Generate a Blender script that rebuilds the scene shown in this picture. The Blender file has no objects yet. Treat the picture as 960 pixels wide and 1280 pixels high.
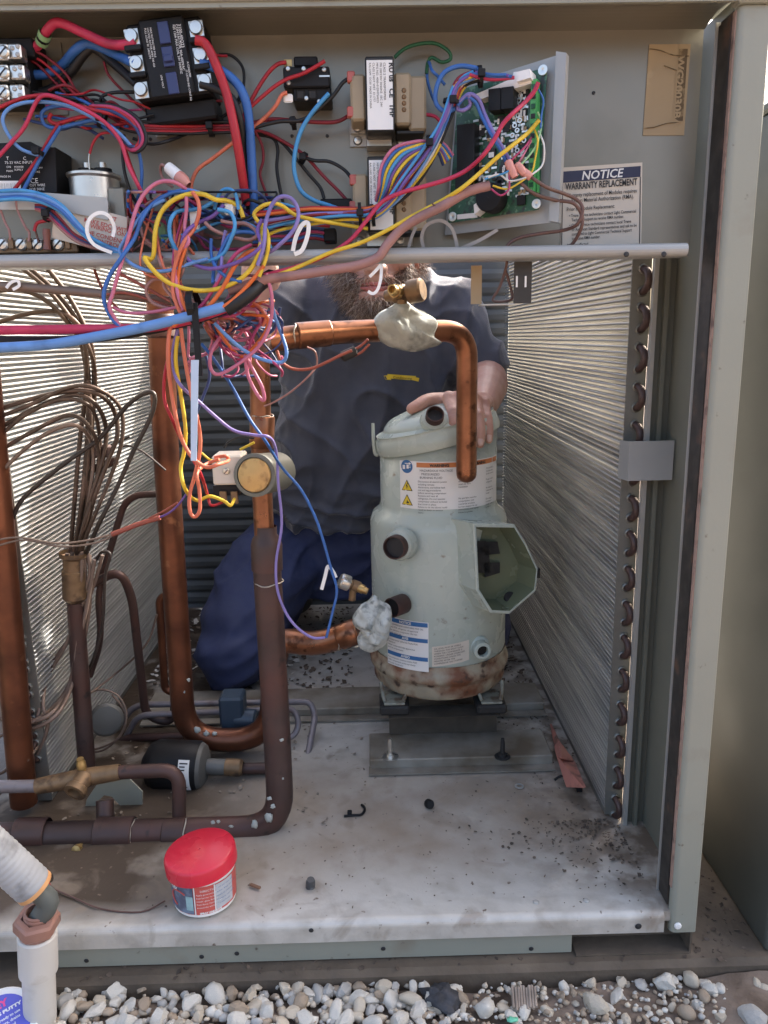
import bpy, bmesh, math, random
from mathutils import Vector, Matrix, noise
random.seed(7)
SC = bpy.context.scene
COL = SC.collection
# ---------------------------------------------------------------- camera
F = 960.0; TH = math.radians(12.8); YAW = math.radians(.8); RO = math.radians(1.1)
FW = Vector((math.sin(YAW)*math.cos(TH), math.cos(YAW)*math.cos(TH), -math.sin(TH)))
_r = Vector((math.cos(YAW), -math.sin(YAW), 0)); _u = _r.cross(FW)
RT = _r*math.cos(RO) - _u*math.sin(RO); UP = _u*math.cos(RO) + _r*math.sin(RO)
CAM = Vector((0, -.72697, .63))
cd = bpy.data.cameras.new('camera'); co = bpy.data.objects.new('camera', cd); COL.objects.link(co)
cd.sensor_width = 36; cd.sensor_fit = 'AUTO'; cd.lens = F/1280*36; cd.clip_start = .01; cd.clip_end = 3000
co.matrix_world = Matrix(((RT.x, UP.x, -FW.x, CAM.x), (RT.y, UP.y, -FW.y, CAM.y), (RT.z, UP.z, -FW.z, CAM.z), (0, 0, 0, 1)))
SC.camera = co
def ray(px, py): return FW + RT*((px-480)/F) - UP*((py-640)/F)
def P(px, py, Y=None, Z=None, X=None):
    """world point on the plane Y, Z or X = const that a photograph position falls on"""
    d = ray(px, py)
    t = (Y-CAM.y)/d.y if Y is not None else (Z-CAM.z)/d.z if Z is not None else (X-CAM.x)/d.x
    return CAM + d*t
def mpp(Y): return (Y-CAM.y)/FW.y/F*.985        # metres per photo pixel at depth Y
# ---------------------------------------------------------------- light
SUN_EL = math.radians(34); SUN_AZ = Vector((1.0, .70))
SC.view_settings.view_transform = 'Standard'; SC.view_settings.look = 'None'
SC.view_settings.exposure = 2.25
w = bpy.data.worlds.new('World'); SC.world = w; w.use_nodes = True
nt = w.node_tree; bg = nt.nodes['Background']; sky = nt.nodes.new('ShaderNodeTexSky')
sky.sky_type = 'NISHITA'; sky.sun_disc = False; sky.sun_elevation = SUN_EL
sky.sun_rotation = math.atan2(SUN_AZ.x, SUN_AZ.y); sky.air_density = .8; sky.dust_density = 8.0; sky.ozone_density = .3
nt.links.new(sky.outputs[0], bg.inputs[0]); bg.inputs[1].default_value = .15
ld = bpy.data.lights.new('sun', 'SUN'); lo = bpy.data.objects.new('sun', ld); COL.objects.link(lo)
ld.energy = 2.2; ld.angle = math.radians(.6); ld.color = (1, .96, .90)
_s = Vector((SUN_AZ.x, SUN_AZ.y, 0)).normalized()*math.cos(SUN_EL) + Vector((0, 0, math.sin(SUN_EL)))
lo.rotation_euler = _s.to_track_quat('Z', 'Y').to_euler(); lo.location = (2, 1, 3)
# ---------------------------------------------------------------- materials
MATS = {}
def mat(name, col, rough=.5, metal=0., var=.12, scale=9., c2=None, c2s=6., c2t=.55, c2w=.08, bump=0., bs=80., spec=.5, coat=0., c3=None, c3s=30., c3t=.62, aniso=None, sss=0.):
    if name in MATS: return MATS[name]
    m = bpy.data.materials.new(name); m.use_nodes = True; n = m.node_tree.nodes; L = m.node_tree.links
    b = n['Principled BSDF']; b.inputs['Roughness'].default_value = rough; b.inputs['Metallic'].default_value = metal
    b.inputs['Specular IOR Level'].default_value = spec; b.inputs['Coat Weight'].default_value = coat
    tc = n.new('ShaderNodeTexCoord')
    def noi(s, d=3.):
        q = n.new('ShaderNodeTexNoise'); q.inputs['Scale'].default_value = s; q.inputs['Detail'].default_value = d
        src = tc.outputs['Object']
        if aniso:
            mp = n.new('ShaderNodeMapping'); mp.inputs['Scale'].default_value = aniso; L.new(src, mp.inputs[0]); src = mp.outputs[0]
        L.new(src, q.inputs['Vector']); return q
    def ramp(fac, a, b_, ca=(0, 0, 0, 1), cb=(1, 1, 1, 1)):
        r = n.new('ShaderNodeValToRGB'); r.color_ramp.elements[0].position = a; r.color_ramp.elements[1].position = b_
        r.color_ramp.elements[0].color = ca; r.color_ramp.elements[1].color = cb; L.new(fac, r.inputs[0]); return r
    lo_ = tuple(max(0, c*(1-var)) for c in col)+(1,); hi = tuple(min(1, c*(1+var)) for c in col)+(1,)
    cur = ramp(noi(scale).outputs['Fac'], .3, .7, lo_, hi).outputs[0]
    for cc, s_, t_, w_ in ((c2, c2s, c2t, c2w), (c3, c3s, c3t, .05)):
        if cc is None: continue
        k = ramp(noi(s_, 5.).outputs['Fac'], t_-w_, t_+w_)
        mx = n.new('ShaderNodeMix'); mx.data_type = 'RGBA'; L.new(k.outputs[0], mx.inputs['Factor'])
        L.new(cur, mx.inputs['A']); mx.inputs['B'].default_value = tuple(cc)+(1,); cur = mx.outputs['Result']
    L.new(cur, b.inputs['Base Color'])
    if rough > .15:
        rr = ramp(noi(scale*2.3).outputs['Fac'], .3, .7, (rough*.85,)*3+(1,), (min(1, rough*1.15),)*3+(1,)); L.new(rr.outputs[0], b.inputs['Roughness'])
    if bump:
        bp = n.new('ShaderNodeBump'); bp.inputs['Strength'].default_value = bump; bp.inputs['Distance'].default_value = .002
        L.new(noi(bs, 4.).outputs['Fac'], bp.inputs['Height']); L.new(bp.outputs[0], b.inputs['Normal'])
    if sss: b.inputs['Subsurface Weight'].default_value = sss; b.inputs['Subsurface Radius'].default_value = (.01, .004, .002)
    MATS[name] = m; return m
# ---------------------------------------------------------------- mesh builder
def catmull(pts, rad, seg):
    if len(pts) < 3: return pts, rad
    o, q = [], []
    n = len(pts)
    for i in range(n-1):
        p0, p1, p2, p3 = pts[max(i-1, 0)], pts[i], pts[i+1], pts[min(i+2, n-1)]
        for k in range(seg):
            t = k/seg; t2, t3 = t*t, t*t*t
            o.append(.5*((2*p1)+(p2-p0)*t+(2*p0-5*p1+4*p2-p3)*t2+(3*p1-p0-3*p2+p3)*t3)); q.append(rad[i]+(rad[i+1]-rad[i])*t)
    o.append(pts[-1]); q.append(rad[-1]); return o, q
def fillet(pts, r, k=6):
    """round the corners of a polyline with radius-like setback r (real pipe bends)"""
    o = [pts[0]]
    for i in range(1, len(pts)-1):
        a, b, c = pts[i-1], pts[i], pts[i+1]
        ra = min(r, (a-b).length*.48, (c-b).length*.48)
        p, q = b+(a-b).normalized()*ra, b+(c-b).normalized()*ra
        for j in range(k+1):
            t = j/k; o.append(p*(1-t)**2+b*2*t*(1-t)+q*t*t)
    o.append(pts[-1]); return o
class MB:
    def __init__(s): s.v, s.f, s.m, s.s = [], [], [], []
    def add(s, vs, fs, mi=0, sm=False):
        b = len(s.v); s.v += [Vector(x) for x in vs]; s.f += [tuple(b+i for i in f) for f in fs]
        s.m += [mi]*len(fs); s.s += [sm]*len(fs); return s
    def box(s, x0, x1, y0, y1, z0, z1, mi=0, bev=0., seg=1, M=None):
        vs = [(x, y, z) for x in (x0, x1) for y in (y0, y1) for z in (z0, z1)]
        fs = [(0, 1, 3, 2), (4, 6, 7, 5), (0, 4, 5, 1), (2, 3, 7, 6), (0, 2, 6, 4), (1, 5, 7, 3)]
        sm = False
        if bev:
            bm = bmesh.new(); bv = [bm.verts.new(v) for v in vs]; [bm.faces.new([bv[i] for i in f]) for f in fs]
            bmesh.ops.bevel(bm, geom=bm.edges[:], offset=bev, segments=seg, profile=.5, affect='EDGES')
            bm.verts.ensure_lookup_table(); bm.verts.index_update()
            vs = [v.co.copy() for v in bm.verts]; fs = [tuple(v.index for v in f.verts) for f in bm.faces]; bm.free()
        if M is not None: vs = [M @ Vector(v) for v in vs]
        return s.add(vs, fs, mi, sm)
    def tube(s, pts, r, n=8, mi=0, cap=True, smooth=4, closed=False):
        pts = [Vector(p) for p in pts]; rad = list(r) if hasattr(r, '__len__') else [r]*len(pts)
        if smooth: pts, rad = catmull(pts, rad, smooth)
        t = (pts[1]-pts[0]).normalized(); a = t.orthogonal().normalized(); vs, fs = [], []
        N = len(pts)
        for i, p in enumerate(pts):
            t2 = (pts[min(i+1, N-1)]-pts[max(i-1, 0)])
            if t2.length < 1e-9: t2 = t
            t2 = t2.normalized(); q = t.rotation_difference(t2); a = q @ a; t = t2; a = (a-t*a.dot(t)).normalized(); b = t.cross(a)
            for k in range(n):
                g = 2*math.pi*k/n; vs.append(p+(a*math.cos(g)+b*math.sin(g))*rad[i])
        for i in range(N-1):
            for k in range(n): fs.append((i*n+k, i*n+(k+1) % n, (i+1)*n+(k+1) % n, (i+1)*n+k))
        s.add(vs, fs, mi, True)
        if cap:
            s.add([vs[k] for k in range(n)], [tuple(range(n))[::-1]], mi); s.add(vs[-n:], [tuple(range(n))], mi)
        return s
    def lathe(s, prof, org=(0, 0, 0), axis=(0, 0, 1), n=24, mi=0, sharp=35., sx=1., sy=1., up=None):
        """prof: (radius, height[, material]) pairs along the axis"""
        A = Vector(axis).normalized()
        U = (Vector(up) - A*Vector(up).dot(A)).normalized() if up is not None else A.orthogonal().normalized(); W = A.cross(U); O = Vector(org)
        def ring(r, h): return [O+A*h+(U*math.cos(2*math.pi*k/n)*sx+W*math.sin(2*math.pi*k/n)*sy)*r for k in range(n)]
        cur, fs, vs = None, [], []
        for i in range(len(prof)-1):
            (r0, h0), (r1, h1) = prof[i][:2], prof[i+1][:2]; m_ = prof[i][2] if len(prof[i]) > 2 else mi
            new = True
            if i:
                a = Vector((prof[i][0]-prof[i-1][0], prof[i][1]-prof[i-1][1])); b = Vector((r1-r0, h1-h0))
                if a.length > 1e-9 and b.length > 1e-9 and a.angle(b) < math.radians(sharp): new = False
            if new: base = len(s.v); s.add(ring(r0, h0), [])
            else: base = last
            last = len(s.v); s.add(ring(r1, h1), [])
            for k in range(n):
                s.f.append((base+k, base+(k+1) % n, last+(k+1) % n, last+k)); s.m.append(m_); s.s.append(True)
        return s
    def prism(s, poly, O, U, V, d, mi=0, bev=0.):
        """extrude a 2-D polygon in the frame O,U,V by the vector d"""
        O, U, V, d = Vector(O), Vector(U), Vector(V), Vector(d); n = len(poly)
        a = [O+U*x+V*y for x, y in poly]; b = [p+d for p in a]
        s.add(a+b, [tuple(range(n))[::-1], tuple(range(n, 2*n))]+[(i, (i+1) % n, n+(i+1) % n, n+i) for i in range(n)], mi); return s
    def quad(s, a, b, c, d, mi=0): return s.add([a, b, c, d], [(0, 1, 2, 3)], mi)
    def ball(s, c, rx, ry=None, rz=None, n=12, m=8, mi=0, jit=0., seed=0):
        ry = ry or rx; rz = rz or rx; vs, fs = [], []; c = Vector(c)
        for i in range(m+1):
            for k in range(n):
                u, v = math.pi*i/m, 2*math.pi*k/n; d = Vector((math.sin(u)*math.cos(v), math.sin(u)*math.sin(v), math.cos(u)))
                q = 1+jit*noise.noise(d*1.7+Vector((seed*3.1, seed, 0)))+jit*.5*noise.noise(d*4+Vector((seed, 0, seed*2)))
                vs.append(c+Vector((d.x*rx, d.y*ry, d.z*rz))*q)
        for i in range(m):
            for k in range(n): fs.append((i*n+k, (i+1)*n+k, (i+1)*n+(k+1) % n, i*n+(k+1) % n))
        return s.add(vs, fs, mi, True)
    def mesh(s, name, mats, org):
        me = bpy.data.meshes.new(name); me.from_pydata([v-org for v in s.v], [], s.f)
        for m in mats: me.materials.append(m)
        me.polygons.foreach_set('material_index', s.m); me.polygons.foreach_set('use_smooth', s.s); me.validate(); me.update(); return me
    def build(s, name, mats, parent=None, org=None, **props):
        if not isinstance(mats, (list, tuple)): mats = [mats]
        if org is None:
            lo = [min(v[i] for v in s.v) for i in range(3)]; hi = [max(v[i] for v in s.v) for i in range(3)]
            org = Vector(((lo[0]+hi[0])/2, (lo[1]+hi[1])/2, lo[2]))
        o = bpy.data.objects.new(name, s.mesh(name, mats, Vector(org))); COL.objects.link(o); place(o, Vector(org), parent); tag(o, **props); return o
WL = {}
def place(o, loc, parent=None):
    WL[o.name] = Vector(loc)
    if parent is not None: o.parent = parent; o.location = Vector(loc)-WL[parent.name]
    else: o.location = loc
def tag(o, label=None, cat=None, group=None, kind=None):
    if label: o['label'] = label
    if cat: o['category'] = cat
    if group: o['group'] = group
    if kind: o['kind'] = kind
    return o
def thing(name, loc, label, cat, group=None):
    o = bpy.data.objects.new(name, None); COL.objects.link(o); o.empty_display_size = .02; place(o, loc); tag(o, label, cat, group); return o
def dup(o, loc, parent=None, label=None, **kw):
    """copy of a thing with its parts and sub-parts, placed at loc (world)"""
    c = o.copy(); COL.objects.link(c); place(c, loc, parent)
    if label: c['label'] = label
    for ch in o.children: dup(ch, Vector(loc)+WL[ch.name]-WL[o.name], c)
    return c
def text(s, size, fn, m, parent, name='lettering', align='LEFT', bold=0., spacing=1., w=None, **kw):
    """flat printed lettering; fn maps the 2-D text plane to the world"""
    cu = bpy.data.curves.new('t', 'FONT'); cu.body = s; cu.size = size; cu.align_x = align; cu.resolution_u = 2; cu.offset = bold; cu.space_character = spacing
    t = bpy.data.objects.new('t', cu); COL.objects.link(t); dg = bpy.context.evaluated_depsgraph_get()
    me = bpy.data.meshes.new_from_object(t.evaluated_get(dg)); bpy.data.objects.remove(t); bpy.data.curves.remove(cu)
    xs = [v.co.x for v in me.vertices]
    k = w/(max(xs)-min(xs)) if w and xs else 1.
    b = MB(); b.add([fn(v.co.x*k, v.co.y) for v in me.vertices], [tuple(p.vertices) for p in me.polygons]); bpy.data.meshes.remove(me)
    return b.build(name, m, parent, **kw)
def flat(O, U, V): O, U, V = Vector(O), Vector(U).normalized(), Vector(V).normalized(); return lambda x, y: O+U*x+V*y
def solid(bld, voxel, smooth_it, fold=None, dis=None):
    """merge the overlapping masses of a builder into one continuous skin"""
    me = bpy.data.meshes.new('m'); me.from_pydata(bld.v, [], bld.f); o = bpy.data.objects.new('m', me); COL.objects.link(o)
    r = o.modifiers.new('r', 'REMESH'); r.mode = 'VOXEL'; r.voxel_size = voxel
    s = o.modifiers.new('s', 'SMOOTH'); s.iterations = smooth_it; s.factor = .5
    e = bpy.data.meshes.new_from_object(o.evaluated_get(bpy.context.evaluated_depsgraph_get())); bpy.data.objects.remove(o); bpy.data.meshes.remove(me)
    q = MB(); no = [v.normal.copy() for v in e.vertices]
    q.v = [v.co + (n*dis(v.co, n) if dis else Vector()) for v, n in zip(e.vertices, no)]
    q.f = [tuple(p_.vertices) for p_ in e.polygons]; q.m = [0]*len(q.f); q.s = [True]*len(q.f); bpy.data.meshes.remove(e); return q
M = {}
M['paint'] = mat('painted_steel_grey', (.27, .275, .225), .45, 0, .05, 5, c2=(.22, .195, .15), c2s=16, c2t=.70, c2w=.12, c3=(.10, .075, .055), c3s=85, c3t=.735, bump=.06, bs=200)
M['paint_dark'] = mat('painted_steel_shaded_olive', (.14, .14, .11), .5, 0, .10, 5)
M['neigh'] = mat('neighbour_paint', (.072, .078, .066), .55, 0, .06, 3)
M['galv'] = mat('galvanised_sheet', (.42, .41, .38), .42, .35, .07, 7, c2=(.36, .34, .30), c2s=9, c2t=.6, bump=.04, bs=120)
M['panel'] = mat('control_panel_sheet', (.235, .218, .18), .36, .55, .06, 4, c2=(.18, .168, .135), c2s=6, c2t=.62, bump=.03, bs=60)
M['rail'] = mat('rail_enamel', (.33, .335, .325), .35, .1, .05, 12, c2=(.33, .31, .27), c2s=25, c2t=.72)
M['rust'] = mat('weatherstrip_rusty_black', (.03, .026, .022), .6, 0, .4, 30, c2=(.12, .06, .035), c2s=30, c2t=.66)
M['black'] = mat('black_plastic', (.009, .009, .010), .5, 0, .2, 20, spec=.25)
M['blackrub'] = mat('black_rubber', (.018, .017, .016), .7, 0, .3, 30)
M['steel'] = mat('zinc_steel', (.62, .60, .55), .3, .9, .1, 20)
M['brass'] = mat('brass', (.50, .34, .14), .38, .8, .2, 30, c2=(.22, .13, .06), c2s=60, c2t=.58)
M['brassd'] = mat('dull_brass', (.22, .14, .075), .5, .5, .25, 40, c2=(.10, .065, .04), c2s=50, c2t=.55)
M['copper'] = mat('copper_pipe', (.27, .115, .06), .32, .75, .25, 14, c2=(.12, .045, .022), c2s=18, c2t=.58, c2w=.12, c3=(.10, .04, .02), c3s=60)
M['copper_red'] = mat('copper_pipe_reddish', (.19, .072, .038), .36, .7, .2, 12, c2=(.080, .032, .020), c2s=16, c2t=.55, c2w=.15, c3=(.24, .11, .06), c3s=40, c3t=.70)
M['copper_dark'] = mat('copper_pipe_oxidised', (.062, .038, .033), .5, .3, .25, 16, c2=(.10, .042, .032), c2s=12, c2t=.58, c2w=.15, c3=(.035, .025, .022), c3s=50, c3t=.66)
M['cap'] = mat('capillary_brown', (.075, .05, .036), .5, .35, .25, 20, c2=(.17, .11, .085), c2s=25, c2t=.6)
M['capg'] = mat('capillary_greybrown', (.19, .135, .105), .55, .25, .2, 20)
M['capd'] = mat('capillary_dark', (.045, .034, .028), .5, .3, .3, 20)
M['greytube'] = mat('grey_liquid_tube', (.20, .18, .19), .5, .3, .15, 20, c2=(.12, .09, .09), c2s=25, c2t=.6)
M['comp'] = mat('compressor_enamel', (.42, .475, .425), .27, 0, .05, 12, c2=(.36, .39, .325), c2s=6, c2t=.62, c2w=.25, c3=(.17, .13, .085), c3s=62, c3t=.715, bump=.03, bs=90)
M['comp_rust'] = mat('compressor_rusty_band', (.33, .29, .21), .6, 0, .15, 20, c2=(.17, .065, .03), c2s=24, c2t=.52, c2w=.10, c3=(.045, .028, .02), c3s=48, c3t=.62, bump=.3, bs=120)
M['comp_in'] = mat('terminal_box_inside', (.15, .17, .105), .25, 0, .08, 15)
M['putty'] = mat('dried_putty', (.40, .42, .385), .85, 0, .14, 25, c2=(.24, .25, .225), c2s=45, c2t=.58, bump=1., bs=130, c3=(.07, .07, .06), c3s=38, c3t=.70)
M['puttywet'] = mat('wet_putty', (.50, .53, .50), .5, 0, .2, 45, bump=1., bs=110, c2=(.20, .22, .21), c2s=80, c2t=.58)
M['white'] = mat('white_print_stock', (.74, .74, .72), .5, 0, .03)
M['whitepl'] = mat('white_plastic', (.78, .77, .74), .35, 0, .04)
M['cream'] = mat('cream_paper', (.60, .54, .45), .6, 0, .05, 10)
M['tan'] = mat('faded_tan_sticker', (.34, .25, .14), .6, 0, .12, 12, c2=(.43, .34, .21), c2s=40, c2t=.66)
M['ink'] = mat('black_ink', (.02, .02, .022), .6, 0, 0)
M['inkbrown'] = mat('faded_brown_ink', (.10, .065, .03), .7, 0, .3, 60, c2=(.3, .22, .12), c2s=130, c2t=.56)
M['navy'] = mat('navy_print', (.018, .022, .06), .5, 0, .05)
M['bluep'] = mat('blue_print', (.03, .13, .32), .5, 0, .08, 40)
M['orangep'] = mat('orange_print', (.55, .19, .06), .5, 0, .05)
M['yellowp'] = mat('yellow_print', (.72, .53, .04), .5, 0, .05)
M['redp'] = mat('red_print', (.55, .10, .08), .5, 0, .05)
M['redlid'] = mat('red_lid_plastic', (.60, .022, .045), .28, 0, .04, 10, spec=.5)
M['beige'] = mat('transformer_beige', (.33, .26, .165), .5, 0, .08, 20)
M['core'] = mat('transformer_core', (.025, .024, .022), .5, .3, .1)
M['board'] = mat('circuit_board_green', (.012, .075, .034), .35, 0, .25, 60, c2=(.10, .20, .12), c2s=160, c2t=.60, c2w=.03, c3=(.012, .014, .012), c3s=120, c3t=.60)
M['greenpl'] = mat('green_terminal_plastic', (.07, .34, .10), .4, 0, .1, 30)
M['pinkpl'] = mat('pink_nylon', (.58, .25, .20), .35, 0, .15, 40)
M['al'] = mat('coil_aluminium', (.74, .73, .69), .28, .8, .12, 40, c2=(.5, .49, .46), c2s=9, c2t=.6)
def strip_mat():
    m = bpy.data.materials.new('coil_aluminium'); m.use_nodes = True; n = m.node_tree.nodes; L = m.node_tree.links; b = n['Principled BSDF']
    geo = n.new('ShaderNodeNewGeometry'); mp = n.new('ShaderNodeMapping'); mp.inputs['Scale'].default_value = (1, 2.5, 110); L.new(geo.outputs['Position'], mp.inputs[0])
    q = n.new('ShaderNodeTexNoise'); q.inputs['Scale'].default_value = 1; q.inputs['Detail'].default_value = 2; L.new(mp.outputs[0], q.inputs['Vector'])
    r = n.new('ShaderNodeValToRGB'); r.color_ramp.elements[0].color = (.34, .34, .33, 1); r.color_ramp.elements[1].color = (.54, .54, .52, 1); r.color_ramp.elements[0].position = .3; r.color_ramp.elements[1].position = .62
    L.new(q.outputs['Fac'], r.inputs[0]); L.new(r.outputs[0], b.inputs['Base Color']); b.inputs['Metallic'].default_value = .55; b.inputs['Roughness'].default_value = .45; return m
M['al'] = strip_mat()
M['alplate'] = mat('coil_end_plate', (.20, .20, .18), .45, .5, .15, 20, c2=(.18, .17, .15), c2s=30, c2t=.6)
M['slat'] = mat('louvre_unlit_dark', (.075, .085, .090), .5, 0, .1, 10)  # louvre colour darkened because the rear stands unlit
M['deck'] = None
M['raild'] = mat('rail_dirty_galvanised', (.30, .285, .245), .6, .15, .12, 12, c2=(.14, .11, .075), c2s=16, c2t=.50, c2w=.18)
M['concrete'] = mat('dirty_concrete', (.13, .098, .068), .9, 0, .25, 12, c2=(.09, .068, .048), c2s=18, c2t=.52, c2w=.15, bump=.8, bs=90)
M['pvc'] = mat('pvc_grey_dirty', (.58, .55, .50), .45, 0, .06, 14, c2=(.42, .37, .30), c2s=22, c2t=.68)
M['conduit'] = mat('flex_conduit_grey', (.36, .37, .375), .55, 0, .12, 10, c2=(.09, .09, .09), c2s=34, c2t=.63, c2w=.12)
M['nut'] = mat('brown_nylon_nut', (.30, .155, .115), .5, 0, .12, 20)
M['stone'] = [mat('limestone_%s' % k, c, .85, 0, .10, 25, c2=tuple(x*.8 for x in c), c2s=40, c2t=.62, bump=.5, bs=150) for k, c in (('white', (.66, .615, .53)), ('cream', (.58, .50, .385)), ('grey', (.46, .44, .40)), ('tan', (.40, .31, .22)))]
M['dirt'] = mat('bare_soil', (.24, .18, .135), .95, 0, .25, 14, c2=(.12, .085, .06), c2s=22, c2t=.54, c2w=.12, bump=1., bs=160)
M['leaf'] = mat('dead_leaf_flakes', (.085, .062, .045), .85, 0, .5, 40, c2=(.15, .11, .08), c2s=25, c2t=.58)
M['ltan'] = mat('pale_debris', (.25, .205, .16), .8, 0, .3, 40)
WC = dict(red=(.42, .018, .03), dred=(.23, .015, .025), pinkred=(.52, .035, .09), salmon=(.66, .17, .09), orange=(.70, .15, .03), yellow=(.76, .52, .04), blue=(.04, .14, .42),
          lblue=(.07, .30, .58), sky=(.14, .30, .62), navy=(.03, .055, .16), purple=(.17, .09, .33), lilac=(.24, .19, .46), pink=(.58, .17, .26), magenta=(.44, .05, .14), black=(.012, .012, .013), brown=(.14, .075, .06), mauve=(.36, .19, .17),
          green=(.02, .12, .05), lgreen=(.30, .52, .26), white=(.72, .70, .66), rust=(.34, .09, .06), grey=(.33, .31, .29))
for k, c in WC.items(): M['w_'+k] = mat('wire_'+k, tuple(x*.86 for x in c), .5, 0, .10, 30, c2=tuple(x*.6 for x in c), c2s=40, c2t=.62, spec=.4)
def deck_mat():
    m = bpy.data.materials.new('deck_galvanised_dirty'); m.use_nodes = True; n = m.node_tree.nodes; L = m.node_tree.links; b = n['Principled BSDF']
    geo = n.new('ShaderNodeNewGeometry'); sep = n.new('ShaderNodeSeparateXYZ'); L.new(geo.outputs['Position'], sep.inputs[0])
    def noi(s, d=5., dist=0.):
        q = n.new('ShaderNodeTexNoise'); q.inputs['Scale'].default_value = s; q.inputs['Detail'].default_value = d; q.inputs['Distortion'].default_value = dist; L.new(geo.outputs['Position'], q.inputs['Vector']); return q.outputs['Fac']
    def rmp(f, a, c):
        r = n.new('ShaderNodeMapRange'); r.inputs[1].default_value = a; r.inputs[2].default_value = c; L.new(f, r.inputs[0]); return r.outputs[0]
    def ma(op, x, y):
        q = n.new('ShaderNodeMath'); q.operation = op; q.use_clamp = op != 'ADD'
        for i, k in ((0, x), (1, y)):
            if isinstance(k, float): q.inputs[i].default_value = k
            else: L.new(k, q.inputs[i])
        return q.outputs[0]
    def mix(f, a, c):
        q = n.new('ShaderNodeMix'); q.data_type = 'RGBA'; L.new(f, q.inputs['Factor'])
        for s_, k in (('A', a), ('B', c)):
            if isinstance(k, tuple): q.inputs[s_].default_value = k+(1,)
            else: L.new(k, q.inputs[s_])
        return q.outputs['Result']
    base = mix(rmp(noi(5.), .3, .7), (.49, .46, .405), (.58, .555, .50))
    base = mix(ma('MULTIPLY', rmp(noi(28.), .46, .68), .75), base, (.38, .35, .30))
    # muddy film where water stood: a broad stain behind the clean front strip, heavier to the left under the pipes
    y = ma('ADD', sep.outputs['Y'], ma('MULTIPLY', ma('ADD', noi(5., 4., .6), -.5), .24))
    band = ma('MULTIPLY', rmp(y, .035, .13), rmp(y, .40, .24))
    base = mix(ma('MULTIPLY', band, ma('MULTIPLY', rmp(noi(9., 6.), .05, .60), .85)), base, (.27, .20, .135))
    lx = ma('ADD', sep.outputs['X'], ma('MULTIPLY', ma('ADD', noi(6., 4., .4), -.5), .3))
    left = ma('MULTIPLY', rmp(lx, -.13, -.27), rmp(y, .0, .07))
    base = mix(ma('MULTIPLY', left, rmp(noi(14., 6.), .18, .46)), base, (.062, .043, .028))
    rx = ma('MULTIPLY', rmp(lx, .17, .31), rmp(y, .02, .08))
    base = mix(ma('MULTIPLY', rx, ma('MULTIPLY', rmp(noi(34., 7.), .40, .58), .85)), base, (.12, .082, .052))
    base = mix(rmp(noi(110., 5.), .66, .72), base, (.16, .12, .09))
    base = mix(ma('MULTIPLY', rmp(noi(17., 7., 1.), .58, .70), .6), base, (.24, .19, .14))
    L.new(base, b.inputs['Base Color'])
    b.inputs['Metallic'].default_value = .15
    rr = n.new('ShaderNodeMapRange'); rr.inputs[1].default_value = 0; rr.inputs[2].default_value = 1; rr.inputs[3].default_value = .38; rr.inputs[4].default_value = .8; L.new(band, rr.inputs[0]); L.new(rr.outputs[0], b.inputs['Roughness'])
    bp = n.new('ShaderNodeBump'); bp.inputs['Strength'].default_value = .35; bp.inputs['Distance'].default_value = .003; L.new(noi(60.), bp.inputs['Height']); L.new(bp.outputs[0], b.inputs['Normal'])
    return m
M['deck'] = deck_mat()
# ---------------- ground, pad
g = MB(); N = 40
def grid(b, x0, x1, y0, y1, nx, ny, fz, mi=0):
    vs = [(x0+(x1-x0)*i/nx, y0+(y1-y0)*j/ny, 0) for j in range(ny+1) for i in range(nx+1)]
    b.add([(x, y, fz(x, y)) for x, y, _ in vs], [(j*(nx+1)+i, j*(nx+1)+i+1, (j+1)*(nx+1)+i+1, (j+1)*(nx+1)+i) for j in range(ny) for i in range(nx)], mi, True)
gz = -.078
grid(g, -.7, .8, -.35, -.015, 90, 24, lambda x, y: gz+.009*noise.noise(Vector((x*14, y*14, 0)))+.004*noise.noise(Vector((x*50, y*50, 3)))+(.022 if x > .3 else 0.)*min(1, max(0, (x-.3)*6)))
g.quad((-300, -300, gz-.03), (300, -300, gz-.03), (300, 300, gz-.03), (-300, 300, gz-.03))
ground = g.build('ground', M['dirt'], org=(0, 0, gz), kind='structure')
p = MB(); p.box(-1.6, 1.8, -.012, 2.6, -.15, -.054, bev=.006)
pad = p.build('concrete_pad', M['concrete'], kind='structure')
# ---------------- the open cabinet
cab = thing('condensing_unit', (0, .5, -.054), 'open grey sheet metal cabinet of an outdoor air conditioner with its front panels removed', 'air conditioner')
XL = -.62
b = MB(); b.box(XL, .3495, .004, 1.045, -.012, 0, bev=.0)
nn = 6
lip = [(0.012*(1-math.cos(a)) if 0 else 0.008-0.008*math.sin(a), -.008+.008*math.cos(a)) for a in [math.pi/2*k/nn for k in range(nn+1)]]
pts = [(.03, .0012)]+[(y, z+.0012) for y, z in lip]+[(0.0, -.0235), (.003, -.0235), (.003, -.008), (.03, -.002)]
b.prism([(y, z) for y, z in pts], (XL, 0, 0), (0, 1, 0), (0, 0, 1), (.3135-XL, 0, 0))
deck = b.build('deck', M['deck'], cab)
def screw(px, py, Y, r, m, parent, name='screw', face=(0, -1, 0), slot=False, pos=None, h=.6):
    q = MB(); c = pos if pos is not None else P(px, py, Y=Y)
    q.lathe([(0, r*h), (r*.7, r*h*.85), (r, r*h*.3), (r, 0)][::-1] if 0 else [(r, 0), (r, r*h*.4), (r*.75, r*h*.85), (0.0001, r*h)], c, face, 10)
    if slot:
        fz = Vector(face); s_ = fz.orthogonal().normalized(); t_ = fz.cross(s_); k = fz*r*h
        q.add([c+k+s_*r*.8+t_*r*.12, c+k-s_*r*.8+t_*r*.12, c+k-s_*r*.8-t_*r*.12, c+k+s_*r*.8-t_*r*.12], [(0, 1, 2, 3)], 1)
    return q.build(name, [m, M['ink']], parent)
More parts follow.
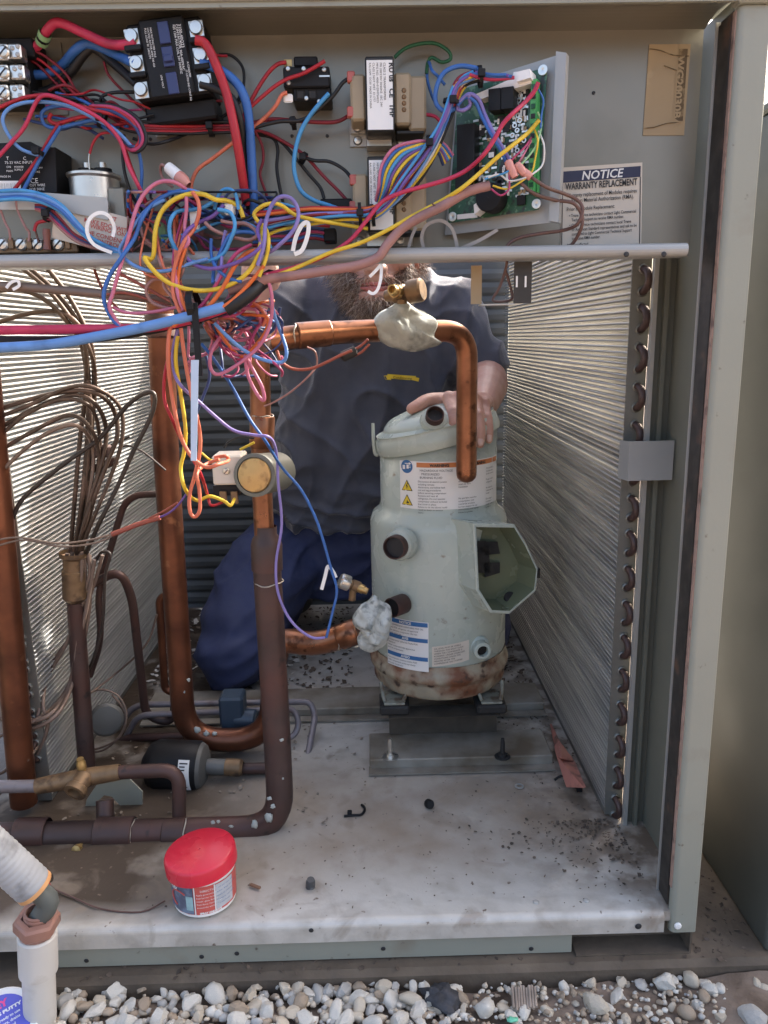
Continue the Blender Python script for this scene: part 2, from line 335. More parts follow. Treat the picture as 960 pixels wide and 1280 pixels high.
def hole(px, py, Y, r, parent, pos=None, face=(0, -1, 0)):
    q = MB(); c = (pos if pos is not None else P(px, py, Y=Y))
    q.lathe([(r*1.25, 0), (r, .0006), (.0001, .0004)], c, face, 12, sharp=90); return q.build('screw_hole', M['ink'], parent)
for x, y in ((670, 1128), (733, 1126)): screw(x, y, 0, .0035, M['galv'], deck, 'bolt_head', (0, 0, 1), pos=P(x, y, Z=.0012))
hole(389, 1163, -.0005, .0022, deck); hole(798, 1158, -.0005, .003, deck)
xb0, xb1 = P(70, 1200, Y=.006).x, P(715, 1180, Y=.006).x
b = MB(); b.box(xb0, xb1, .006, .010, -.0525, -.0245, bev=.001)
br = b.build('base_rail', M['paint'], cab)
for x, y in ((108, 1201), (296, 1192), (479, 1186), (664, 1186), (252, 1196)): hole(x, y, .0055, .0022, br)
b = MB(); xr = P(864, 1190, Y=.0).x
b.box(xb1+.004, xr, .028, .031, -.0525, -.0242); b.box(xb1+.004, xr, .001, .028, -.0535, -.0515); b.box(xr-.002, xr, .001, .028, -.0515, -.0242)
b.build('base_frame', M['concrete'], cab)
# corner post : a white bull-nosed front face, a dark gasketed return, a thin inner flange
zt, zb = .90, -.0245
x0, x1 = P(880, 600, Y=0).x, P(917, 600, Y=0).x
b = MB(); rr = .006
prof = [(x1, .03), (x1, 0.0015), (x1-.0015, 0)]+[(x0+rr-rr*math.sin(a), rr-rr*math.cos(a)) for a in [math.pi/2*k/6 for k in range(7)]]+[(x0, .009), (x0+.002, .009), (x0+.002, .03)]
b.prism(prof, (0, 0, zb), (1, 0, 0), (0, 1, 0), (0, 0, zt-zb)); post = b.build('corner_post', M['paint'], cab)
screw(847, 1157, -.0004, .0042, M['whitepl'], post)
b = MB(); b.box(x0+.0005, x0+.0022, .009, .036, .001, zt); b.box(x0-.0018, x0+.0003, .0105, .035, .004, zt-.004); b.build('gasket_strip', M['rust'], cab)
b = MB(); b.box(x0-.0010, x0+.0006, .0040, .0098, .03, zt-.002, bev=.0005); b.build('foam_strip', mat('foam_pinkish', (.30, .20, .155), .8, 0, .2, 40, c2=(.14, .09, .07), c2s=60, c2t=.6), cab)
b = MB(); b.box(x0-.0035, x0+.002, .0365, .038, .001, zt); b.build('inner_flange', M['galv'], cab)
b = MB(); b.box(.346, .3495, .0385, .175, .0, .93); b.box(.3200, .3458, .1665, .169, .0, .93); b.build('side_panel', M['paint_dark'], cab)  # second box is a filler plate added to block light beside the coil
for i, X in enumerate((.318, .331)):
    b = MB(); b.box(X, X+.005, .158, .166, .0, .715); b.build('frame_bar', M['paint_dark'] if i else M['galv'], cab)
# header and ceiling of the control compartment
b = MB(); zh = P(480, 9, Y=0).z
b.box(XL, x0-.004, -.004, .0, zh, zh+.05); b.box(XL, x0-.004, -.008, .01, zh+.004, zh+.05, bev=.002); b.box(x0-.0035, x1+.002, -.006, .01, zt+.0005, zh+.05, bev=.002)
b.build('top_header', M['paint'], cab)
b = MB(); YP = .06
n_ = 10; cpts = [(YP*k/n_, zh+.0008+.006*math.sin(math.pi*k/n_)) for k in range(n_+1)]
b.prism(cpts+[(YP, zh+.02), (0, zh+.02)], (XL, .0005, 0), (0, 1, 0), (0, 0, 1), (x0-.004-XL, 0, 0)); b.build('ceiling_channel', M['panel'], cab)
b = MB(); xpr = x0-.005
zr0, zr1 = .6965, .708
b.box(XL, xpr, YP, YP+.002, .702, zh+.001); panel = b.build('control_panel', M['panel'], cab)
b = MB(); b.box(XL, P(86, 145, Y=YP).x, YP-.0018, YP-.0003, P(20, 145, Y=YP).z, zh-.003); b.build('mounting_plate', M['panel'], panel)
for x, y in ((365, 170), (409, 170), (742, 116), (188, 174)): hole(x, y, YP-.0005, .0013, panel)
# cross rail with a bull nose, its right end free in front of the gasket
xe = P(857, 320, Y=-.004).x
b = MB(); hz = (zr1-zr0)/2; cz = (zr0+zr1)/2
prof = [(.012, zr1), (-.004, zr1)]+[(-.004-.006*math.sin(a), cz+hz*math.cos(a)) for a in [math.pi*k/8 for k in range(1, 8)]]+[(-.004, zr0), (.012, zr0)]
b.prism(prof, (XL, 0, 0), (0, 1, 0), (0, 0, 1), (xe-XL, 0, 0)); b.box(XL, xe-.010, .0125, YP+.002, .7005, .7018)
rail = b.build('cross_rail', M['rail'], cab)
for x in (783, 830): hole(x, 318, -.0101, .002, rail)
# hanger bracket under the rail: two legs
def leg(px0, px1, py0, py1, Y, m, name, parent=cab):
    a, c = P(px0, py0, Y=Y), P(px1, py1, Y=Y); q = MB(); q.box(a.x, c.x, Y, Y+.0015, c.z, min(a.z, .7004)); return q.build(name, m, parent)
leg(589, 602, 332, 380, .03, M['tan'], 'hanger_leg'); l2 = leg(643, 664, 327, 379, .012, M['rust'], 'hanger_leg')
for x in (646, 657): q = MB(); c = P(x, 352, Y=.0115); q.box(c.x-.0008, c.x+.0008, .0112, .012, c.z-.005, c.z+.005); q.build('slot', M['whitepl'], l2)
a, c = P(602, 378, Y=.012), P(643, 381, Y=.012); b = MB(); b.box(a.x-.0003, c.x+.0005, .012, .032, c.z, c.z+.0012); b.build('hanger_foot', M['galv'], cab)
# clip plate between coil and flange
a, c, e = P(787, 552, Y=.135), P(840, 600, Y=.135), P(775, 552, Y=.175)
b = MB(); b.box(a.x, c.x, .135, .137, c.z, a.z); b.quad((a.x, .135, a.z), (a.x, .135, c.z), (e.x, .176, c.z-.004), (e.x, .176, a.z-.004)); b.quad((a.x, .137, a.z), (e.x+.001, .178, a.z-.004), (e.x+.001, .178, c.z-.004), (a.x, .137, c.z))
b.build('coil_clip', M['rail'], cab)
# rear guard: louvre slats
rear = MB(); rear.box(-.50, .345, 1.052, 1.056, -.03, .80); rear = rear.build('rear_panel', M['slat'], cab)
sl = None
for k in range(27):
    z = -.02+k*.0295
    if sl is None:
        q = MB(); q.prism([(0, 0), (-.004, .006), (-.005, .017), (-.002, .027)], (-.5, 1.0515, z), (0, 1, 0), (0, 0, 1), (.83, 0, 0)); sl = q.build('slat', M['slat'], rear)
    else: dup(sl, WL[sl.name]+Vector((0, 0, z+.02)), rear)
# floor behind the deck is the pad; outer walls out of frame
b = MB(); b.box(XL-.004, XL, .0, .2, -.02, .93); b.build('side_panel', M['paint'], cab)
b = MB(); b.box(XL, .349, YP+.003, .12, .932, .936); b.build('top_panel', M['paint'], cab)
# ---------------- coils
def pack_mat():
    m = bpy.data.materials.new('coil_fin_pack'); m.use_nodes = True; n = m.node_tree.nodes; L = m.node_tree.links
    b = n['Principled BSDF']; out = n['Material Output']; tr = n.new('ShaderNodeBsdfTranslucent'); ms = n.new('ShaderNodeMixShader')
    geo = n.new('ShaderNodeNewGeometry'); mp = n.new('ShaderNodeMapping'); mp.inputs['Scale'].default_value = (1, 5, 9); L.new(geo.outputs['Position'], mp.inputs[0])
    q = n.new('ShaderNodeTexNoise'); q.inputs['Scale'].default_value = 1; q.inputs['Detail'].default_value = 3; L.new(mp.outputs[0], q.inputs['Vector'])
    r = n.new('ShaderNodeValToRGB'); r.color_ramp.elements[0].color = (.17, .168, .16, 1); r.color_ramp.elements[1].color = (.26, .256, .24, 1); r.color_ramp.elements[0].position = .35; r.color_ramp.elements[1].position = .68
    L.new(q.outputs['Fac'], r.inputs[0]); L.new(r.outputs[0], b.inputs['Base Color']); b.inputs['Metallic'].default_value = .5; b.inputs['Roughness'].default_value = .5
    tr.inputs[0].default_value = (.70, .69, .655, 1); ms.inputs[0].default_value = .62; L.new(b.outputs[0], ms.inputs[1]); L.new(tr.outputs[0], ms.inputs[2]); L.new(ms.outputs[0], out.inputs[0]); return m
M['pack'] = pack_mat()
def coil(X, Y0, Y1, s, label, bends, z1=.84, pitch=.0067):
    """s=+1: air side faces -X (right-hand coil), -1: faces +X"""
    c = thing('condenser_coil', (X+s*.012, (Y0+Y1)/2, .0025), label, 'coil', 'condenser coils')
    q = MB(); a = sorted((X+s*.001, X+s*.022)); q.box(a[0], a[1], Y0+.0006, Y1, .0012, .0085); q.build('bottom_light_stop', M['alplate'], c)  # added strip that stops sunlight leaking under the fin pack
    q = MB(); q.quad((X+s*.008, Y0, .004), (X+s*.008, Y1, .004), (X+s*.008, Y1, z1), (X+s*.008, Y0, z1)); q.build('fin_pack', M['pack'], c)
    q = MB(); a = sorted((X, X+s*.0225)); q.box(a[0], a[1], Y0-.0022, Y0, .0025, z1+.002); pl = q.build('end_plate', M['alplate'], c)
    first = None; k = 0; z = .010
    while z < z1-.004:
        if first is None:
            q = MB(); a = sorted((X, X+s*.0205)); seg = 16
            q.box(a[0], a[1], Y0+.0004, Y1, z, z+.0023, bev=.0005); first = q.build('fin_strip', M['al'], c)
        else: dup(first, WL[first.name]+Vector((random.uniform(-.0003, .0003), random.uniform(0, .0), z-.010+random.uniform(-.0004, .0004))), c)
        z += pitch
    fb = None
    for zc in bends:
        if fb is None:
            q = MB(); q.tube([Vector((X+s*.0125+s*.003*math.sin(t), Y0-.0015-.013*math.sin(t), zc+.0125*math.cos(t))) for t in [math.pi*i/10 for i in range(11)]], .0046, 8, smooth=0)
            q.lathe([(.0062, 0), (.0058, .002), (.0046, .003)], (X+s*.0125, Y0-.0023, zc+.0125), (0, -1, 0), 10, 1); q.lathe([(.0062, 0), (.0058, .002), (.0046, .003)], (X+s*.0125, Y0-.0023, zc-.0125), (0, -1, 0), 10, 1)
            fb = q.build('return_bend', [M['copper_dark'], M['alplate']], c); z00 = zc
        else: dup(fb, WL[fb.name]+Vector((0, 0, zc-z00)), c)
    return c
zs = [P(798, y, Y=.17).z for y in (350, 398, 448, 497, 545, 591, 637, 681, 725, 769, 811, 853, 895, 936, 975, 1012)]
rc = coil(.300, .182, 1.02, 1, 'tall aluminium coil with copper bends beside the grey corner post', zs)
zs = [P(20, y, Y=.25).z for y in (448, 482, 516, 550, 584, 618, 652, 686, 720, 752, 785, 816, 847, 878, 908, 938)]
lc = coil(-.462, .25, 1.02, -1, 'tall aluminium coil behind the bundle of thin brown tubes', zs)
NZ = P(953, 78, Y=0).z
# ---------------- neighbouring cabinet on the same pad
nb = thing('neighbouring_unit', (.70, .13, -.054), 'dark green grey cabinet standing close beside the open unit', 'cabinet')
b = MB(); b.box(.43, 1.05, .0, .28, -.0535, NZ, bev=.004, seg=2); b.build('casing', M['neigh'], nb)
b = MB(); b.box(.428, 1.055, -.003, .284, NZ+.001, NZ+.012, bev=.003); b.build('lid', M['neigh'], nb)
# ================= compressor
CX = P(548, 700, Y=.455).x; CY = .455
cz_ = lambda y, Y=CY: P(548, y, Y=Y).z
comp = thing('compressor', (CX, CY, .03), 'tall pale green compressor shell standing on the deck with rusty bottom ring', 'compressor')
ru, rl = .0905, .1075
zbase = P(548, 874, Y=CY-rl).z; zring = P(548, 846, Y=CY-rl-.004).z; zring2 = P(548, 858, Y=CY-rl-.004).z
zs0, zs1 = P(548, 668, Y=CY-rl).z, P(548, 641, Y=CY-ru).z
zrim0 = P(540, 558, Y=CY-ru-.006).z; zrl = P(464, 578, Y=CY).z; RT_ = math.atan((zrim0-zrl)/ru)*.6; zrim1 = zrim0+.022; zcap, ztop = max(zrim1+.014, cz_(535)), cz_(507)
b = MB()
b.lathe([(rl-.001, zring+.012), (rl, zring+.016), (rl, zs0), (rl-.004, zs0+.012), (ru+.003, zs1-.008), (ru, zs1), (ru, zrim0+.002), (ru-.001, zrim0+.004)], (CX, CY, 0), n=56, sharp=50)
for v in b.v:
    if v.z > zrim0-.02: v.z = zrim0+.004+math.tan(RT_)*(v.x-CX)-(.002 if v.z < zrim0+.001 else 0)
b.build('shell', M['comp'], comp)
b = MB()
b.lathe([(ru+.0005, zrim0-.003), (ru+.0055, zrim0-.003), (ru+.0065, zrim0+.004), (ru+.0045, zrim1-.004), (ru+.001, zrim1), (ru+.002, zrim1+.003), (ru-.003, zcap-.012), (ru-.014, zcap-.005)], (CX, CY, 0), n=56, sharp=60)
# raised hump of the cap, to the right of the centre, that carries the discharge stub
sx, sy = P(549, 520, Y=CY-.045).x, CY-.02
d_ = MB(); d_.lathe([(.0001, zcap-.03), (ru-.012, zcap-.03), (ru-.010, zcap-.004), (ru-.022, zcap+.007), (ru-.05, zcap+.014), (.0001, zcap+.018)], (CX, CY, 0), n=56); d_.ball((sx+.006, CY-.004, zcap-.014), .066, .080, ztop-zcap+.019, 28, 14)
d_ = solid(d_, .0032, 14); b.add(d_.v, d_.f, 0, True)
Rt = Matrix.Translation((CX, CY, zrim0)) @ Matrix.Rotation(-RT_, 4, 'Y') @ Matrix.Translation((-CX, -CY, -zrim0)); b.v = [Rt @ v for v in b.v]; b.build('cap', M['comp'], comp)
b = MB()
b.lathe([(.1015, zbase-.005), (rl-.0012, zbase+.001), (rl-.001, zring2-.008), (rl+.001, zring2-.001), (rl+.0045, zring2+.001), (rl+.0055, (zring+zring2)/2), (rl+.0035, zring-.001), (rl+.0005, zring+.002), (rl+.0005, zring+.0125)], (CX, CY, 0), n=56, sharp=65)
b.build('bottom_ring', M['comp_rust'], comp)
def on(px, py, r=None, cx=None, cy=None):
    """point on the shell surface seen at a photo position: (angle from the front, z)"""
    r = r or rl; d = ray(px, py); o = CAM-Vector((CX, CY, 0)); a = d.x**2+d.y**2; bq = o.x*d.x+o.y*d.y; c = o.x**2+o.y**2-r*r
    disc = max(0, bq*bq-a*c); t = (-bq-math.sqrt(disc))/a; p = CAM+d*t; return math.atan2(p.x-CX, -(p.y-CY)), p.z
def cyl(a, z, r): return Vector((CX+r*math.sin(a), CY-r*math.cos(a), z))
def patch(b, a0, a1, z0, z1, r, mi=0, n=14, tilt=0.):
    vs = []; 
    for i in range(n+1):
        a = a0+(a1-a0)*i/n; dz = tilt*(a-a0)*r; vs += [cyl(a, z0+dz, r), cyl(a, z1+dz, r)]
    b.add(vs, [(2*i, 2*i+2, 2*i+3, 2*i+1) for i in range(n)], mi, True)
def stub(px, py, r, dirv, L, m, name, Y=None, collar=0, parent=comp, wall=.0018, inner=None, at=None):
    """open pipe end pointing along dirv, its mouth at the photo position"""
    mo = at if at is not None else P(px, py, Y=Y); d = Vector(dirv).normalized(); q = MB()
    q.lathe([(r*1.0, -L), (r, -.001), (r-.0006, 0), (r-wall, 0), (r-wall-.0003, -.002), (r-wall-.0003, -.009, 2), (.0001, -.009)], mo, d, 24)  # black bottom disc paints in the darkness of the bore
    if collar: q.lathe([(collar*1.12, -L), (collar*1.05, -L*.55), (collar*.96, -L*.42), (r*1.01, -L*.40)], mo, d, 24, 1)
    return q.build(name, [m, M['comp'], M['ink']], parent)
stub(544, 517, .0132, (.02, -.80, .55), .030, M['copper_dark'], 'discharge_stub', Y=CY-.088, collar=.019)
stub(492, 685, .0172, (-.42, -.90, .06), .034, M['copper_dark'], 'suction_stub', Y=CY-.130, collar=.0215)
stub(489, 760, .0150, (-.62, -.78, .06), .03, M['copper_dark'], 'lower_stub', Y=CY-.118)
a_, z_ = on(600, 808); c = cyl(a_, z_, rl-.004); nrm = Vector((math.sin(a_), -math.cos(a_), 0))
q = MB(); q.lathe([(.017, 0), (.017, .006), (.0135, .009), (.0135, .022), (.012, .0235), (.0085, .0235), (.008, .014), (.0001, .014)], c, nrm*.85+Vector((-.25, -.4, 0)), 24); q.build('sight_glass_port', [M['comp']], comp)
q = MB(); q.lathe([(.0078, 0), (.0001, 0)], c+(nrm*.85+Vector((-.25, -.4, 0))).normalized()*.017, nrm*.85+Vector((-.25, -.4, 0)), 20); q.build('port_plug', [M['black']], comp)
# lifting ears on the cap
for px, y0, y1 in ((469, 529, 566), (611, 520, 545)):
    q = MB(); s_ = -1 if px < 540 else 1; e0 = P(px, y1, Y=CY); e1 = P(px-(3 if s_ < 0 else -2), y0, Y=CY)
    q.tube([e0+Vector((-s_*.004, 0, -.003)), e0, (e0+e1)/2+Vector((s_*.001, 0, 0)), e1], [.004, .0035, .003, .0025], 6); q.build('lifting_ear', M['comp'], comp)
# terminal box: an open hexagonal cup on the right, facing out and toward the viewer
TBn = Vector((.36, -.93, .04)).normalized(); TBu = Vector((0, 0, 1)).cross(TBn).normalized()*1.0; TBv = TBn.cross(TBu).normalized()
ring_px = [(593, 656), (643, 657), (657, 680), (672, 712), (669, 738), (637, 766), (614, 765), (597, 738)]
Yc = CY-.125; O_ = P(632, 712, Y=Yc)
def onplane(px, py, off=0.):
    d = ray(px, py); o = O_+TBn*off; t = (o-CAM).dot(TBn)/d.dot(TBn); return CAM+d*t
rim = [onplane(x, y) for x, y in ring_px]
cen = sum(rim, Vector())/len(rim); back = [cen+(p-cen)*.84-TBn*.040 for p in rim]; n8 = len(rim)
outb = [cen+(p-cen)*1.0-TBn*.058+Vector((-.012, 0, 0)) for p in rim]; rin = [cen+(p-cen)*.955 for p in rim]; rout = [cen+(p-cen)*1.03-TBn*.001 for p in rim]; rout2 = [cen+(p-cen)*1.02-TBn*.007 for p in rim]
b = MB(); b.add(rim+rin, [(i, (i+1) % n8, n8+(i+1) % n8, n8+i) for i in range(n8)]); b.add(rim+rout, [(i, n8+i, n8+(i+1) % n8, (i+1) % n8) for i in range(n8)]); b.add(rout+rout2, [(i, n8+i, n8+(i+1) % n8, (i+1) % n8) for i in range(n8)]); b.add(rout2+outb, [(i, n8+i, n8+(i+1) % n8, (i+1) % n8) for i in range(n8)])
tb = b.build('terminal_box', M['comp'], comp)
b = MB(); b.add(rin+back, [(i, (i+1) % n8, n8+(i+1) % n8, n8+i) for i in range(n8)]); b.add(back, [tuple(range(n8))]); b.build('box_inside', M['comp_in'], tb)
def inbox(px, py, off=-.036): return onplane(px, py, off)
b = MB(); 
for pl in ([(597, 684), (611, 682), (613, 716), (598, 716)], [(603, 677), (622, 677), (625, 692), (606, 694)], [(605, 703), (625, 703), (625, 716), (606, 722)], [(597, 676), (608, 676), (608, 690), (597, 690)]):
    f_ = [onplane(x, y, -.030) for x, y in pl]; g_ = [onplane(x, y, -.039) for x, y in pl]; n = len(pl)
    b.add(f_+g_, [tuple(range(n))]+[(i, (i+1) % n, n+(i+1) % n, n+i) for i in range(n)])
b.build('terminal_block', M['blackrub'], tb)
b = MB(); b.lathe([(.0095, -.004), (.0095, .001), (.007, .0015), (.0001, .0015)], inbox(638, 747, -.022), TBn*.6+Vector((-.1, -.1, .6)), 18); b.build('grommet', M['blackrub'], tb)
b = MB(); c = onplane(671, 716, -.004); b.box(c.x-.002, c.x+.004, c.y-.004, c.y+.004, c.z-.007, c.z+.007); b.build('cover_clip', M['black'], tb)
# ---- stickers on the shell
def sticker(a0, a1, z0, z1, r, m, name, label=None):
    q = MB(); patch(q, a0, a1, z0, z1, r+.0006, n=18); return q.build(name, m, comp, label=label)
def cylfn(a0, ztop_, r, tilt=0.): return lambda x, y: cyl(a0+x/r, ztop_+y+tilt*x, r)
a0, zt_ = on(500, 575, ru); a1 = 1.22; _, zb_ = on(502, 634, ru)
wl = sticker(a0, a1, zb_, zt_, ru, M['white'], 'warning_sticker', 'white warning sticker with orange heading'); R1 = ru+.0010
q = MB(); patch(q, on(521, 600, ru)[0], .36, zt_-.0085, zt_-.0015, R1); patch(q, .38, .98, zt_-.0085, zt_-.0015, R1); patch(q, 1.0, a1-.03, zt_-.0085, zt_-.0015, R1); q.build('heading_band', M['orangep'], wl)
ax = on(521, 600, ru)[0]; fW = cylfn(ax, zt_, R1+.0003)
text('\u26a0 WARNING'.replace('\u26a0 ', ''), .0058, lambda x, y: fW(x+.020, y-.0073), M['ink'], wl, bold=.0003)
text('WARNING', .0058, lambda x, y: fW(x+.083, y-.0073), M['ink'], wl, bold=.0003)
def para(lines, size, fn, x, y, dy, m, parent, **k):
    for i, l in enumerate(lines):
        if l: text(l, size, lambda X, Yy, i=i: fn(X+x, Yy+y-i*dy), m, parent, **k)
para(['HAZARDOUS VOLTAGE', '  PRESSURIZED', 'BURNING FLUID'], .0045, fW, .005, -.0145, .0052, M['ink'], wl)
para(['Disconnect all electric power', 'including remote', 'disconnects and follow lock', 'out and tag procedures', 'before servicing compressor.', 'Remove and vent all', 'refrigerant. Do not operate', 'compressor without terminal', 'box cover in place.', 'Failure to do the above could', 'result in death or serious', 'injury.'], .0036, fW, .002, -.0305, .0042, M['ink'], wl)
para(['TENSION', 'LIQUIDE', '', 'Couper toute', 'alimentation', 'avant de faire', 'l\u2019entretien', '', '', '', 'Ne pas faire marcher', 'compresseur sans', 'couvercle en place.', 'Le non respect de ces', 'instructions peut causer', 'blessures graves.'], .0036, fW, .062, -.0140, .0042, M['ink'], wl)
para(['Cortar toda la', 'energia antes', 'de dar servicio', '', 'Purgar todo el', 'refrigerante', '', 'No opere el', 'compresor sin', 'la tapa', '', 'El no seguir', 'lo anterior', 'puede causar', 'la muerte.'], .0036, fW, .113, -.0165, .0042, M['ink'], wl)
# pictograms: blue disc with plug, two yellow triangles
ai = on(509, 600, ru)[0]; zi = on(509, 583, ru)[1]; R2 = R1
def disc(a, z, r_, R, n=24): return [cyl(a+math.cos(2*math.pi*i/n)*r_/R, z+math.sin(2*math.pi*i/n)*r_, R) for i in range(n)]
q = MB(); q.add(disc(ai, zi, .0098, R2), [tuple(range(24))]); d_ = q.build('mandatory_disc', M['bluep'], wl)
fI = cylfn(ai, zi, R2+.0004); q = MB()
for x0_, x1_, y0_, y1_ in ((-.007, -.0025, -.004, .002), (.000, .0035, -.003, .003), (.0035, .007, .0008, .0016), (.0035, .007, -.0016, -.0008), (-.003, .004, .004, .0052)):
    q.add([fI(x0_, y0_), fI(x1_, y0_), fI(x1_, y1_), fI(x0_, y1_)], [(0, 1, 2, 3)])
q.add([fI(.004, .0068), fI(.0078, .0046), fI(.004, .0026)], [(0, 2, 1)]); q.build('plug_symbol', M['white'], wl)
for py in (607, 625):
    z = on(510, py, ru)[1]; fT = cylfn(ai, z, R2); q = MB(); q.add([fT(-.0095, -.0075), fT(.0095, -.0075), fT(0, .009)], [(0, 1, 2)]); f2 = cylfn(ai, z, R2+.0003); q.add([f2(-.0078, -.0065), f2(.0078, -.0065), f2(0, .0070)], [(0, 1, 2)], 1)
    f3 = cylfn(ai, z, R2+.0006)
    if py < 615: q.add([f3(.0008, .0045), f3(-.0018, -.001), f3(.0002, -.001), f3(-.001, -.0055), f3(.0022, .0002), f3(.0004, .0002), f3(.0022, .0045)], [(0, 1, 2, 4, 5, 6), (2, 3, 4)])
    else: q.add([f3(-.001, -.0045), f3(.004, -.0045), f3(.0035, -.001), f3(.002, -.0032), f3(.0008, .001), f3(-.0005, -.0025)], [(0, 1, 2, 3, 4, 5)])
    q.build('hazard_triangle', [M['ink'], M['yellowp']], wl)
a0, zt_ = on(484, 768); a1, zb_ = on(536, 840)
nl = sticker(a0, a1, zb_, zt_, rl, M['white'], 'notice_sticker', 'white notice sticker with three blue bands'); fN = cylfn(a0, zt_, rl+.0013); W_ = (a1-a0)*rl; H_ = zt_-zb_
for k, (t0, t1, s_, body) in enumerate(((.015, .10, 'NOTICE', ['THIS COMPRESSOR CONTAINS POE OIL', 'Use only POE refrigerant oil approved', 'for use with this compressor. Do not', 'mix with other oils.']), (.335, .415, 'AVIS', ['Ce compresseur utilise de l\u2019huile POE', 'Polyolester', 'Utiliser seulement huile approuvee', 'pour ce compresseur.']), (.71, .79, 'AVISO', ['Este compresor contiene aceite POE', 'Utilice unicamente aceite aprobado', 'para este compresor.']))):
    q = MB(); patch(q, a0+.01, a1-.01, zt_-H_*t1, zt_-H_*t0, rl+.0010); q.build('heading_band', M['bluep'], nl)
    text(s_, .0056, lambda x, y, t1=t1: fN(x+W_*.5, y-H_*t1+.0015), M['white'], nl, align='CENTER', bold=.0002)
    para(body, .0036, fN, .002, -H_*t1-.0048, .0046, M['ink'], nl)
a0, zt_ = on(540, 806); a1, zb_ = on(586, 830); tl = -.0
q = MB(); patch(q, a0, a1, zb_-.001, zt_-.003, rl+.0006, n=10, tilt=.14); sl_ = q.build('oil_sticker', M['cream'], comp, label='small tilted cream sticker'); fO = cylfn(a0, zt_-.003, rl+.0011, .14)
para(['OIL LEVEL MUST BE VISIBLE', 'THROUGH THE SIGHT GLASS', 'WHEN THE COMPRESSOR IS', 'RUNNING. UNDER STABILIZED', 'CONDITIONS CHECK FIVE', 'MINUTES AFTER THE', 'COMPRESSOR HAS STOPPED'], .0034, fO, .003, -.0050, .0040, M['ink'], sl_)
M['foot'] = mat('foot_dull_green', (.22, .23, .19), .6, 0, .2, 30, c2=(.10, .07, .045), c2s=60, c2t=.55)
# feet and grommets
for px in (490, 614):
    a_ = on(px, 862)[0]; f_ = cyl(a_, zbase, rl-.004); q = MB()
    for s in (-1, 1): q.tube([f_+Vector((s*.020, -.002, .013)), f_+Vector((s*.017, -.014, -.004)), f_+Vector((s*.014, -.022, -.010))], .0032, 6, smooth=0)
    q.box(f_.x-.016, f_.x+.016, f_.y-.030, f_.y+.016, f_.z-.013, f_.z-.009, bev=.001); q.build('foot', M['foot'], comp)
    q = MB(); q.lathe([(.017, -.024), (.017, -.0135)], f_+Vector((0, -.008, 0)), n=20); q.box(f_.x-.023, f_.x+.023, f_.y-.034, f_.y+.02, f_.z-.028, f_.z-.0135, bev=.003); q.build('rubber_mount', M['blackrub'], comp)
# mounting rails on the deck
zr = .0
mr = thing('mounting_rail', (CX, .34, .0025), 'low grey steel channel under the front of the green compressor', 'mounting rail', 'compressor mounting rails')
xa, xb = P(462, 960, Y=.30).x, P(692, 960, Y=.30).x; zt_ = .018
b = MB(); b.box(xa, xb, .305, .385, .003, zt_, bev=.0015); b.box(xa-.001, xb, .288, .310, .0022, .0042); b.build('rail_channel', M['raild'], mr)
b = MB(); b.box(CX-.085, CX+.085, .378, .384, zt_+.0005, zbase-.0290); b.box(CX-.085, CX+.085, .345, .384, zbase-.0288, zbase-.0283); b.build('riser_plate', mat('riser_dark_brown', (.055, .045, .033), .8, 0, .3, 30), mr)  # plate in an even dark brown, darker than the rail
for px in (488, 628):
    q = MB(); c = P(px, 946, Z=zt_+.0005); q.lathe([(.012, 0), (.012, .0012), (.006, .0014), (.006, .006), (.0035, .006), (.0035, .022), (.0025, .030), (.0001, .030)], c, n=12)
    q.build('bolt', M['steel'] if px < 550 else M['blackrub'], mr)
b = MB(); b.box(-.40, .285, .475, .555, .0025, .017, bev=.002); b.box(-.40, .285, .455, .474, .002, .0045)
b.build('mounting_rail', M['raild'], label='long grey steel channel crossing the deck behind the compressor', cat='mounting rail', group='compressor mounting rails')
# ================= copper pipework
M['solder'] = mat('braze_silver', (.42, .38, .32), .45, .4, .3, 60)
def pipe(name, pts, r, m, label, cat='pipe', group='copper pipes of the unit', bend=.045, n=16, parent=None, extra=None, mats=None, k=6):
    q = MB(); pts = [Vector(p) for p in pts]; q.tube(fillet(pts, bend, k), r, n, smooth=0)
    if extra: extra(q)
    return q.build(name, mats or m, parent, label=label, cat=cat, group=group) if parent is None else q.build(name, mats or m, parent, label=label)
V = lambda x, y, Y: P(x, y, Y=Y)
PG = 'copper pipes of the unit'
# U trap: down on the left, along the bottom, up behind the dark riser and out to the compressor
ut = thing('suction_pipe', V(230, 900, .36), 'thick reddish copper pipe dropping left of the wiring tangle and bending into a deep U', 'pipe', PG)
q = MB(); pts = [V(198, 330, .34), V(207, 560, .345), V(231, 925, .36), V(338, 925, .36), V(343, 800, .36)]
q.tube(fillet([Vector(p) for p in pts], .062, 8), .0178, 18, smooth=0); q.build('bend', M['copper_red'], ut)
q = MB(); q.tube(fillet([V(343, 830, .36), V(349, 799, .36), V(395, 806, .36), V(450, 787, .345)], .03, 6), .0185, 16, smooth=0)
q.lathe([(.0185, 0), (.0197, .002), (.0197, .030), (.0185, .032)], V(424, 797, .350), (V(450, 787, .345)-V(424, 797, .350)), 16); q.build('elbow', M['copper'], ut)
q = MB(); q.lathe([(.0180, -.003), (.0205, 0), (.0205, .026), (.018, .03)], V(202, 420, .342), (0, 0, 1), 18); q.build('coupling', M['copper_dark'], ut)
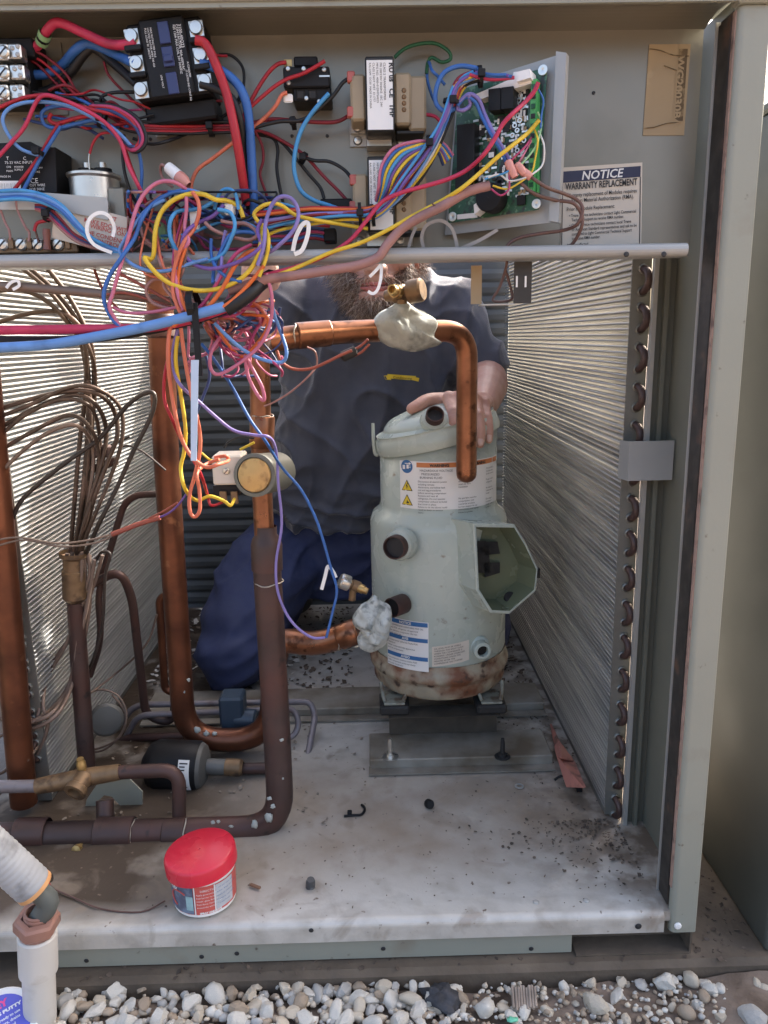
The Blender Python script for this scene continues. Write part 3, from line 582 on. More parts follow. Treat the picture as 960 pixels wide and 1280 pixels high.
# dark riser with reducer
rz = thing('hot_gas_riser', V(345, 1000, .17), 'thick dark oxidised pipe rising from the deck behind the red tub', 'pipe', PG)
q = MB(); pts = [V(-60, 1047, .17), V(150, 1042, .17), V(352, 1036, .175), V(345, 900, .185), V(333, 697, .20)]
q.tube(fillet([Vector(p) for p in pts], .055, 8), .0178, 18, smooth=0)
q.build('elbow_run', M['copper_dark'], rz)
def sleeve(p0, p1, r, m, name, parent, n=18):
    q = MB(); d = Vector(p1)-Vector(p0); L = d.length; q.lathe([(r*.93, 0), (r, .0015), (r, L-.0015), (r*.93, L)], p0, d, n); return q.build(name, m, parent)
for a, c, r in ((120, 168, .0208), (20, 60, .020), (205, 233, .0194)): sleeve(V(a, 1042, .17), V(c, 1041, .17), r, M['copper_dark'], 'coupling', rz)
q = MB(); q.lathe([(.0195, 0), (.0195, .032), (.0175, .040), (.0135, .046), (.0130, .056)], V(334, 712, .199), V(332, 640, .20)-V(334, 712, .199), 18); q.build('reducer', M['copper_dark'], rz)
q = MB(); q.tube(fillet([V(331, 680, .20), V(327, 600, .205), V(325, 470, .21), V(323, 420, .212)], .02, 3), .0125, 16, smooth=0); q.build('upper_riser', M['copper'], rz)
sleeve(V(328, 520, .207), V(327, 560, .206), .0150, M['copper'], 'coupling', rz)
q = MB(); q.tube([V(318, 1042, .172)+Vector((0, 0, .0)), V(344, 1020, .173)], .001, 4); 
# cut discharge line
dl = thing('discharge_line', V(430, 418, .27), 'cut copper line running right and hooking down in front of the compressor', 'pipe', PG)
q = MB(); pts = [V(318, 428, .215), V(400, 417, .245), V(470, 413, .275), V(584, 414, .325), V(583, 590, .325)]
q.tube(fillet([Vector(p) for p in pts], .036, 9), .0143, 18, smooth=0)
e = V(583, 590, .325); d0 = (V(583, 590, .325)-V(584, 414, .325)).normalized()
q.lathe([(.0143, -.002), (.0142, .003), (.0130, .008), (.009, .0125), (.004, .0145), (.0001, .015)], e, d0, 18); q.build('bent_tube', M['copper'], dl)
sleeve(V(370, 420, .233), V(412, 416.5, .250), .0160, M['copper'], 'coupling', dl)
q = MB(); q.lathe([(.0165, -.012), (.0165, .018)], V(323, 428, .212), (0, 0, 1), 16); q.build('tee', M['copper_dark'], dl)
# solenoid valve on the riser
sv = thing('solenoid_valve', V(300, 595, .16), 'round brass valve and grey coil box on the copper riser', 'valve')
q = MB(); f = V(318, 594, .115); q.lathe([(.0235, -.075), (.0235, -.004), (.0245, -.003), (.0245, .0), (.0205, .0005), (.020, -.001), (.0001, -.001, 1)], f, (-.22, -1, .12), 28); q.build('valve_body', [M['paint_dark'], M['brass']], sv)
q = MB(); q.lathe([(.0195, .0), (.0185, .0015), (.0001, .0018)], f, (-.22, -1, .12), 28); q.build('end_cap', M['brass'], sv)
a, c = V(264, 570, .125), V(304, 606, .125); q = MB(); q.box(a.x, c.x, .125, .165, c.z, a.z, bev=.002); bx_ = q.build('coil_box', M['cream'], sv); screw(283, 589, .1245, .004, M['steel'], bx_, slot=True)
a, c = V(266, 607, .13), V(300, 619, .13); q = MB(); q.box(a.x, c.x, .131, .162, c.z, a.z-.0005); q.build('connector_base', M['black'], sv)
for x in (279, 293): a, c = V(x-5, 614, .128), V(x+5, 630, .128); q = MB(); q.box(a.x, c.x, .127, .1305, c.z, a.z, bev=.0008); q.build('spade_terminal', M['brassd'], sv)
# putty lumps
def lump(px, py, Y, rx, ry, rz, m, label, seed, cat='putty'):
    q = MB(); c = V(px, py, Y); vs = []; q.ball((0, 0, 0), 1, 1, 1, 40, 26)
    for i, v in enumerate(q.v):
        k = 1+.30*noise.noise(v*1.1+Vector((seed, 2*seed, 0)))+.13*noise.noise(v*2.8+Vector((0, seed, 0)))+.06*noise.noise(v*7+Vector((seed, 0, 0)))+.03*noise.noise(v*15)
        q.v[i] = Vector((v.x*rx*k, v.y*ry*k, v.z*rz*k))+c
    return q.build('heat_putty', m, label=label, cat=cat, group='lumps of heat putty')
def wad(outline, Y, depth, m, label, seed, fold):
    pts = [V(x, y, Y) for x, y in outline]; pts, _ = catmull(pts+[pts[0]], [0]*(len(pts)+1), 5); pts = pts[:-1]; n = len(pts); c = sum(pts, Vector())/n; q = MB(); vs = []; K = 12
    for side in (-1, 1):
        for k in range(K+1):
            t = k/K; h = depth*math.sqrt(max(0, 1-(1-t)**2.2))
            for i, p_ in enumerate(pts):
                v = p_+(c-p_)*(t*.985); r_ = noise.noise(Vector((v.x*45+seed, v.z*45, side))); w_ = abs(noise.noise(Vector((v.x*70, v.z*70+seed, side*3)))); x_ = abs(noise.noise(Vector((v.x*150, v.z*150+seed, side*7))))
                vs.append(v+Vector((r_*.002, side*h*(1+.35*r_)-side*(t > 0)*(fold*(.5-w_)*min(1, t*4)+fold*.35*(.4-x_)*min(1, t*4)), r_*.001)))
    L_ = (K+1)*n; fs = []
    for s_ in (0, 1):
        for k in range(K):
            for i in range(n):
                f_ = (s_*L_+k*n+i, s_*L_+k*n+(i+1) % n, s_*L_+(k+1)*n+(i+1) % n, s_*L_+(k+1)*n+i); fs.append(f_ if s_ == 0 else f_[::-1])
        fs.append(tuple(s_*L_+K*n+i for i in range(n)))
    fs += [(i, L_+i, L_+(i+1) % n, (i+1) % n) for i in range(n)]
    return q.add(vs, fs, 0, True).build('heat_putty', m, label=label, cat='putty', group='lumps of heat putty')
wad([(465, 403), (474, 391), (490, 382), (497, 375), (508, 377), (516, 383), (534, 392), (547, 403), (543, 420), (552, 429), (534, 436), (518, 440), (500, 437), (482, 431), (468, 419)], .272, .028, M['putty'], 'big lump of dried cracked grey putty around the cut copper line', 3, .006)
wad([(441, 770), (450, 757), (460, 751), (468, 744), (477, 751), (487, 757), (490, 772), (487, 790), (485, 801), (475, 811), (463, 815), (449, 809), (447, 798), (451, 787), (442, 780)], .316, .030, M['puttywet'], 'wet white lump of putty around the lower copper elbow', 8, .011)
# service valves with caps
def schrader(px, py, Y, d, label, s=1., capm=None, d2=None):
    t = thing('service_valve', V(px, py, Y), label, 'valve', 'brass service valves'); c = V(px, py, Y); d = Vector(d).normalized()
    q = MB(); q.lathe([(.0048*s, -.018*s), (.006*s, -.012*s), (.0075*s, -.010*s), (.0075*s, .0), (.006*s, .001*s), (.006*s, .004*s)], c, d, 12); q.build('valve_stem', M['brassd'], t)
    q = MB(); q.lathe([(.0095*s, .004*s), (.0100*s, .005*s), (.0100*s, .015*s), (.0085*s, .017*s), (.0001, .017*s)], c, d, 16); q.build('cap', capm or M['brassd'], t)
    if d2: 
        e = Vector(d2).normalized(); q = MB(); q.lathe([(.0042*s, 0), (.0058*s, .005*s), (.0058*s, .012*s), (.0048*s, .0122*s), (.0042*s, .018*s), (.0030*s, .018*s), (.0028*s, .012*s), (.0001, .012*s)], c-d*.004*s, e, 12); q.build('core_port', M['brass'], t)
        q = MB(); q.lathe([(.0048*s, 0), (.0045*s, .02*s)], c-d*.002*s, Vector((-.12, 0, -1)), 10); q.build('neck', M['brassd'], t)
    return t
schrader(506, 366, .262, (.75, -.35, .10), 'dark brass service valve standing on the upper putty lump', 1.45, M['brassd'], (-.45, -.9, .15))
schrader(440, 731, .300, (-.85, -.15, .42), 'brass service valve with ribbed cap above the lower putty lump', 1.1, M['steel'], (.86, -.25, -.35))
# far-left thick header pipe
pipe('header_pipe', [V(-24, 420, .228), V(-6, 600, .228), V(30, 1004, .228)], .0178, M['copper_red'], 'thick copper header pipe at the far left in front of the coil plate', bend=.02)
# ----- liquid side
pipe('liquid_tube', [V(213, 617, .40), V(158, 619, .42), V(122, 740, .42), V(127, 800, .42), V(112, 845, .42)], .0052, M['copper_dark'], 'thin dark tube running from the thick red pipe down the left coil', bend=.03, n=10)
q = pipe('liquid_tube', [V(96, 740, .40), V(150, 712, .40), V(165, 745, .41), V(182, 895, .43), V(215, 905, .43), V(222, 860, .43)], .0068, M['copper_dark'], 'dark tube crooked over beside the distributor with a tight bottom bend', bend=.026, n=10)
pipe('liquid_tube', [V(214, 742, .47), V(199, 748, .47), V(206, 862, .47), V(220, 866, .47)], .0066, M['copper_red'], 'short reddish tube loop half hidden behind the thick red pipe', bend=.02, n=10)
pipe('liquid_tube', [V(150, 905, .45), V(168, 881, .45), V(388, 877, .44), V(394, 895, .43), V(382, 960, .34), V(340, 960, .31), V(240, 964, .31)], .0052, M['greytube'], 'outer grey tube of the double loop around the dark riser', bend=.02, n=10)
pipe('liquid_tube', [V(150, 935, .43), V(172, 894, .42), V(368, 886, .41), V(374, 905, .40), V(368, 920, .39), V(352, 925, .38)], .0050, M['greytube'], 'inner grey tube of the double loop around the dark riser', bend=.02, n=10)
pipe('liquid_tube', [V(110, 945, .42), V(160, 922, .42), V(230, 920, .40)], .0066, M['copper_dark'], 'short dark tube entering behind the black filter drier', bend=.02, n=10)
blk = thing('check_valve', V(295, 905, .40), 'small dark blue black valve on the grey tubes behind the U bend', 'valve')
a, c = V(272, 874, .385), V(318, 912, .385); q = MB(); q.box(a.x, c.x-.016, .386, .425, c.z, a.z, bev=.004); q.build('valve_block', mat('dark_blue_grey', (.03, .05, .075), .4), blk)
q = MB(); q.lathe([(.016, -.006), (.016, .024), (.013, .027), (.0001, .027)], V(300, 898, .40), (1, -.1, -.05), 18); q.build('valve_bonnet', MATS['dark_blue_grey'], blk)
M['drier_end'] = mat('drier_end_grey', (.13, .13, .12), .55, .2)
fd = thing('filter_drier', V(235, 990, .30), 'black filter drier canister lying on the deck with a white paper label', 'filter drier')
ax = Vector((1, -.06, -.04)).normalized(); c0 = V(193, 955, .30); Rr = .036
q = MB(); q.lathe([(.012, -.016), (.030, -.006), (Rr, .006), (Rr, .066), (Rr-.002, .069)], c0, ax, 28); q.build('canister', M['black'], fd)
q = MB(); q.lathe([(Rr-.002, .069), (Rr-.005, .074), (Rr-.014, .078), (.0115, .079), (.0115, .104), (.0105, .106)], c0, ax, 28); q.build('end_cone', M['drier_end'], fd)
q = MB(); q.lathe([(.0125, .106), (.0125, .128), (.0088, .132)], c0, ax, 16); q.build('union', M['brassd'], fd)
q = MB(); pv = Vector((0, 0, 1)); W2 = ax.cross(pv).normalized()
def onfd(t, h): return c0+ax*h+(W2*math.cos(t)+pv*math.sin(t))*(Rr+.0006)
fr_ = W2 if W2.y < 0 else -W2; W2 = fr_; vs = []
for i in range(11): t = -.75+1.5*i/10; vs += [onfd(t, .046), onfd(t, .062)]
q.add(vs, [(2*i, 2*i+2, 2*i+3, 2*i+1) for i in range(10)], 0, True); pl_ = q.build('paper_label', M['white'], fd)
q = MB()
for k in range(11):
    t = -.66+k*.125; L_ = .006+random.random()*.006
    q.add([onfd(t, .048)+W2*.0004, onfd(t, .048+L_)+W2*.0004, onfd(t+.05, .048+L_)+W2*.0004, onfd(t+.05, .048)+W2*.0004], [(0, 1, 2, 3)])
q.build('printed_lines', M['ink'], pl_)
pipe('liquid_tube', [V(296, 961, .30), V(340, 960, .30)], .0085, M['copper_dark'], 'stub of brown tube leaving the filter drier toward the dark riser', bend=.01, n=12)
# brass valve with side pipe and bracket
bv = thing('shutoff_valve', V(100, 1000, .20), 'dull brass shutoff valve with a round open port at lower left', 'valve')
q = MB(); q.tube([V(46, 983, .192), V(104, 972, .195), V(150, 965, .198)], [.0105, .0125, .0105], 14, smooth=0); q.build('valve_body', M['brassd'], bv)
q = MB(); q.lathe([(.012, -.022), (.012, -.006), (.0145, -.004), (.0145, .004), (.0095, .0045), (.0085, -.004), (.0001, -.004)], V(95, 988, .172), (-.25, -.85, -.35), 20); q.build('port', M['brassd'], bv)
q = MB(); q.lathe([(.0045, 0), (.0045, .008), (.0062, .008), (.0062, .016), (.0048, .018), (.0048, .022), (.0001, .022)], V(104, 966, .194), (-.05, -.1, 1), 12); q.build('flare_cap', M['brass'], bv)
pipe('side_pipe', [V(-40, 984, .188), V(50, 982.5, .192)], .0085, M['greytube'], 'grey brown tube entering the brass valve from the left edge', n=12)
pipe('liquid_line', [V(138, 966, .198), V(224, 962, .20), V(224, 1030, .19)], .0094, M['copper_dark'], 'brown pipe leaving the brass valve and turning down to the deck pipe', bend=.025, n=12)
q = MB(); pl = [(104, 1024), (108, 1000), (125, 975), (158, 970), (178, 990), (178, 1025), (160, 1012), (148, 1005), (140, 996), (130, 994), (122, 1002), (120, 1026)]
f_ = [V(x, y, .235) for x, y in pl]; n = len(pl); q.add(f_+[p+Vector((0, .0025, 0)) for p in f_], [tuple(range(n))]+[(i, n+i, n+(i+1) % n, (i+1) % n) for i in range(n)]); q.build('pipe_bracket', M['paint'], label='pale green grey bracket plate holding the brass valve', cat='bracket')
q = MB(); q.tube([V(132, 1035, .185), V(131, 1000, .20)], .0115, 12, smooth=0); q.lathe([(.004, 0), (.004, .01), (.006, .01), (.006, .017), (.0001, .018)], V(103, 1056, .155), (-.1, -.8, .2), 10, 1); q.build('pipe_tee', [M['copper_dark'], M['brass']], label='short upright branch with a tiny valve on the thick deck pipe', cat='pipe')
# distributor
ds = thing('distributor', V(95, 930, .30), 'brass distributor on an upright tube where the thin brown tubes meet', 'distributor')
q = MB(); q.lathe([(.011, 0), (.0165, .006), (.0165, .045), (.0145, .047), (.0145, .062), (.019, .066), (.019, .072)], V(94, 752, .30), V(92, 690, .30)-V(94, 752, .30), 18); q.build('distributor_body', M['brassd'], ds)
q = MB(); q.tube([V(94, 752, .30), V(100, 840, .305), V(112, 1006, .29)], [.011, .0125, .012], 14, smooth=3); q.build('inlet_tube', M['copper_dark'], ds)
q = MB(); q.lathe([(.022, -.008), (.026, -.006), (.026, .0), (.022, .004), (.010, .006), (.0001, .006)], V(133, 900, .38), (.35, -1, .25), 20); q.build('thermal_bulb_head', M['drier_end'], label='round grey valve head beside the coiled thin tube at lower left', cat='valve')

def braze(p, d, r, parent):
    q = MB(); d = Vector(d).normalized(); u = d.orthogonal().normalized(); w_ = d.cross(u); pts = [p+(u*math.cos(a)+w_*math.sin(a))*(r-.0004+random.uniform(-.0003, .0004))+d*random.uniform(-.0012, .0012) for a in [2*math.pi*i/14 for i in range(15)]]
    q.tube(pts, [random.uniform(.0006, .0012) for _ in pts], 5, smooth=2); return q.build('braze_ring', M['solder'], parent)
up = (0, 0, 1); rt = V(233, 1042, .17)-V(168, 1042, .17)
for p_, d_, r_, t_ in ((V(168, 1042, .17), rt, .0185, rz), (V(233, 1041, .17), rt, .0185, rz), (V(336, 727, .198), up, .0188, rz), (V(328, 520, .207), up, .0135, rz), (V(412, 416.5, .250), rt, .0150, dl), (V(370, 420, .233), rt, .0150, dl), (V(424, 797, .350), rt, .0192, ut), (V(203, 400, .342), up, .0182, ut)): braze(p_, d_, r_, t_)
r_ = random.Random(8)
for x, y, Y, s_, t_ in ((266, 1028, .151, .0030, rz), (273, 1027, .151, .0028, rz), (289, 1033, .151, .0026, rz), (318, 1030, .155, .004, rz), (336, 1022, .158, .005, rz), (341, 1008, .160, .0032, rz), (352, 925, .165, .0028, rz), (353, 973, .165, .0026, rz), (337, 998, .160, .0035, rz), (247, 912, .344, .005, ut), (258, 917, .344, .0045, ut), (268, 917, .344, .004, ut), (219, 845, .342, .0035, ut), (236, 850, .342, .003, ut), (230, 865, .342, .002, ut), (219, 820, .342, .0028, ut), (281, 930, .346, .0022, ut)):
    q = MB(); q.ball(V(x, y, Y), s_, s_*.55, s_*r_.uniform(.6, 1.5), 10, 6, jit=.6, seed=r_.random()*30); q.build('white_drip', M['putty'], t_)
# ================= control compartment
YF = .0597      # face of the control panel
def pbox(px0, py0, px1, py1, y0, y1, m, name, parent=None, bev=.0012, **kw):
    """box whose front face (at depth y0) covers the given photo rectangle"""
    cx, cy = (px0+px1)/2, (py0+py1)/2
    q = MB(); q.box(P(px0, cy, Y=y0).x, P(px1, cy, Y=y0).x, y0, y1, P(cx, py1, Y=y0).z, P(cx, py0, Y=y0).z, bev=bev); return q.build(name, m, parent, **kw)
# terminal block
tbk = thing('terminal_block', V(5, 128, .05), 'black power terminal block with three metal lugs at the upper left edge', 'terminal block')
pbox(-40, 47, 42, 72, .03, YF, M['black'], 'base', tbk); pbox(-40, 72, 36, 128, .028, YF, M['black'], 'base', tbk)
for py in (64, 90, 115):
    pbox(-30, py-10, 10, py+11, .012, .0275, M['steel'], 'lug', tbk); l = pbox(9.5+(py > 70)*2, py-10, 26+(py > 70)*4, py+9, .014, .0275, M['steel'], 'clamp', tbk)
    screw(5, py+1, .0118, .0052, M['steel'], l, slot=True)
    for dx, dy in ((15, -4), (22, -6), (22, 4)): screw(dx+(py > 70)*3, py+dy, .0138, .0019, M['galv'], l)
# contactor: tilted body
ct = thing('contactor', V(213, 138, .04), 'big black contactor with blue centre bars on the control panel', 'contactor')
O = V(213, 87, .012); Ux = (V(252, 85, .012)-V(174, 89, .012)).normalized(); Uz = Vector((0, -1, 0)).cross(Ux).normalized()*-1
if Uz.z < 0: Uz = -Uz
Ud = Ux.cross(Uz).normalized(); Ud = Ud if Ud.y > 0 else -Ud; tilt = Matrix.Rotation(math.radians(-4), 3, 'Y'); Ux, Uz = tilt @ Ux, tilt @ Uz
k_ = mpp(.012)
def cb(px0, py0, px1, py1, d0, d1, m, name, parent, bev=.001, q=None):
    """box in the contactor frame; photo offsets from its centre"""
    Mx = Matrix(((Ux.x, Ud.x, Uz.x, O.x), (Ux.y, Ud.y, Uz.y, O.y), (Ux.z, Ud.z, Uz.z, O.z), (0, 0, 0, 1)))
    r_ = MB(); r_.box(px0*k_, px1*k_, d0, d1, -py1*k_, -py0*k_, bev=bev, M=Mx); return r_.build(name, m, parent)
cb(-42, -50, 42, 28, .000, .046, M['black'], 'body', ct, .002); cb(-26, -51, 24, 28.5, -.004, .0, M['black'], 'cover', ct, .0015); cb(-40, 28.5, 42, 50, .012, .046, M['black'], 'arc_cover', ct, .002)
for y0, y1 in ((-46, -24), (-21, -1), (5, 27)): cb(-5, y0, 7, y1, -.0058, -.0040, M['navyp'] if 'navyp' in M else mat('contactor_blue', (.024, .034, .115), .4), 'blue_bar', ct, .0005)
cb(-4, -12, 6, -5, -.0085, -.006, MATS['contactor_blue'], 'armature', ct, .0006)
for s in (-1, 1):
    for y in (-37, -10, 17):
        lg = cb(s*36-8, y-8, s*36+8, y+9, -.0012, .0, M['steel'], 'lug', ct, .0003); c = O+Ux*(s*36*k_)-Uz*(y*k_)-Ud*.0012
        q = MB(); q.lathe([(.0058, 0), (.0058, .002), (.005, .0034), (.0001, .0036)], c, -Ud, 16); q.build('lug_screw', M['steel'], lg)
    for y in (-24, 3): cb(s*36-9, y-3, s*36+9, y+2.5, -.006, .0, M['black'], 'barrier', ct, .0006)
cb(-8, 50, 22, 54, .03, .047, M['galv'], 'mounting_tab', ct, .0004); cb(48, 33, 62, 52, .044, .0465, M['galv'], 'mounting_tab', ct, .0004); cb(-42, 42, -28, 52, .044, .0465, M['galv'], 'mounting_tab', ct, .0004)
fC = lambda ox, oy: (lambda x, y: O+Ux*(ox*k_+y)-Uz*(oy*k_+x)-Ud*.0043)
for ox, oy, s_, sz in ((17.5, -42, '3100-40Q23', .0036), (14.5, -42, 'CONTACTOR 90A-600VAC', .0030), (11.5, -42, 'RES 120A MAX COIL 24V 50/60HZ', .0026), (20.5, -4, 'A123456789', .0024), (17.5, 4, '\u24dd LISTED IND CONT EQ', .0022), (-14, -42, 'MAX RATING PER POLE', .0022), (-17, -42, 'LOCKED ROTOR AMPS 540 450', .0022), (-20, -42, 'FULL LOAD 90  240/277V', .0022), (-11, 6, 'LINE VOLT', .0022)):
    text(s_, sz, fC(ox, oy), M['white'], ct)
# relay
rl_ = thing('relay', V(383, 128, .05), 'small black relay with screw terminals right of the contactor', 'relay')
pbox(354, 83, 412, 109, .026, YF, M['black'], 'body', rl_); pbox(367, 70, 397, 83, .034, YF, M['black'], 'top', rl_); pbox(366, 109, 414, 127, .030, YF, M['black'], 'terminal_row', rl_)
pbox(370, 112, 381, 124, .0285, .03, M['blackrub'], 'partition', rl_); pbox(385, 112, 396, 124, .0285, .03, M['blackrub'], 'partition', rl_)
for x, y, Y in ((360, 86, .0255), (379.5, 86, .0255), (405, 87, .0255), (360.5, 103.5, .0255), (383, 123, .028), (399, 127, .0295)): screw(x, y, Y, .0021, M['steel'], rl_)
pbox(355, 74, 365, 83, .033, .034, M['brass'], 'blade', rl_, .0003); pbox(354, 117, 366, 128, .0245, .0265, M['whitepl'], 'wire_boot', rl_); pbox(399, 94, 412, 96, .0254, .026, M['steel'], 'printed_line', rl_, 0)
# transformers
def transformer(dy, dx, label, lw):
    t = thing('transformer', V(487, 165+dy, .05), label, 'transformer', 'transformers on the control panel')
    pbox(457+dx, 70+dy, 493, 165+dy, .012, .055, M['core'], 'core', t); lb = pbox(459+dx, 75+dy, 491, 162+dy, .0115, .0125, M['white'], 'rating_label', t, 0)
    pbox(438+dx, 92+dy, 457+dx, 151+dy, .020, .055, M['beige'], 'coil_former', t, .002); pbox(493, 90+dy, 514, 156+dy, .018, .055, M['beige'], 'coil_former', t, .002); pbox(511, 94+dy, 533, 163+dy, .022, .055, M['beige'], 'coil_former', t, .002)
    pbox(496, 163+dy, 530, 167+dy, .024, .05, M['core'], 'coil_base', t, .0004)
    for y in (113, 121, 129, 137):
        q = MB(); q.lathe([(.0022, 0), (.0012, .0008), (.0001, .0004)], V(505, y+dy, .0178), (0, -1, 0), 8); q.build('pin', M['brassd'], t)
    br_ = pbox(437+dx, 150+dy, 516, 183+dy, .0575, .0592, M['galv'], 'mounting_bracket', t, .0003); pbox(458, 165.5+dy, 490, 183+dy, .040, .0575, M['steel'], 'bracket_fold', t, .0006); pbox(438+dx, 150+dy, 457+dx, 167+dy, .052, .0572, M['galv'], 'bracket_ear', t, .0005)
    for x, y in ((447+dx, 160), (447+dx, 176), (500, 176)): screw(x, y+dy, .0515 if y == 160 else .0573, .0042, M['steel'], t)
    f0 = V(488, 78+dy, .0112); fT = lambda ox: (lambda x, y: f0+Vector((-ox+y, 0, -x)))
    sk = mpp(.0115)
    for ox, s_, sz, bd in ((4*sk, '\u0421\u0418', .001, 0), (1.5*sk, 'RU us   CE   1HF', .0062, .0002), (8*sk, 'CLASS 2 TRANSFORMER', .0028, 0), (12*sk, 'PRI 208/230V 50/60HZ  SEC 24V', .0026, 0), (16*sk, 'MFG NO. 4000-01DM75AE25', .0026, 0), (20*sk, 'CLASS 2 NOT WET  E11777', .0026, 0), (24*sk, 'RAL-LNM  OC00  MADE IN CHINA', .0024, 0)):
        if sz > .0015: text(s_, sz, fT(ox), M['ink'], lb, bold=bd)
    return t
transformer(0, 0, 'upper transformer with beige coils and a fully visible white label', 1); transformer(125, 3, 'lower transformer half covered by the coloured wire bundle', 1)
# circuit board on its swung-out metal plate
BRp, TRp, BLp = V(698, 277, .000), V(706, 66, .000), V(556, 294, .050)
bu = (BLp-BRp); bv_ = (TRp-BRp); bn = bu.cross(bv_).normalized(); bn = -bn if bn.y > 0 else bn
pcb = thing('circuit_board', (BRp+BLp)/2, 'green circuit board on a metal plate swung out toward the viewer', 'circuit board')
def bp(px, py, off=0.):
    d = ray(px, py); o = BRp+bn*off; t = (o-CAM).dot(bn)/d.dot(bn); return CAM+d*t
def slab(pts, off0, off1, m, name, parent, mi=0):
    a = [bp(x, y, off0) for x, y in pts]; c = [p-bn*(off0-off1) for p in a]; n = len(a); q = MB()
    q.add(a+c, [tuple(range(n)), tuple(range(n, 2*n))[::-1]]+[(i, n+i, n+(i+1) % n, (i+1) % n) for i in range(n)]); return q.build(name, m, parent)
pt = slab([(706, 66), (698, 277), (556, 294), (572, 108)], .0, -.0012, M['rail'], 'backing_plate', pcb)
slab([(695, 64), (708, 66), (698, 278), (686, 276)], .010, .0005, M['rail'], 'plate_flange', pcb)
bd = slab([(684, 84), (673, 262), (560, 279), (573, 112)], .0075, .0060, M['board'], 'board', pcb)
def comp_(pts, h, m, name='component'): return slab(pts, .0076+h, .0076, m, name, bd)
def rect(cx, cy, w_, h_, sk=-.12): return [(cx-w_/2, cy-h_/2-sk*w_/2), (cx+w_/2, cy-h_/2+sk*w_/2), (cx+w_/2, cy+h_/2+sk*w_/2), (cx-w_/2, cy+h_/2-sk*w_/2)]
comp_(rect(618, 124, 15, 27), .016, M['black'], 'relay_cube'); comp_(rect(634, 122, 15, 27), .016, M['black'], 'relay_cube')
comp_([(661, 88), (664, 104), (600, 124), (594, 118), (640, 98), (642, 90)], .013, M['whitepl'], 'connector_housing'); comp_([(645, 90), (662, 86), (663, 97), (646, 102)], .020, M['whitepl'], 'connector_housing')
ts = comp_([(664, 100), (671, 98), (667, 238), (660, 240)], .011, M['greenpl'], 'terminal_strip')
for k in range(11): comp_(rect(667-.36*k*.95+.0, 108+k*12.3, 5.0, 6), .0120, M['ink'] if k % 2 else M['board'], 'terminal_slot')
comp_(rect(673-1, 170, 2.5, 140, 0), .004, M['greenpl'], 'test_pins')
comp_(rect(582, 190, 22, 70), .014, M['black'], 'relay_cube'); comp_(rect(577, 226, 16, 18), .015, M['black'], 'relay_cube'); comp_(rect(614, 191, 9, 12), .004, M['ink'], 'chip'); comp_(rect(614, 193.5, 6.5, 6.5), .0045, M['white'], 'chip_label')
q = MB(); q.lathe([(.0125, 0), (.0125, .016), (.0115, .018), (.0001, .0182)], bp(618, 250, .0076), bn, 22); q.build('capacitor_can', M['black'], bd)
comp_([(592, 256), (601, 250), (600, 262), (593, 268)], .016, M['white'], 'inspection_tag'); comp_(rect(584, 270, 25, 6, -.1), .0006, M['white'], 'serial_label'); comp_(rect(651, 250, 10, 12), .003, M['black'], 'chip')
for x, y in ((679, 88), (671, 255), (566, 271)): q = MB(); q.lathe([(.0042, 0), (.0042, .0016), (.002, .0018), (.0001, .0012)], bp(x, y, .0076), bn, 14); q.build('mounting_screw', M['steel'], bd)
rnd = random.Random(5); cache = {}
parts_px = []
for k in range(290):
    y = rnd.uniform(110, 245); x0_ = 600 if y > 140 else 640; x = rnd.uniform(592 if y > 150 else 640, 658)
    if 605 < x < 626 and 180 < y < 203: continue
    parts_px.append((x, y))
for k, (x, y) in enumerate(parts_px):
    kind = rnd.choice('rrrcckd')
    w_, h_, z_, m = dict(r=(.0050, .0018, .0012, M['steel']), c=(.0020, .0034, .0016, M['tan']), k=(.0060, .0060, .0020, M['ink']), d=(.0018, .0045, .0022, M['whitepl']))[kind]
    if kind not in cache:
        q = MB(); uu = -bu.normalized(); vv = bv_.normalized(); c = bp(x, y, .0077)
        q.add([c+uu*sx*w_/2+vv*sz*h_/2+bn*o for o in (0, z_) for sx, sz in ((-1, -1), (1, -1), (1, 1), (-1, 1))], [(4, 5, 6, 7), (0, 1, 5, 4), (1, 2, 6, 5), (2, 3, 7, 6), (3, 0, 4, 7)])
        o_ = q.build('component', m, bd, org=c); cache[kind] = o_
    else: dup(cache[kind], bp(x, y, .0077), bd)
for k in range(14):
    x, y = 640+rnd.random()*18, 108+k*6.2
    if 'ring' not in cache:
        q = MB(); c = bp(x, y, .0077); q.lathe([(.0022, 0), (.0022, .003), (.0012, .003), (.001, .001), (.0001, .001)], c, bn, 10); cache['ring'] = q.build('trim_pot', M['steel'], bd, org=c)
    else: dup(cache['ring'], bp(x, y, .0077), bd)
# stickers on the panel
def sheet(pts, Y, m, name, parent=None, th=.0005, **kw):
    a = [V(x, y, Y) for x, y in pts]; q = MB(); n = len(a); q.add(a+[p+Vector((0, th, 0)) for p in a], [tuple(range(n))]+[(i, n+i, n+(i+1) % n, (i+1) % n) for i in range(n)]); return q.build(name, m, parent, **kw)
YS = YF-.0006
ns = thing('notice_sticker', V(752, 316, YS), 'cream warranty notice sticker with a navy heading on the control panel', 'sticker')
sheet([(702, 209.5), (803, 203), (801.5, 311), (700.5, 318)], YS, M['cream'], 'paper', ns)
sheet([(703.5, 214.5), (801, 207.5), (800.5, 221), (703, 228.5)], YS-.0005, M['navy'], 'heading_band', ns, .0003)
tl_, tr_ = V(703.5, 214.5, YS-.0009), V(801, 207.5, YS-.0009); fU = (tr_-tl_).normalized(); fV = Vector((-fU.z, 0, fU.x)); fN_ = lambda x, y: tl_+fU*x+fV*y
Wn = (tr_-tl_).length; u = Wn/97.
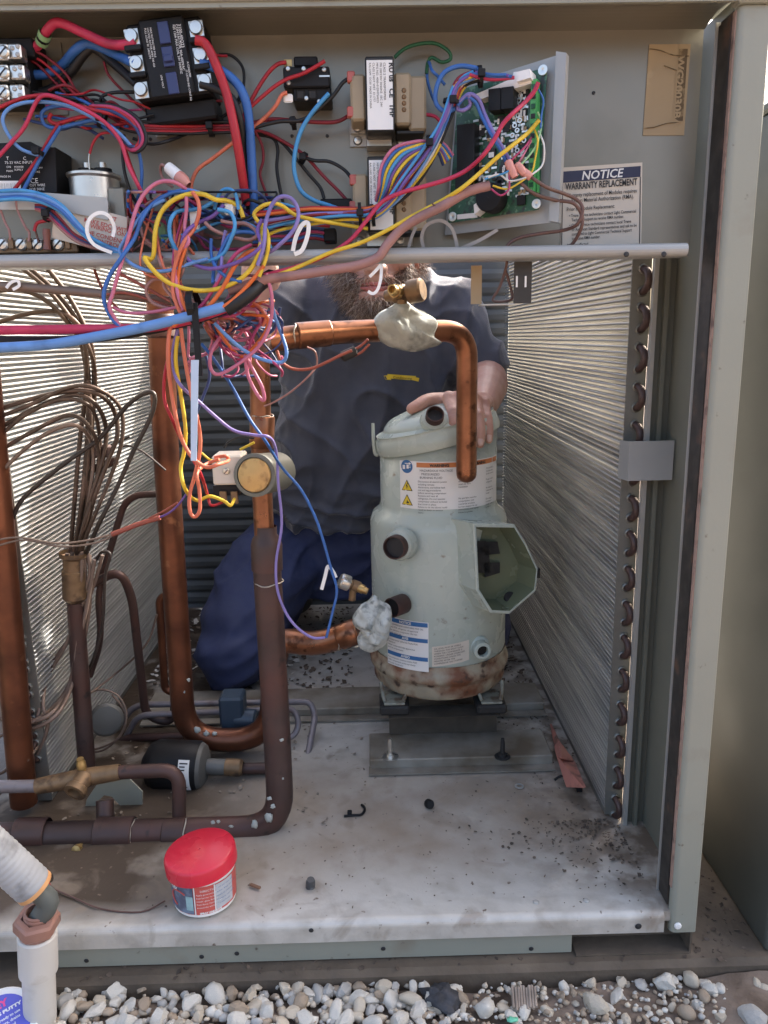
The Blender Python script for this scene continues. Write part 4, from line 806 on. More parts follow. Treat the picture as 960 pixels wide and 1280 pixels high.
text('NOTICE', .0108, lambda x, y: fN_(Wn*.5+x+y*.2, y-11.0*u), M['white'], ns, align='CENTER', bold=.0002)
text('WARRANTY REPLACEMENT', .0085, lambda x, y: fN_(3*u+x, y-21.5*u), M['ink'], ns, w=90*u, bold=.0002)
for i, (x, y, s_) in enumerate(((4, 30.5, 'Warranty replacement of Modules requires'), (10, 37, 'Return Material Authorization (RMA).'), (4, 46.5, 'Prior to Module Replacement:'), (7, 54, '\u2022 Trane service technicians contact Light Commercial'), (10, 59.3, 'Technical Support to receive RMA number.'), (7, 65.5, '\u2022 Other service technicians contact local Trane'), (10, 70.8, 'or American Standard representatives and ask to be'), (10, 76.1, 'contacted to Light Commercial Technical Support'), (10, 81.4, 'to receive RMA number.'), (4, 89, 'Modules affected:'), (13, 93, 'Main'), (13, 97, 'Slave'))):
    text(s_, (.0052 if i < 2 else .0047 if i == 2 else .0040), lambda X, Y_, x=x, y=y: fN_(x*u+X, Y_-y*u), M['ink'], ns, w=(88, 78, 60, 84, 66, 78, 82, 76, 36, 27, 9, 11)[i]*u, bold=.00004)
q = MB(); 
for (ax_, ay_), (bx2, by2) in (((703.5, 228.5), (702, 314.5)), ((702, 314.5), (799.5, 308.5)), ((799.5, 308.5), (800.5, 221))):
    A_, B_ = V(ax_, ay_, YS-.0006), V(bx2, by2, YS-.0006); d_ = (B_-A_).normalized(); o_ = Vector((-d_.z, 0, d_.x))*.0004
    q.add([A_+o_, B_+o_, B_-o_, A_-o_], [(0, 1, 2, 3)])
q.build('border_line', M['ink'], ns)
ws = thing('wiring_sticker', V(833, 170, YS), 'faded tan sticker with worn vertical lettering at the upper right', 'sticker')
sheet([(811.5, 55.5), (863.5, 55), (855, 169), (803.5, 169.5)], YS, M['tan'], 'paper', ws)
q0, q1 = V(859, 62, YS-.0007), V(852.5, 152, YS-.0007); wu = (q1-q0).normalized(); wv = Vector((-wu.z, 0, wu.x))
wv = wv if wv.x > 0 else -wv
sheet([(849, 61), (859.8, 61), (853.5, 151), (843.5, 151)], YS-.0006, M['inkbrown'], 'faded_block', ws, .0001)
text('WG20030BA', .0095, lambda x, y: q0+wu*(x+.005)+wv*(y-.0085), M['tan'], ws, w=.062, bold=.0003)
q = MB()
for pl in ([(812, 61), (826, 63), (842, 69), (861, 70)], [(806, 160), (818, 159), (834, 154), (851, 153)], [(830, 82), (846, 88)]):
    a = [V(x, y, YS-.0008) for x, y in pl]; q.tube(a, .0004, 4, smooth=2)
q.build('crease', M['inkbrown'], ws)
# black module, lower left
md = thing('power_module', V(30, 240, .05), 'black control module with white printing below the left terminal block', 'control module')
a_ = [(-40, 181), (38, 177), (52, 184), (69, 184), (71, 240), (-40, 240)]
q = MB(); f_ = [V(x, y, .020) for x, y in a_]; n = len(f_); q.add(f_+[p+Vector((0, .038, 0)) for p in f_], [tuple(range(n))[::-1]]+[(i, (i+1) % n, n+(i+1) % n, n+i) for i in range(n)]); q.build('housing', M['black'], md)
fm = lambda px, py: (lambda x, y: V(px, py, .0196)+Vector((x, 0, y)))
for px, py, s_, sz in ((8, 200, 'T', .004), (29, 200, 'C', .004), (6, 205, '75-33 VAC INPUT', .0032), (8, 210, 'ON', .0026), (18, 210, 'POWER', .0024), (18, 213.5, 'SUPPLY', .0024), (8, 215, 'MAIN', .0024), (40, 205, 'LINE', .0026), (38, 211, 'RATED 24V', .0022), (38, 216, '50/60 HZ', .0022), (38, 229, 'CE', .006), (37, 233, 'CUT WIRE', .003), (37, 238, 'FOR 50HZ', .003), (0, 222, 'MADE IN', .0024)):
    text(s_, sz, fm(px, py), M['white'], md)
q = MB(); 
for x in (0, 1.5, 3, 5, 6, 8, 9.5, 11, 13, 14, 16, 18, 19, 21, 23): a, c = V(x, 229, .0194), V(x+.7, 237, .0194); q.quad((a.x, .0194, c.z), (c.x, .0194, c.z), (c.x, .0194, a.z), (a.x, .0194, a.z))
sl = sheet([(-40, 226), (26, 226), (26, 238), (-40, 238)], .0196, M['white'], 'barcode_label', md, .0001); q.build('barcode', M['ink'], sl)
# capacitor behind its bracket
cp = thing('run_capacitor', V(122, 300, .05), 'oval metal capacitor with two capped terminals behind the steel bracket', 'capacitor')
q = MB(); c = V(121, 262, .035); zt_ = V(121, 219, .035).z
q.lathe([(.0225, c.z-.03), (.0225, zt_-.004), (.0245, zt_-.002), (.0245, zt_), (.0225, zt_+.001), (.0001, zt_-.001)], (c.x, .036, 0), n=28, sy=.9); q.build('can', M['steel'], cp)
for px in (107.5, 127.5):
    q = MB(); d = V(px, 215, .030); q.lathe([(.0080, -.001), (.0080, .0048), (.0001, .0049)], (d.x, .033, zt_), n=16); q.build('terminal_cap', M['black'], cp)
    q = MB(); q.lathe([(.0035, .0049), (.0035, .010), (.0001, .0102)], (d.x, .033, zt_), n=10); q.build('terminal_post', M['steel'], cp)
sheet([(60, 241), (133, 247), (135, 252), (135, 275), (68, 262), (0, 262), (0, 241)], .012, M['galv'], 'capacitor_bracket', th=.0015, label='thin steel bracket strip in front of the oval capacitor', cat='bracket')
pbox(136, 234, 157, 285, .022, .026, M['panel'], 'bracket', label='upright grey bracket plate right of the oval capacitor', cat='bracket')
# caution card
cc = thing('caution_card', V(110, 310, .02), 'cream card with red capital lettering tucked behind the white tie', 'card')
cd_ = [(70, 247.5), (164, 273), (158, 322), (64, 297)]
sheet(cd_, .014, M['cream'], 'paper', cc)
k0, k1 = V(70, 247.5, .0136), V(164, 273, .0136); ku = (k1-k0).normalized(); kv = Vector((-ku.z, 0, ku.x))
for i, (x, y, s_) in enumerate(((34, 3, 'IMPORTANT'), (35, 12, 'MAKE EDC SWITCH'), (43, 17, 'WIRING CONNECT TO'), (37, 25, 'THE CONDENSER'), (48, 31, 'CONTROL BOX'))):
    text(s_, .0052, lambda X, Y_, x=x, y=y: k0+ku*(x*.00078+X)+kv*(Y_-(y+5)*.00078), M['redp'], cc, bold=.00008)
# screw terminal strip, lower left
st = thing('screw_strip', V(45, 316, .02), 'brown low voltage terminal strip with a row of screws at lower left', 'terminal strip')
pbox(-40, 300, 98, 317, .018, .05, M['brassd'], 'base', st)
for x in (4, 27, 48, 73): screw(x, 305.5, .0178, .0058, M['steel'], st, slot=True)
for x in (13, 36, 58, 84): pbox(x-3, 297, x+3, 311, .0155, .018, M['brassd'], 'fork_lug', st, .0003)
# ================= wiring
GW = 'wires of the opened control box'
def wpts(s, Y=.02):
    o = []
    for t in s.split():
        a = t.split(',')
        if len(a) > 2: Y = float(a[2])/1000
        o.append(P(float(a[0]), float(a[1]), Y=Y))
    return o
def wire(c, s, label, r=.0019, seg=5, n=7, group=GW, name='wire', cat='wire', m=None):
    pts = wpts(s)
    pts = [pts[0]]+[p+Vector((0, random.uniform(-.0012, .0012), 0)) for p in pts[1:-1]]+[pts[-1]]
    r = r*.84 if name == 'wire' else r*.95 if name == 'power_cable' else r
    q = MB(); q.tube(pts, r, n, smooth=seg); return q.build(name, m or M['w_'+c], label=label, cat=cat, group=group)
def tie(s, m, r=.0012, label='', w=.0035, name='cable_tie'):
    """flat band: ribbon swept along a path"""
    pts, _ = catmull(wpts(s), [0]*len(wpts(s)), 5); q = MB(); vs = []
    for i, p in enumerate(pts):
        t = (pts[min(i+1, len(pts)-1)]-pts[max(i-1, 0)]).normalized(); sd = t.cross(Vector((0, -1, 0))).normalized()
        if sd.length < .5: sd = Vector((1, 0, 0))
        f = t.cross(sd); vs += [p+sd*w/2-f*r/2, p-sd*w/2-f*r/2, p-sd*w/2+f*r/2, p+sd*w/2+f*r/2]
    N = len(pts); fs = [(i*4+k, i*4+(k+1) % 4, (i+1)*4+(k+1) % 4, (i+1)*4+k) for i in range(N-1) for k in range(4)]+[(0, 3, 2, 1), (N*4-4, N*4-3, N*4-2, N*4-1)]
    q.add(vs, fs); return q.build(name, m, label=label, cat='cable tie', group='cable ties')
def wrap(px, py, Y, r, d, label, m=None, L=.004, head=True):
    q = MB(); c = V(px, py, Y); d = Vector(d).normalized(); q.lathe([(r*.97, 0), (r*1.06, 0), (r*1.06, L), (r*.97, L)], c-d*L/2, d, 14)
    if head: u_ = d.orthogonal().normalized(); q.box(c.x-.003, c.x+.003, c.y-r-.004, c.y-r+.001, c.z-.003, c.z+.003, bev=.0005)
    return q.build('cable_tie', m or M['black'], label=label, cat='cable tie', group='cable ties')
# --- heavy cables at the contactor
rc_ = wire('pinkred', '22,64,40 36,66 50,55,32 58,38,18 74,29,16 104,41 138,55 170,54,10', 'thick red cable looping up from the terminal block to the contactor', .0042, 6, 10, name='power_cable', cat='cable')
q = MB(); a, c = V(52, 53, .030), V(58, 38, .018); q.lathe([(.0055, 0), (.0056, .004), (.0056, .012), (.0054, .014)], a, c-a, 12); q.build('green_tape', M['w_lgreen'], rc_); q = MB(); q.lathe([(.0058, 0), (.0058, .003)], a+(c-a)*.3, c-a, 12); q.build('black_tape', M['black'], rc_)
wire('blue', '28,93,45 58,93 78,82 95,62,30 112,55 140,66 170,80,10', 'thick blue cable running from the terminal block to the contactor', .0043, 6, 10, name='power_cable', cat='cable')
wire('black', '28,118,48 62,112 88,92,42 106,67,34 118,61 138,76 172,106,12', 'thick black cable running from the terminal block to the contactor', .0042, 6, 10, name='power_cable', cat='cable')
wire('red', '244,50,4 256,54 268,76 284,120 297,180 308,256,22', 'thick red cable dropping from the right side of the contactor', .0042, 6, 10, name='power_cable', cat='cable')
wire('blue', '250,79,10 268,84 290,98 305,120 312,160,14 318,268,24', 'thick blue cable dropping from the right side of the contactor', .0042, 6, 10, name='power_cable', cat='cable')
wire('black', '250,105,10 272,112 290,124 300,150 306,200,26 312,262,30', 'black cable dropping between the thick red and blue ones', .0036, 6, 8, name='power_cable', cat='cable')
# --- upper left
wire('dred', '26,62,36 52,68 82,92 100,122 122,138 150,150', 'uppermost of three thin red wires fanning from the terminal block', .0015)
wire('red', '27,68,36 48,74 72,94 92,116 118,134 150,154', 'middle of three thin red wires fanning from the terminal block', .0015)
wire('dred', '28,72,40 46,80 66,100 88,122 116,140', 'lowest of three thin red wires fanning from the terminal block', .0015)
wire('black', '28,112,48 48,116 70,112 92,118 118,130 150,140 176,152', 'black wire crossing under the terminal block toward the bundle', .0019)
wire('black', '32,122,46 58,122 84,114 108,124 132,136 160,146', 'second black wire crossing under the terminal block', .0018)
wire('red', '-8,138,10 12,128 34,121 62,120 92,130 122,139 150,146,14 172,160 178,176 172,185 160,178', 'red wire arching from the left edge into the coiled bundle', .0020)
wire('pinkred', '-8,202,4 12,180 30,158 44,130 54,119,0 72,122 100,134 130,152 150,176 160,206 172,230 184,256,10', 'bright pinkish red wire arching over the black module', .0021)
wire('sky', '48,194,8 26,186 10,168 4,150 10,136 30,129 56,128 86,133 118,148 146,164 165,184', 'pale blue wire looped around the black module corner', .0019)
wire('blue', '128,152,16 96,134 66,134 53,142 56,156 72,160 98,154 122,150 142,160 160,180 173,190 177,214 176,238,14', 'blue wire looping back beside the coiled bundle', .0019)
wire('red', '74,154,14 62,172 48,196 32,220 12,244', 'red wire of the slanting pair across the black module', .0019)
wire('blue', '76,158,12 64,176 50,198 38,220 28,240', 'blue wire of the slanting pair across the black module', .0019)
wire('red', '64,142,18 62,150 72,155 92,149 114,146 136,156 152,178 164,210 176,240 186,262,16', 'red wire bending down to the tangle beside the capacitor', .0021)
for i, (c, dx, dy, l) in enumerate((('black', 0, 0, 'outer black turn of the coiled bundle'), ('magenta', -3, 2, 'magenta turn of the coiled bundle'), ('red', -6, 3, 'red turn inside the coiled bundle'), ('navy', -5, 7, 'dark blue turn of the coiled bundle'))):
    wire(c, f'{118+dx},{130+dy},12 {146+dx},{133+dy} {172+dx*1.2},{148+dy},8 {183+dx*1.4},{170+dy*.4} {180+dx*1.6},{184-dy*.3} {168+dx},{190-dy} {157+dx*.4},{182-dy},14 {153+dx*.2},{168}', l, .0019)
wire('black', '155,168,24 153,190 156,216 163,240 172,256', 'black wire dropping from the coiled bundle to the tangle', .0018)
wire('dred', '130,77,40 136,94 152,112 176,134 200,150', 'thin red wire passing behind the contactor', .0015)
wire('black', '125,126,30 130,120 144,116 170,115 190,116,40', 'short black wire hooked to the lower left of the contactor', .0018)
wire('red', '112,192,20 116,178 126,168 138,166', 'red lead standing on the capacitor terminal', .0014)
wire('steel', '112,212,26 111,200 112,190', 'bare metal lead on the capacitor terminal', .0009, m=M['steel'])
for i, (c, y0, y1, l) in enumerate((('black', 152, 153, 'top black wire of the flat horizontal run'), ('red', 157, 156, 'upper red wire of the flat horizontal run'), ('dred', 160, 159.5, 'middle dark red wire of the flat horizontal run'), ('red', 163.5, 163, 'lower red wire of the flat horizontal run'), ('black', 166, 165, 'bottom black wire of the flat horizontal run'))):
    wire(c, f'150,{y0-6},20 174,{y0},22 230,{y0+1},34 264,{y0+.5},36 305,{y1},34', l, .0017)
wire('black', '166,173,22 188,180 210,176 236,166,44 262,156 284,142,44 296,128 304,112', 'black wire sagging under the flat horizontal run', .0017)
wire('black', '274,68,40 290,70 303,84 305,106 300,126 286,142', 'black wire hooked on the right spade of the contactor', .0016)
wire('dred', '278,126,40 264,128 257,138 258,150 266,155', 'small red loop under the contactor', .0015)
wire('red', '256,62,26 268,68 284,70', 'short red jumper on the right spade of the contactor', .0014)
wrap(264, 160, .036, .0075, (1, 0, 0), 'black tie around the flat horizontal run')
wrap(128, 150, .016, .007, (1, .2, -.6), 'black tie around the coiled bundle')
wrap(48, 190, .010, .0045, (.5, 0, 1), 'black tie holding the slanting pair of wires')
# --- middle
wire('salmon', '359,116,22 352,119 342,136 318,158 292,178 266,198 247,212 239,230 240,242', 'salmon orange wire slanting down from the relay', .0021)
wire('red', '358,78,28 347,80 336,90 324,108 313,128 305,146 298,170', 'red wire curving from the upper left terminal of the relay', .0021)
wire('red', '406,76,20 396,82 378,92 360,98 344,108 324,124 306,140', 'red wire crossing the face of the relay', .0020)
wire('dred', '302,160,36 318,153 340,149 366,151 398,153 420,152 434,146 438,140,24', 'red wire running to the upper transformer', .0021)
wire('black', '438,97,24 428,104 416,120 396,138 376,150 350,152 324,158 306,164', 'black wire running to the upper transformer', .0021)
wire('lblue', '411,117,22 402,127 388,144 376,164 369,190 368,214 376,238 392,250 412,257 436,266,4', 'light blue wire bowing down from the relay to the bundle', .0024)
wire('black', '306,165,42 330,167 350,176 368,196 386,218 400,234 405,248', 'black wire slanting to the strip below the relay', .0019)
wire('black', '318,168,44 340,172 347,186 346,210 350,236 354,254', 'black wire hanging straight down beside the blue cable', .0019)
wire('dred', '306,160,40 332,166 352,176 380,194 404,220 424,240 440,258,30', 'dark red wire slanting to the lower transformer', .0019)
wire('black', '376,196,36 394,201 412,202 430,212 440,224,30', 'short black wire entering the lower transformer', .0019)
wire('dred', '316,160,40 327,180 329,200 325,218 332,240 336,252', 'dark red wire beside the thick blue cable', .0016)
wrap(367, 154, .034, .0055, (1, 0, .1), 'black tie on the wires to the upper transformer'); wrap(379, 198, .036, .0055, (.8, 0, -.5), 'black tie on the wires to the lower transformer')
for px, py in ((438, 96), (438, 140), (441, 225), (441, 258)):
    q = MB(); c = V(px, py, .022); q.box(c.x-.003, c.x+.004, c.y-.002, c.y+.006, c.z-.0045, c.z+.0045, bev=.001)
    q.build('spade_boot', mat('boot_red_nylon', (.40, .10, .08), .35), label={96: 'red boot at the top left of the upper transformer', 140: 'red boot at the lower left of the upper transformer', 225: 'red boot at the top left of the lower transformer', 258: 'red boot at the lower left of the lower transformer'}[py], cat='connector', group='red spade boots')
pbox(400, 248, 440, 262, .030, .05, M['black'], 'connector_strip', label='black connector strip under the relay behind the bundle', cat='connector')
pbox(404, 285, 420, 302, .022, .045, M['black'], 'plug_socket', label='small black plug at the right end of the dark wire bundle', cat='connector')
# --- the big harness, tangle -> board
base = [(322, 282), (350, 276), (390, 270), (430, 268), (466, 266), (494, 248), (514, 222), (538, 188), (556, 152), (565, 128), (576, 104), (598, 94)]
hc = [('blue', 'blue'), ('sky', 'pale blue'), ('yellow', 'yellow'), ('purple', 'purple'), ('lblue', 'bright blue'), ('dred', 'dark red'), ('lilac', 'lilac'), ('orange', 'orange'), ('red', 'red'), ('navy', 'dark blue'), ('yellow', 'second yellow'), ('black', 'black'), ('white', 'white')]
rnd = random.Random(11)
for i, (c, nm) in enumerate(hc):
    ang = 2*math.pi*i/len(hc)+.6; rr_ = 1. if i % 3 else .45; s_ = []
    for k, (x, y) in enumerate(base):
        f_ = [2.2, 1.6, 1.3, .9, .9, 1.3, 1.8, 1.3, .8, .8, 1.1, 1.2][k]; a2 = ang+.12*k
        px = x+8*f_*rr_*math.cos(a2)*(.45 if k < 5 else .8)+rnd.uniform(-1, 1); py = y+8*f_*rr_*math.sin(a2)*(1. if k < 5 else .6)+rnd.uniform(-1, 1)
        s_.append(f'{px:.1f},{py:.1f},{4+5*math.sin(a2+1.5)-(6 if 3 < k < 10 else 0):.0f}')
    wire(c, ' '.join(s_), f'{nm} wire of the thick bundle curving up to the circuit board', .0018)
wrap(450, 268, .002, .0095, (1, 0, .05), 'black tie on the thick bundle left of the lower transformer', L=.003); wrap(466, 269, .002, .009, (1, 0, .1), 'black tie on the thick bundle at the lower transformer label', L=.003); wrap(565, 128, .0, .0075, (.2, 0, 1), 'black tie on the thick bundle left of the board', L=.003); wrap(600, 96, .0, .0085, (1, 0, .1), 'black tie on the thick bundle above the board', L=.003)
# second branch looping over the transformers to the tie at 535,180
for i, (c, nm) in enumerate((('pink', 'pink'), ('blue', 'blue'), ('yellow', 'yellow'), ('lblue', 'light blue'), ('purple', 'purple'), ('yellow', 'lower yellow'), ('navy', 'dark blue'))):
    o = i-3
    wire(c, f'{474+o*1.5},{256+o*1.},14 {481+o*2.6},{238+o*1.},2 {488+o*3.6},{214+o*2.2},-4 {503+o*3.4},{194+o*3.0} {524+o*1.5},{184+o*2.2} {537},{182+o*1.6},2 {550-o},{184+o*1.8},8 {560-o*2},{200+o*2},16', f'{nm} wire in the loop over the lower transformer', .0018)
wrap(536, 181, .0, .0075, (1, 0, .05), 'black tie on the loop over the lower transformer', L=.003)
for i, (c, nm, o) in enumerate((('blue', 'blue', 0), ('purple', 'purple', 4), ('pinkred', 'red', -3), ('blue', 'second blue', 7))):
    wire(c, f'{590+o},{92-o*.4},-2 612,{95-o*.6+i},-6 {640-o},{96-o*.3},-12', f'{nm} wire ending in the white plug at the top of the board', .0018)
wire('blue', '598,86,0 576,82 556,90 546,108 545,128 556,140 568,136', 'blue wire making a wide loop at the left of the board', .0024)
wire('blue', '556,106,6 548,96 540,88 536,78,40 534,96 540,120 548,134', 'thin blue wire running down behind the wide blue loop', .0016)
wire('green', '493,72,40 506,61 524,55 544,54 560,64 563,74 552,78 540,72 535,78 533,92', 'dark green ground wire arching over the upper transformer', .0019)
wire('green', '533,178,20 530,196 524,210', 'short green wire between the two transformers', .0019)
wire('pinkred', '532,143,30 545,146 553,158 552,172,6 538,184', 'red wire leaving the right side of the upper transformer', .0019)
wire('lilac', '574,128,-4 586,118 598,124 606,142 616,164,-14 628,184 637,200', 'lilac wire crossing the face of the board', .0021)
wire('blue', '572,132,-4 582,122 594,128 602,146 614,168,-14 626,188 634,206', 'blue wire crossing the face of the board beside the lilac one', .0018)
wire('lilac', '575,126,-2 572,136 580,138 588,130 585,118,-6', 'lilac curl at the left side of the board', .0021)
wire('pinkred', '673,103,-18 668,114 656,128 640,143,-26 628,156 618,174 604,194 584,212,-14 560,224 530,233 504,240 478,252,-12 458,276 438,300 410,318,-14 372,333 330,344', 'bright pink red wire sweeping from the board across the whole box', .0023)
wire('yellow', '674,150,-18 660,166 640,182,-26 620,198 600,216 576,236 550,252,-16 516,270 484,288 450,304 412,316,-16 372,334 336,348 296,366', 'long yellow wire sweeping from the board to the left tangle', .0022)
wire('mauve', '612,232,-20 584,240 556,256 528,270 502,286,-16 484,306 472,322 446,332 410,338 372,344 330,350 286,364', 'thick mauve sheathed cable crossing in front of the rail', .0042, 6, 9, name='sheathed_cable', cat='cable')
wire('brown', '540,254,-22 548,262 546,268,-10', 'thin brown thread twisted on the mauve cable', .0009)
for i, (c, s_, nm) in enumerate((('yellow', '668,162,-14 672,176,-22 669,198 664,216 650,228,-26 634,236 616,232', 'thin yellow wire looping from the green strip'), ('white', '673,164,-14 680,182,-22 679,204 668,216,-26 652,224 636,226 624,218 610,222', 'thin white wire looping from the green strip'), ('lgreen', '672,140,-14 677,152 675,168,-22 669,184 655,202,-26 645,210', 'thin pale green wire looping from the green strip'), ('blue', '673,112,-14 679,126 677,144 676,160,-20', 'thin blue wire along the green strip'), ('magenta', '664,172,-14 656,184,-24 640,200 636,216 636,236,-26 626,244 614,236', 'thin magenta wire hanging below the splices'), ('pink', '664,176,-14 654,194,-24 646,208 640,222', 'thin pink wire running to the splices'), ('lblue', '648,205,-24 632,216,-26 618,220 606,224', 'thin light blue wire beside the splices'))):
    wire(c, s_, nm, .0010)
for i, (x0, y0, x1, y1, l) in enumerate(((634, 200, 644, 222, 'left pink splice in front of the board'), (645, 204, 656, 218, 'middle pink splice in front of the board'), (650, 212, 664, 222, 'right pink splice in front of the board'))):
    q = MB(); a, c = V(x0, y0, -.024), V(x1, y1, -.026); q.lathe([(.0012, 0), (.0032, .001), (.0038, .004), (.0038, (c-a).length-.004), (.003, (c-a).length)], a, c-a, 10); q.build('wire_splice', M['pinkpl'], label=l, cat='wire splice', group='pink wire splices')
wire('brown', '662,220,-24 682,234 706,243,-10 722,250 728,262 722,280 704,288,6 676,292 650,297 635,306 630,322', 'upper brown wire looping right over the notice sticker', .0019)
wire('brown', '650,228,-24 668,242 694,250,-10 716,254 727,268 727,284 716,304,2 700,316 680,318 660,311 644,308 632,314 629,324', 'lower brown wire looping right over the notice sticker', .0019)
wire('brown', '634,322,16 632,336,22 624,360 616,374 622,377 638,375 640,366 632,338', 'brown wire loop hanging through the bracket under the rail', .0016)
# --- central tangle
wire('pink', '233,237,-4 218,228,-12 200,227 184,238 172,258 164,284,-18 156,314 149,338,-24 141,366 137,384 146,402 152,410', 'pink wire arching out of the tangle and down in front of the rail', .0021)
wire('blue', '236,240,-8 216,241 192,254 178,272,-16 168,298 152,322,-24 136,346 129,372 138,396 152,410 164,414', 'blue wire arching down beside the pink one', .0022)
wire('sky', '206,250,-8 184,262 168,282,-14 153,304 150,316 166,331,-24 190,339 212,338 236,330 260,324', 'pale blue wire dipping across the rail below the tangle', .0020)
wire('yellow', '304,272,-4 298,258 284,251 270,250,-12 254,243 234,243 214,252 200,268 194,290,-18 192,316 188,324 181,323,-26 196,342 216,356 244,363 272,361 298,350 316,332 326,306 328,284,-12', 'thick yellow wire looping over and under the rail', .0025)
wire('lblue', '272,248,-10 256,258 240,262 222,264 213,276,-20 213,296 222,314 236,326 258,327 278,318 288,300 294,282,-20 288,266 272,262', 'light blue wire making the round loop in the tangle', .0021)
wire('salmon', '240,240,-14 247,250 249,266 242,286 230,302,-26 222,322 216,346 217,370,-28 226,392', 'salmon wire dropping through the middle of the tangle', .0022)
wire('pink', '233,246,-14 233,264 231,286 236,302,-24 226,316 220,344 222,366,-28 229,388', 'pink salmon wire dropping beside the salmon one', .0020)
wire('orange', '232,310,-24 226,330 222,352 227,374,-30 236,392 242,398', 'orange wire dropping beside the salmon one', .0019)
wire('purple', '280,256,-10 266,270 248,278 234,288,-22 228,302 232,320 246,332 266,336,-28 292,330 316,318 326,306 322,288,-20 328,274', 'purple wire sagging in front of the rail', .0021)
wire('lilac', '322,332,-28 330,306 332,280,-24 340,256 352,246 366,250 373,266,-26 368,286 352,304 334,316,-20 318,312', 'lilac wire making a tall loop above the rail', .0021)
wire('yellow', '324,346,-26 333,320 336,302 332,286,-14 322,276 318,266 332,256 350,256,-8 368,268 390,274 424,280,2 460,286', 'yellow wire looping into the bundle near the lilac loop', .0021)
wire('blue', '322,292,-10 304,290 288,294,-18 276,314 268,334 266,354,-26', 'blue wire arching over the rail beside the salmon wires', .0020)
wire('lblue', '268,262,-2 274,242 284,236 294,242,-6 298,262', 'light blue arch at the top of the tangle', .0019)
wire('mauve', '276,276,-6 290,279 308,280 322,292,-12 312,300 290,296 268,288 256,278', 'mauve wire looping in the middle of the tangle', .0020)
wire('mauve', '176,284,-4 182,300 198,310 214,312,-2 226,300', 'mauve wire low in the left of the tangle', .0018)
wire('orange', '322,312,-20 306,318 292,334,-28 278,360 262,382 248,392', 'orange wire slanting down to the black zip tie', .0023)
wire('orange', '330,332,-26 312,354 290,376,-30 268,390 252,394 232,398 216,408', 'second orange wire slanting down to the zip tie', .0022)
wire('magenta', '314,306,-18 294,318,-26 276,346 258,374 246,388', 'magenta wire slanting down to the zip tie', .0020)
wire('blue', '264,298,-14 264,318 270,334,-26 286,348 302,352', 'blue wire hanging over the rail in the tangle', .0018)
wire('lilac', '282,288,-14 278,310 276,334,-26 270,352', 'lilac wire hanging over the rail in the tangle', .0018)
wire('sky', '196,250,-2 206,244 228,238 246,240,-6 262,248', 'pale blue wire over the top of the tangle', .0019)
rnd = random.Random(21)
names = ['navy', 'magenta', 'blue', 'purple', 'dred', 'lblue', 'black', 'mauve', 'navy', 'magenta', 'lblue', 'black', 'purple', 'dred']
desc = {'navy': 'dark blue', 'lblue': 'light blue', 'dred': 'dark red'}
for i, c in enumerate(names):
    x, y = rnd.uniform(200, 240), rnd.uniform(250, 275); s_ = f'{x:.0f},{y:.0f},26 '
    for k in range(5): x += rnd.uniform(10, 36); y = min(312, max(248, y+rnd.uniform(-22, 24))); s_ += f'{x:.0f},{y:.0f},{rnd.uniform(10, 38):.0f} '
    wire(c, s_, ('second ' if c in names[:i] else '')+f'{desc.get(c, c)} wire buried in the back of the central tangle', .0018)
for i, (c, dy, nm) in enumerate((('red', 0, 'red'), ('navy', 6, 'dark blue'), ('magenta', 11, 'magenta'), ('blue', 17, 'blue'), ('dred', 21, 'dark red'))):
    wire(c, f'316,{286+dy},8 340,{284+dy} 366,{285+dy*.9},16 390,{281+dy*.8},20 412,{283+dy*.9},26', f'{nm} wire in the lower bundle ending at the small black plug', .0018)
q = MB(); a, c = V(209, 208, .012), V(236, 232, .004); d_ = c-a; L_ = d_.length
wn = thing('wire_connector', V(222, 222, .01), 'white and pink butt connector sticking up from the tangle', 'connector')
q.lathe([(.0025, 0), (.0048, .001), (.0052, .004), (.0056, L_*.52)], a, d_, 14); q.build('white_sleeve', M['whitepl'], wn); q = MB(); q.lathe([(.0056, L_*.52), (.006, L_*.62), (.0055, L_*.8), (.003, L_)], a, d_, 14); q.build('pink_sleeve', M['pinkpl'], wn)
wire('mauve', '208,210,14 202,206 201,216,20 206,226 216,234', 'mauve wire curling behind the white connector', .0016)
pbox(237, 262, 247, 288, -.006, .004, M['whitepl'], 'wire_connector', label='white connector block inside the tangle', cat='connector')
pbox(280, 254, 292, 268, -.004, .006, M['whitepl'], 'wire_connector', label='small clear connector at the right of the tangle', cat='connector')
q = MB(); q.ball(V(237, 290, .03), .014, .008, .010, 14, 8, jit=.4, seed=4); q.build('tape_wad', mat('tape_wad_pink', (.32, .15, .13), .7, c2=(.08, .04, .04)), label='wad of pinkish tape behind the light blue loop', cat='tape')
q = MB(); pl = [(196, 284), (203, 278), (211, 298), (210, 304), (200, 300)]; f_ = [V(x, y, .03) for x, y in pl]; n = 5; q.add(f_+[p+Vector((0, .002, 0)) for p in f_], [tuple(range(n))]+[(i, n+i, n+(i+1) % n, (i+1) % n) for i in range(n)]); q.build('green_tag', M['w_lgreen'], label='small green tag behind the yellow loop', cat='tag')
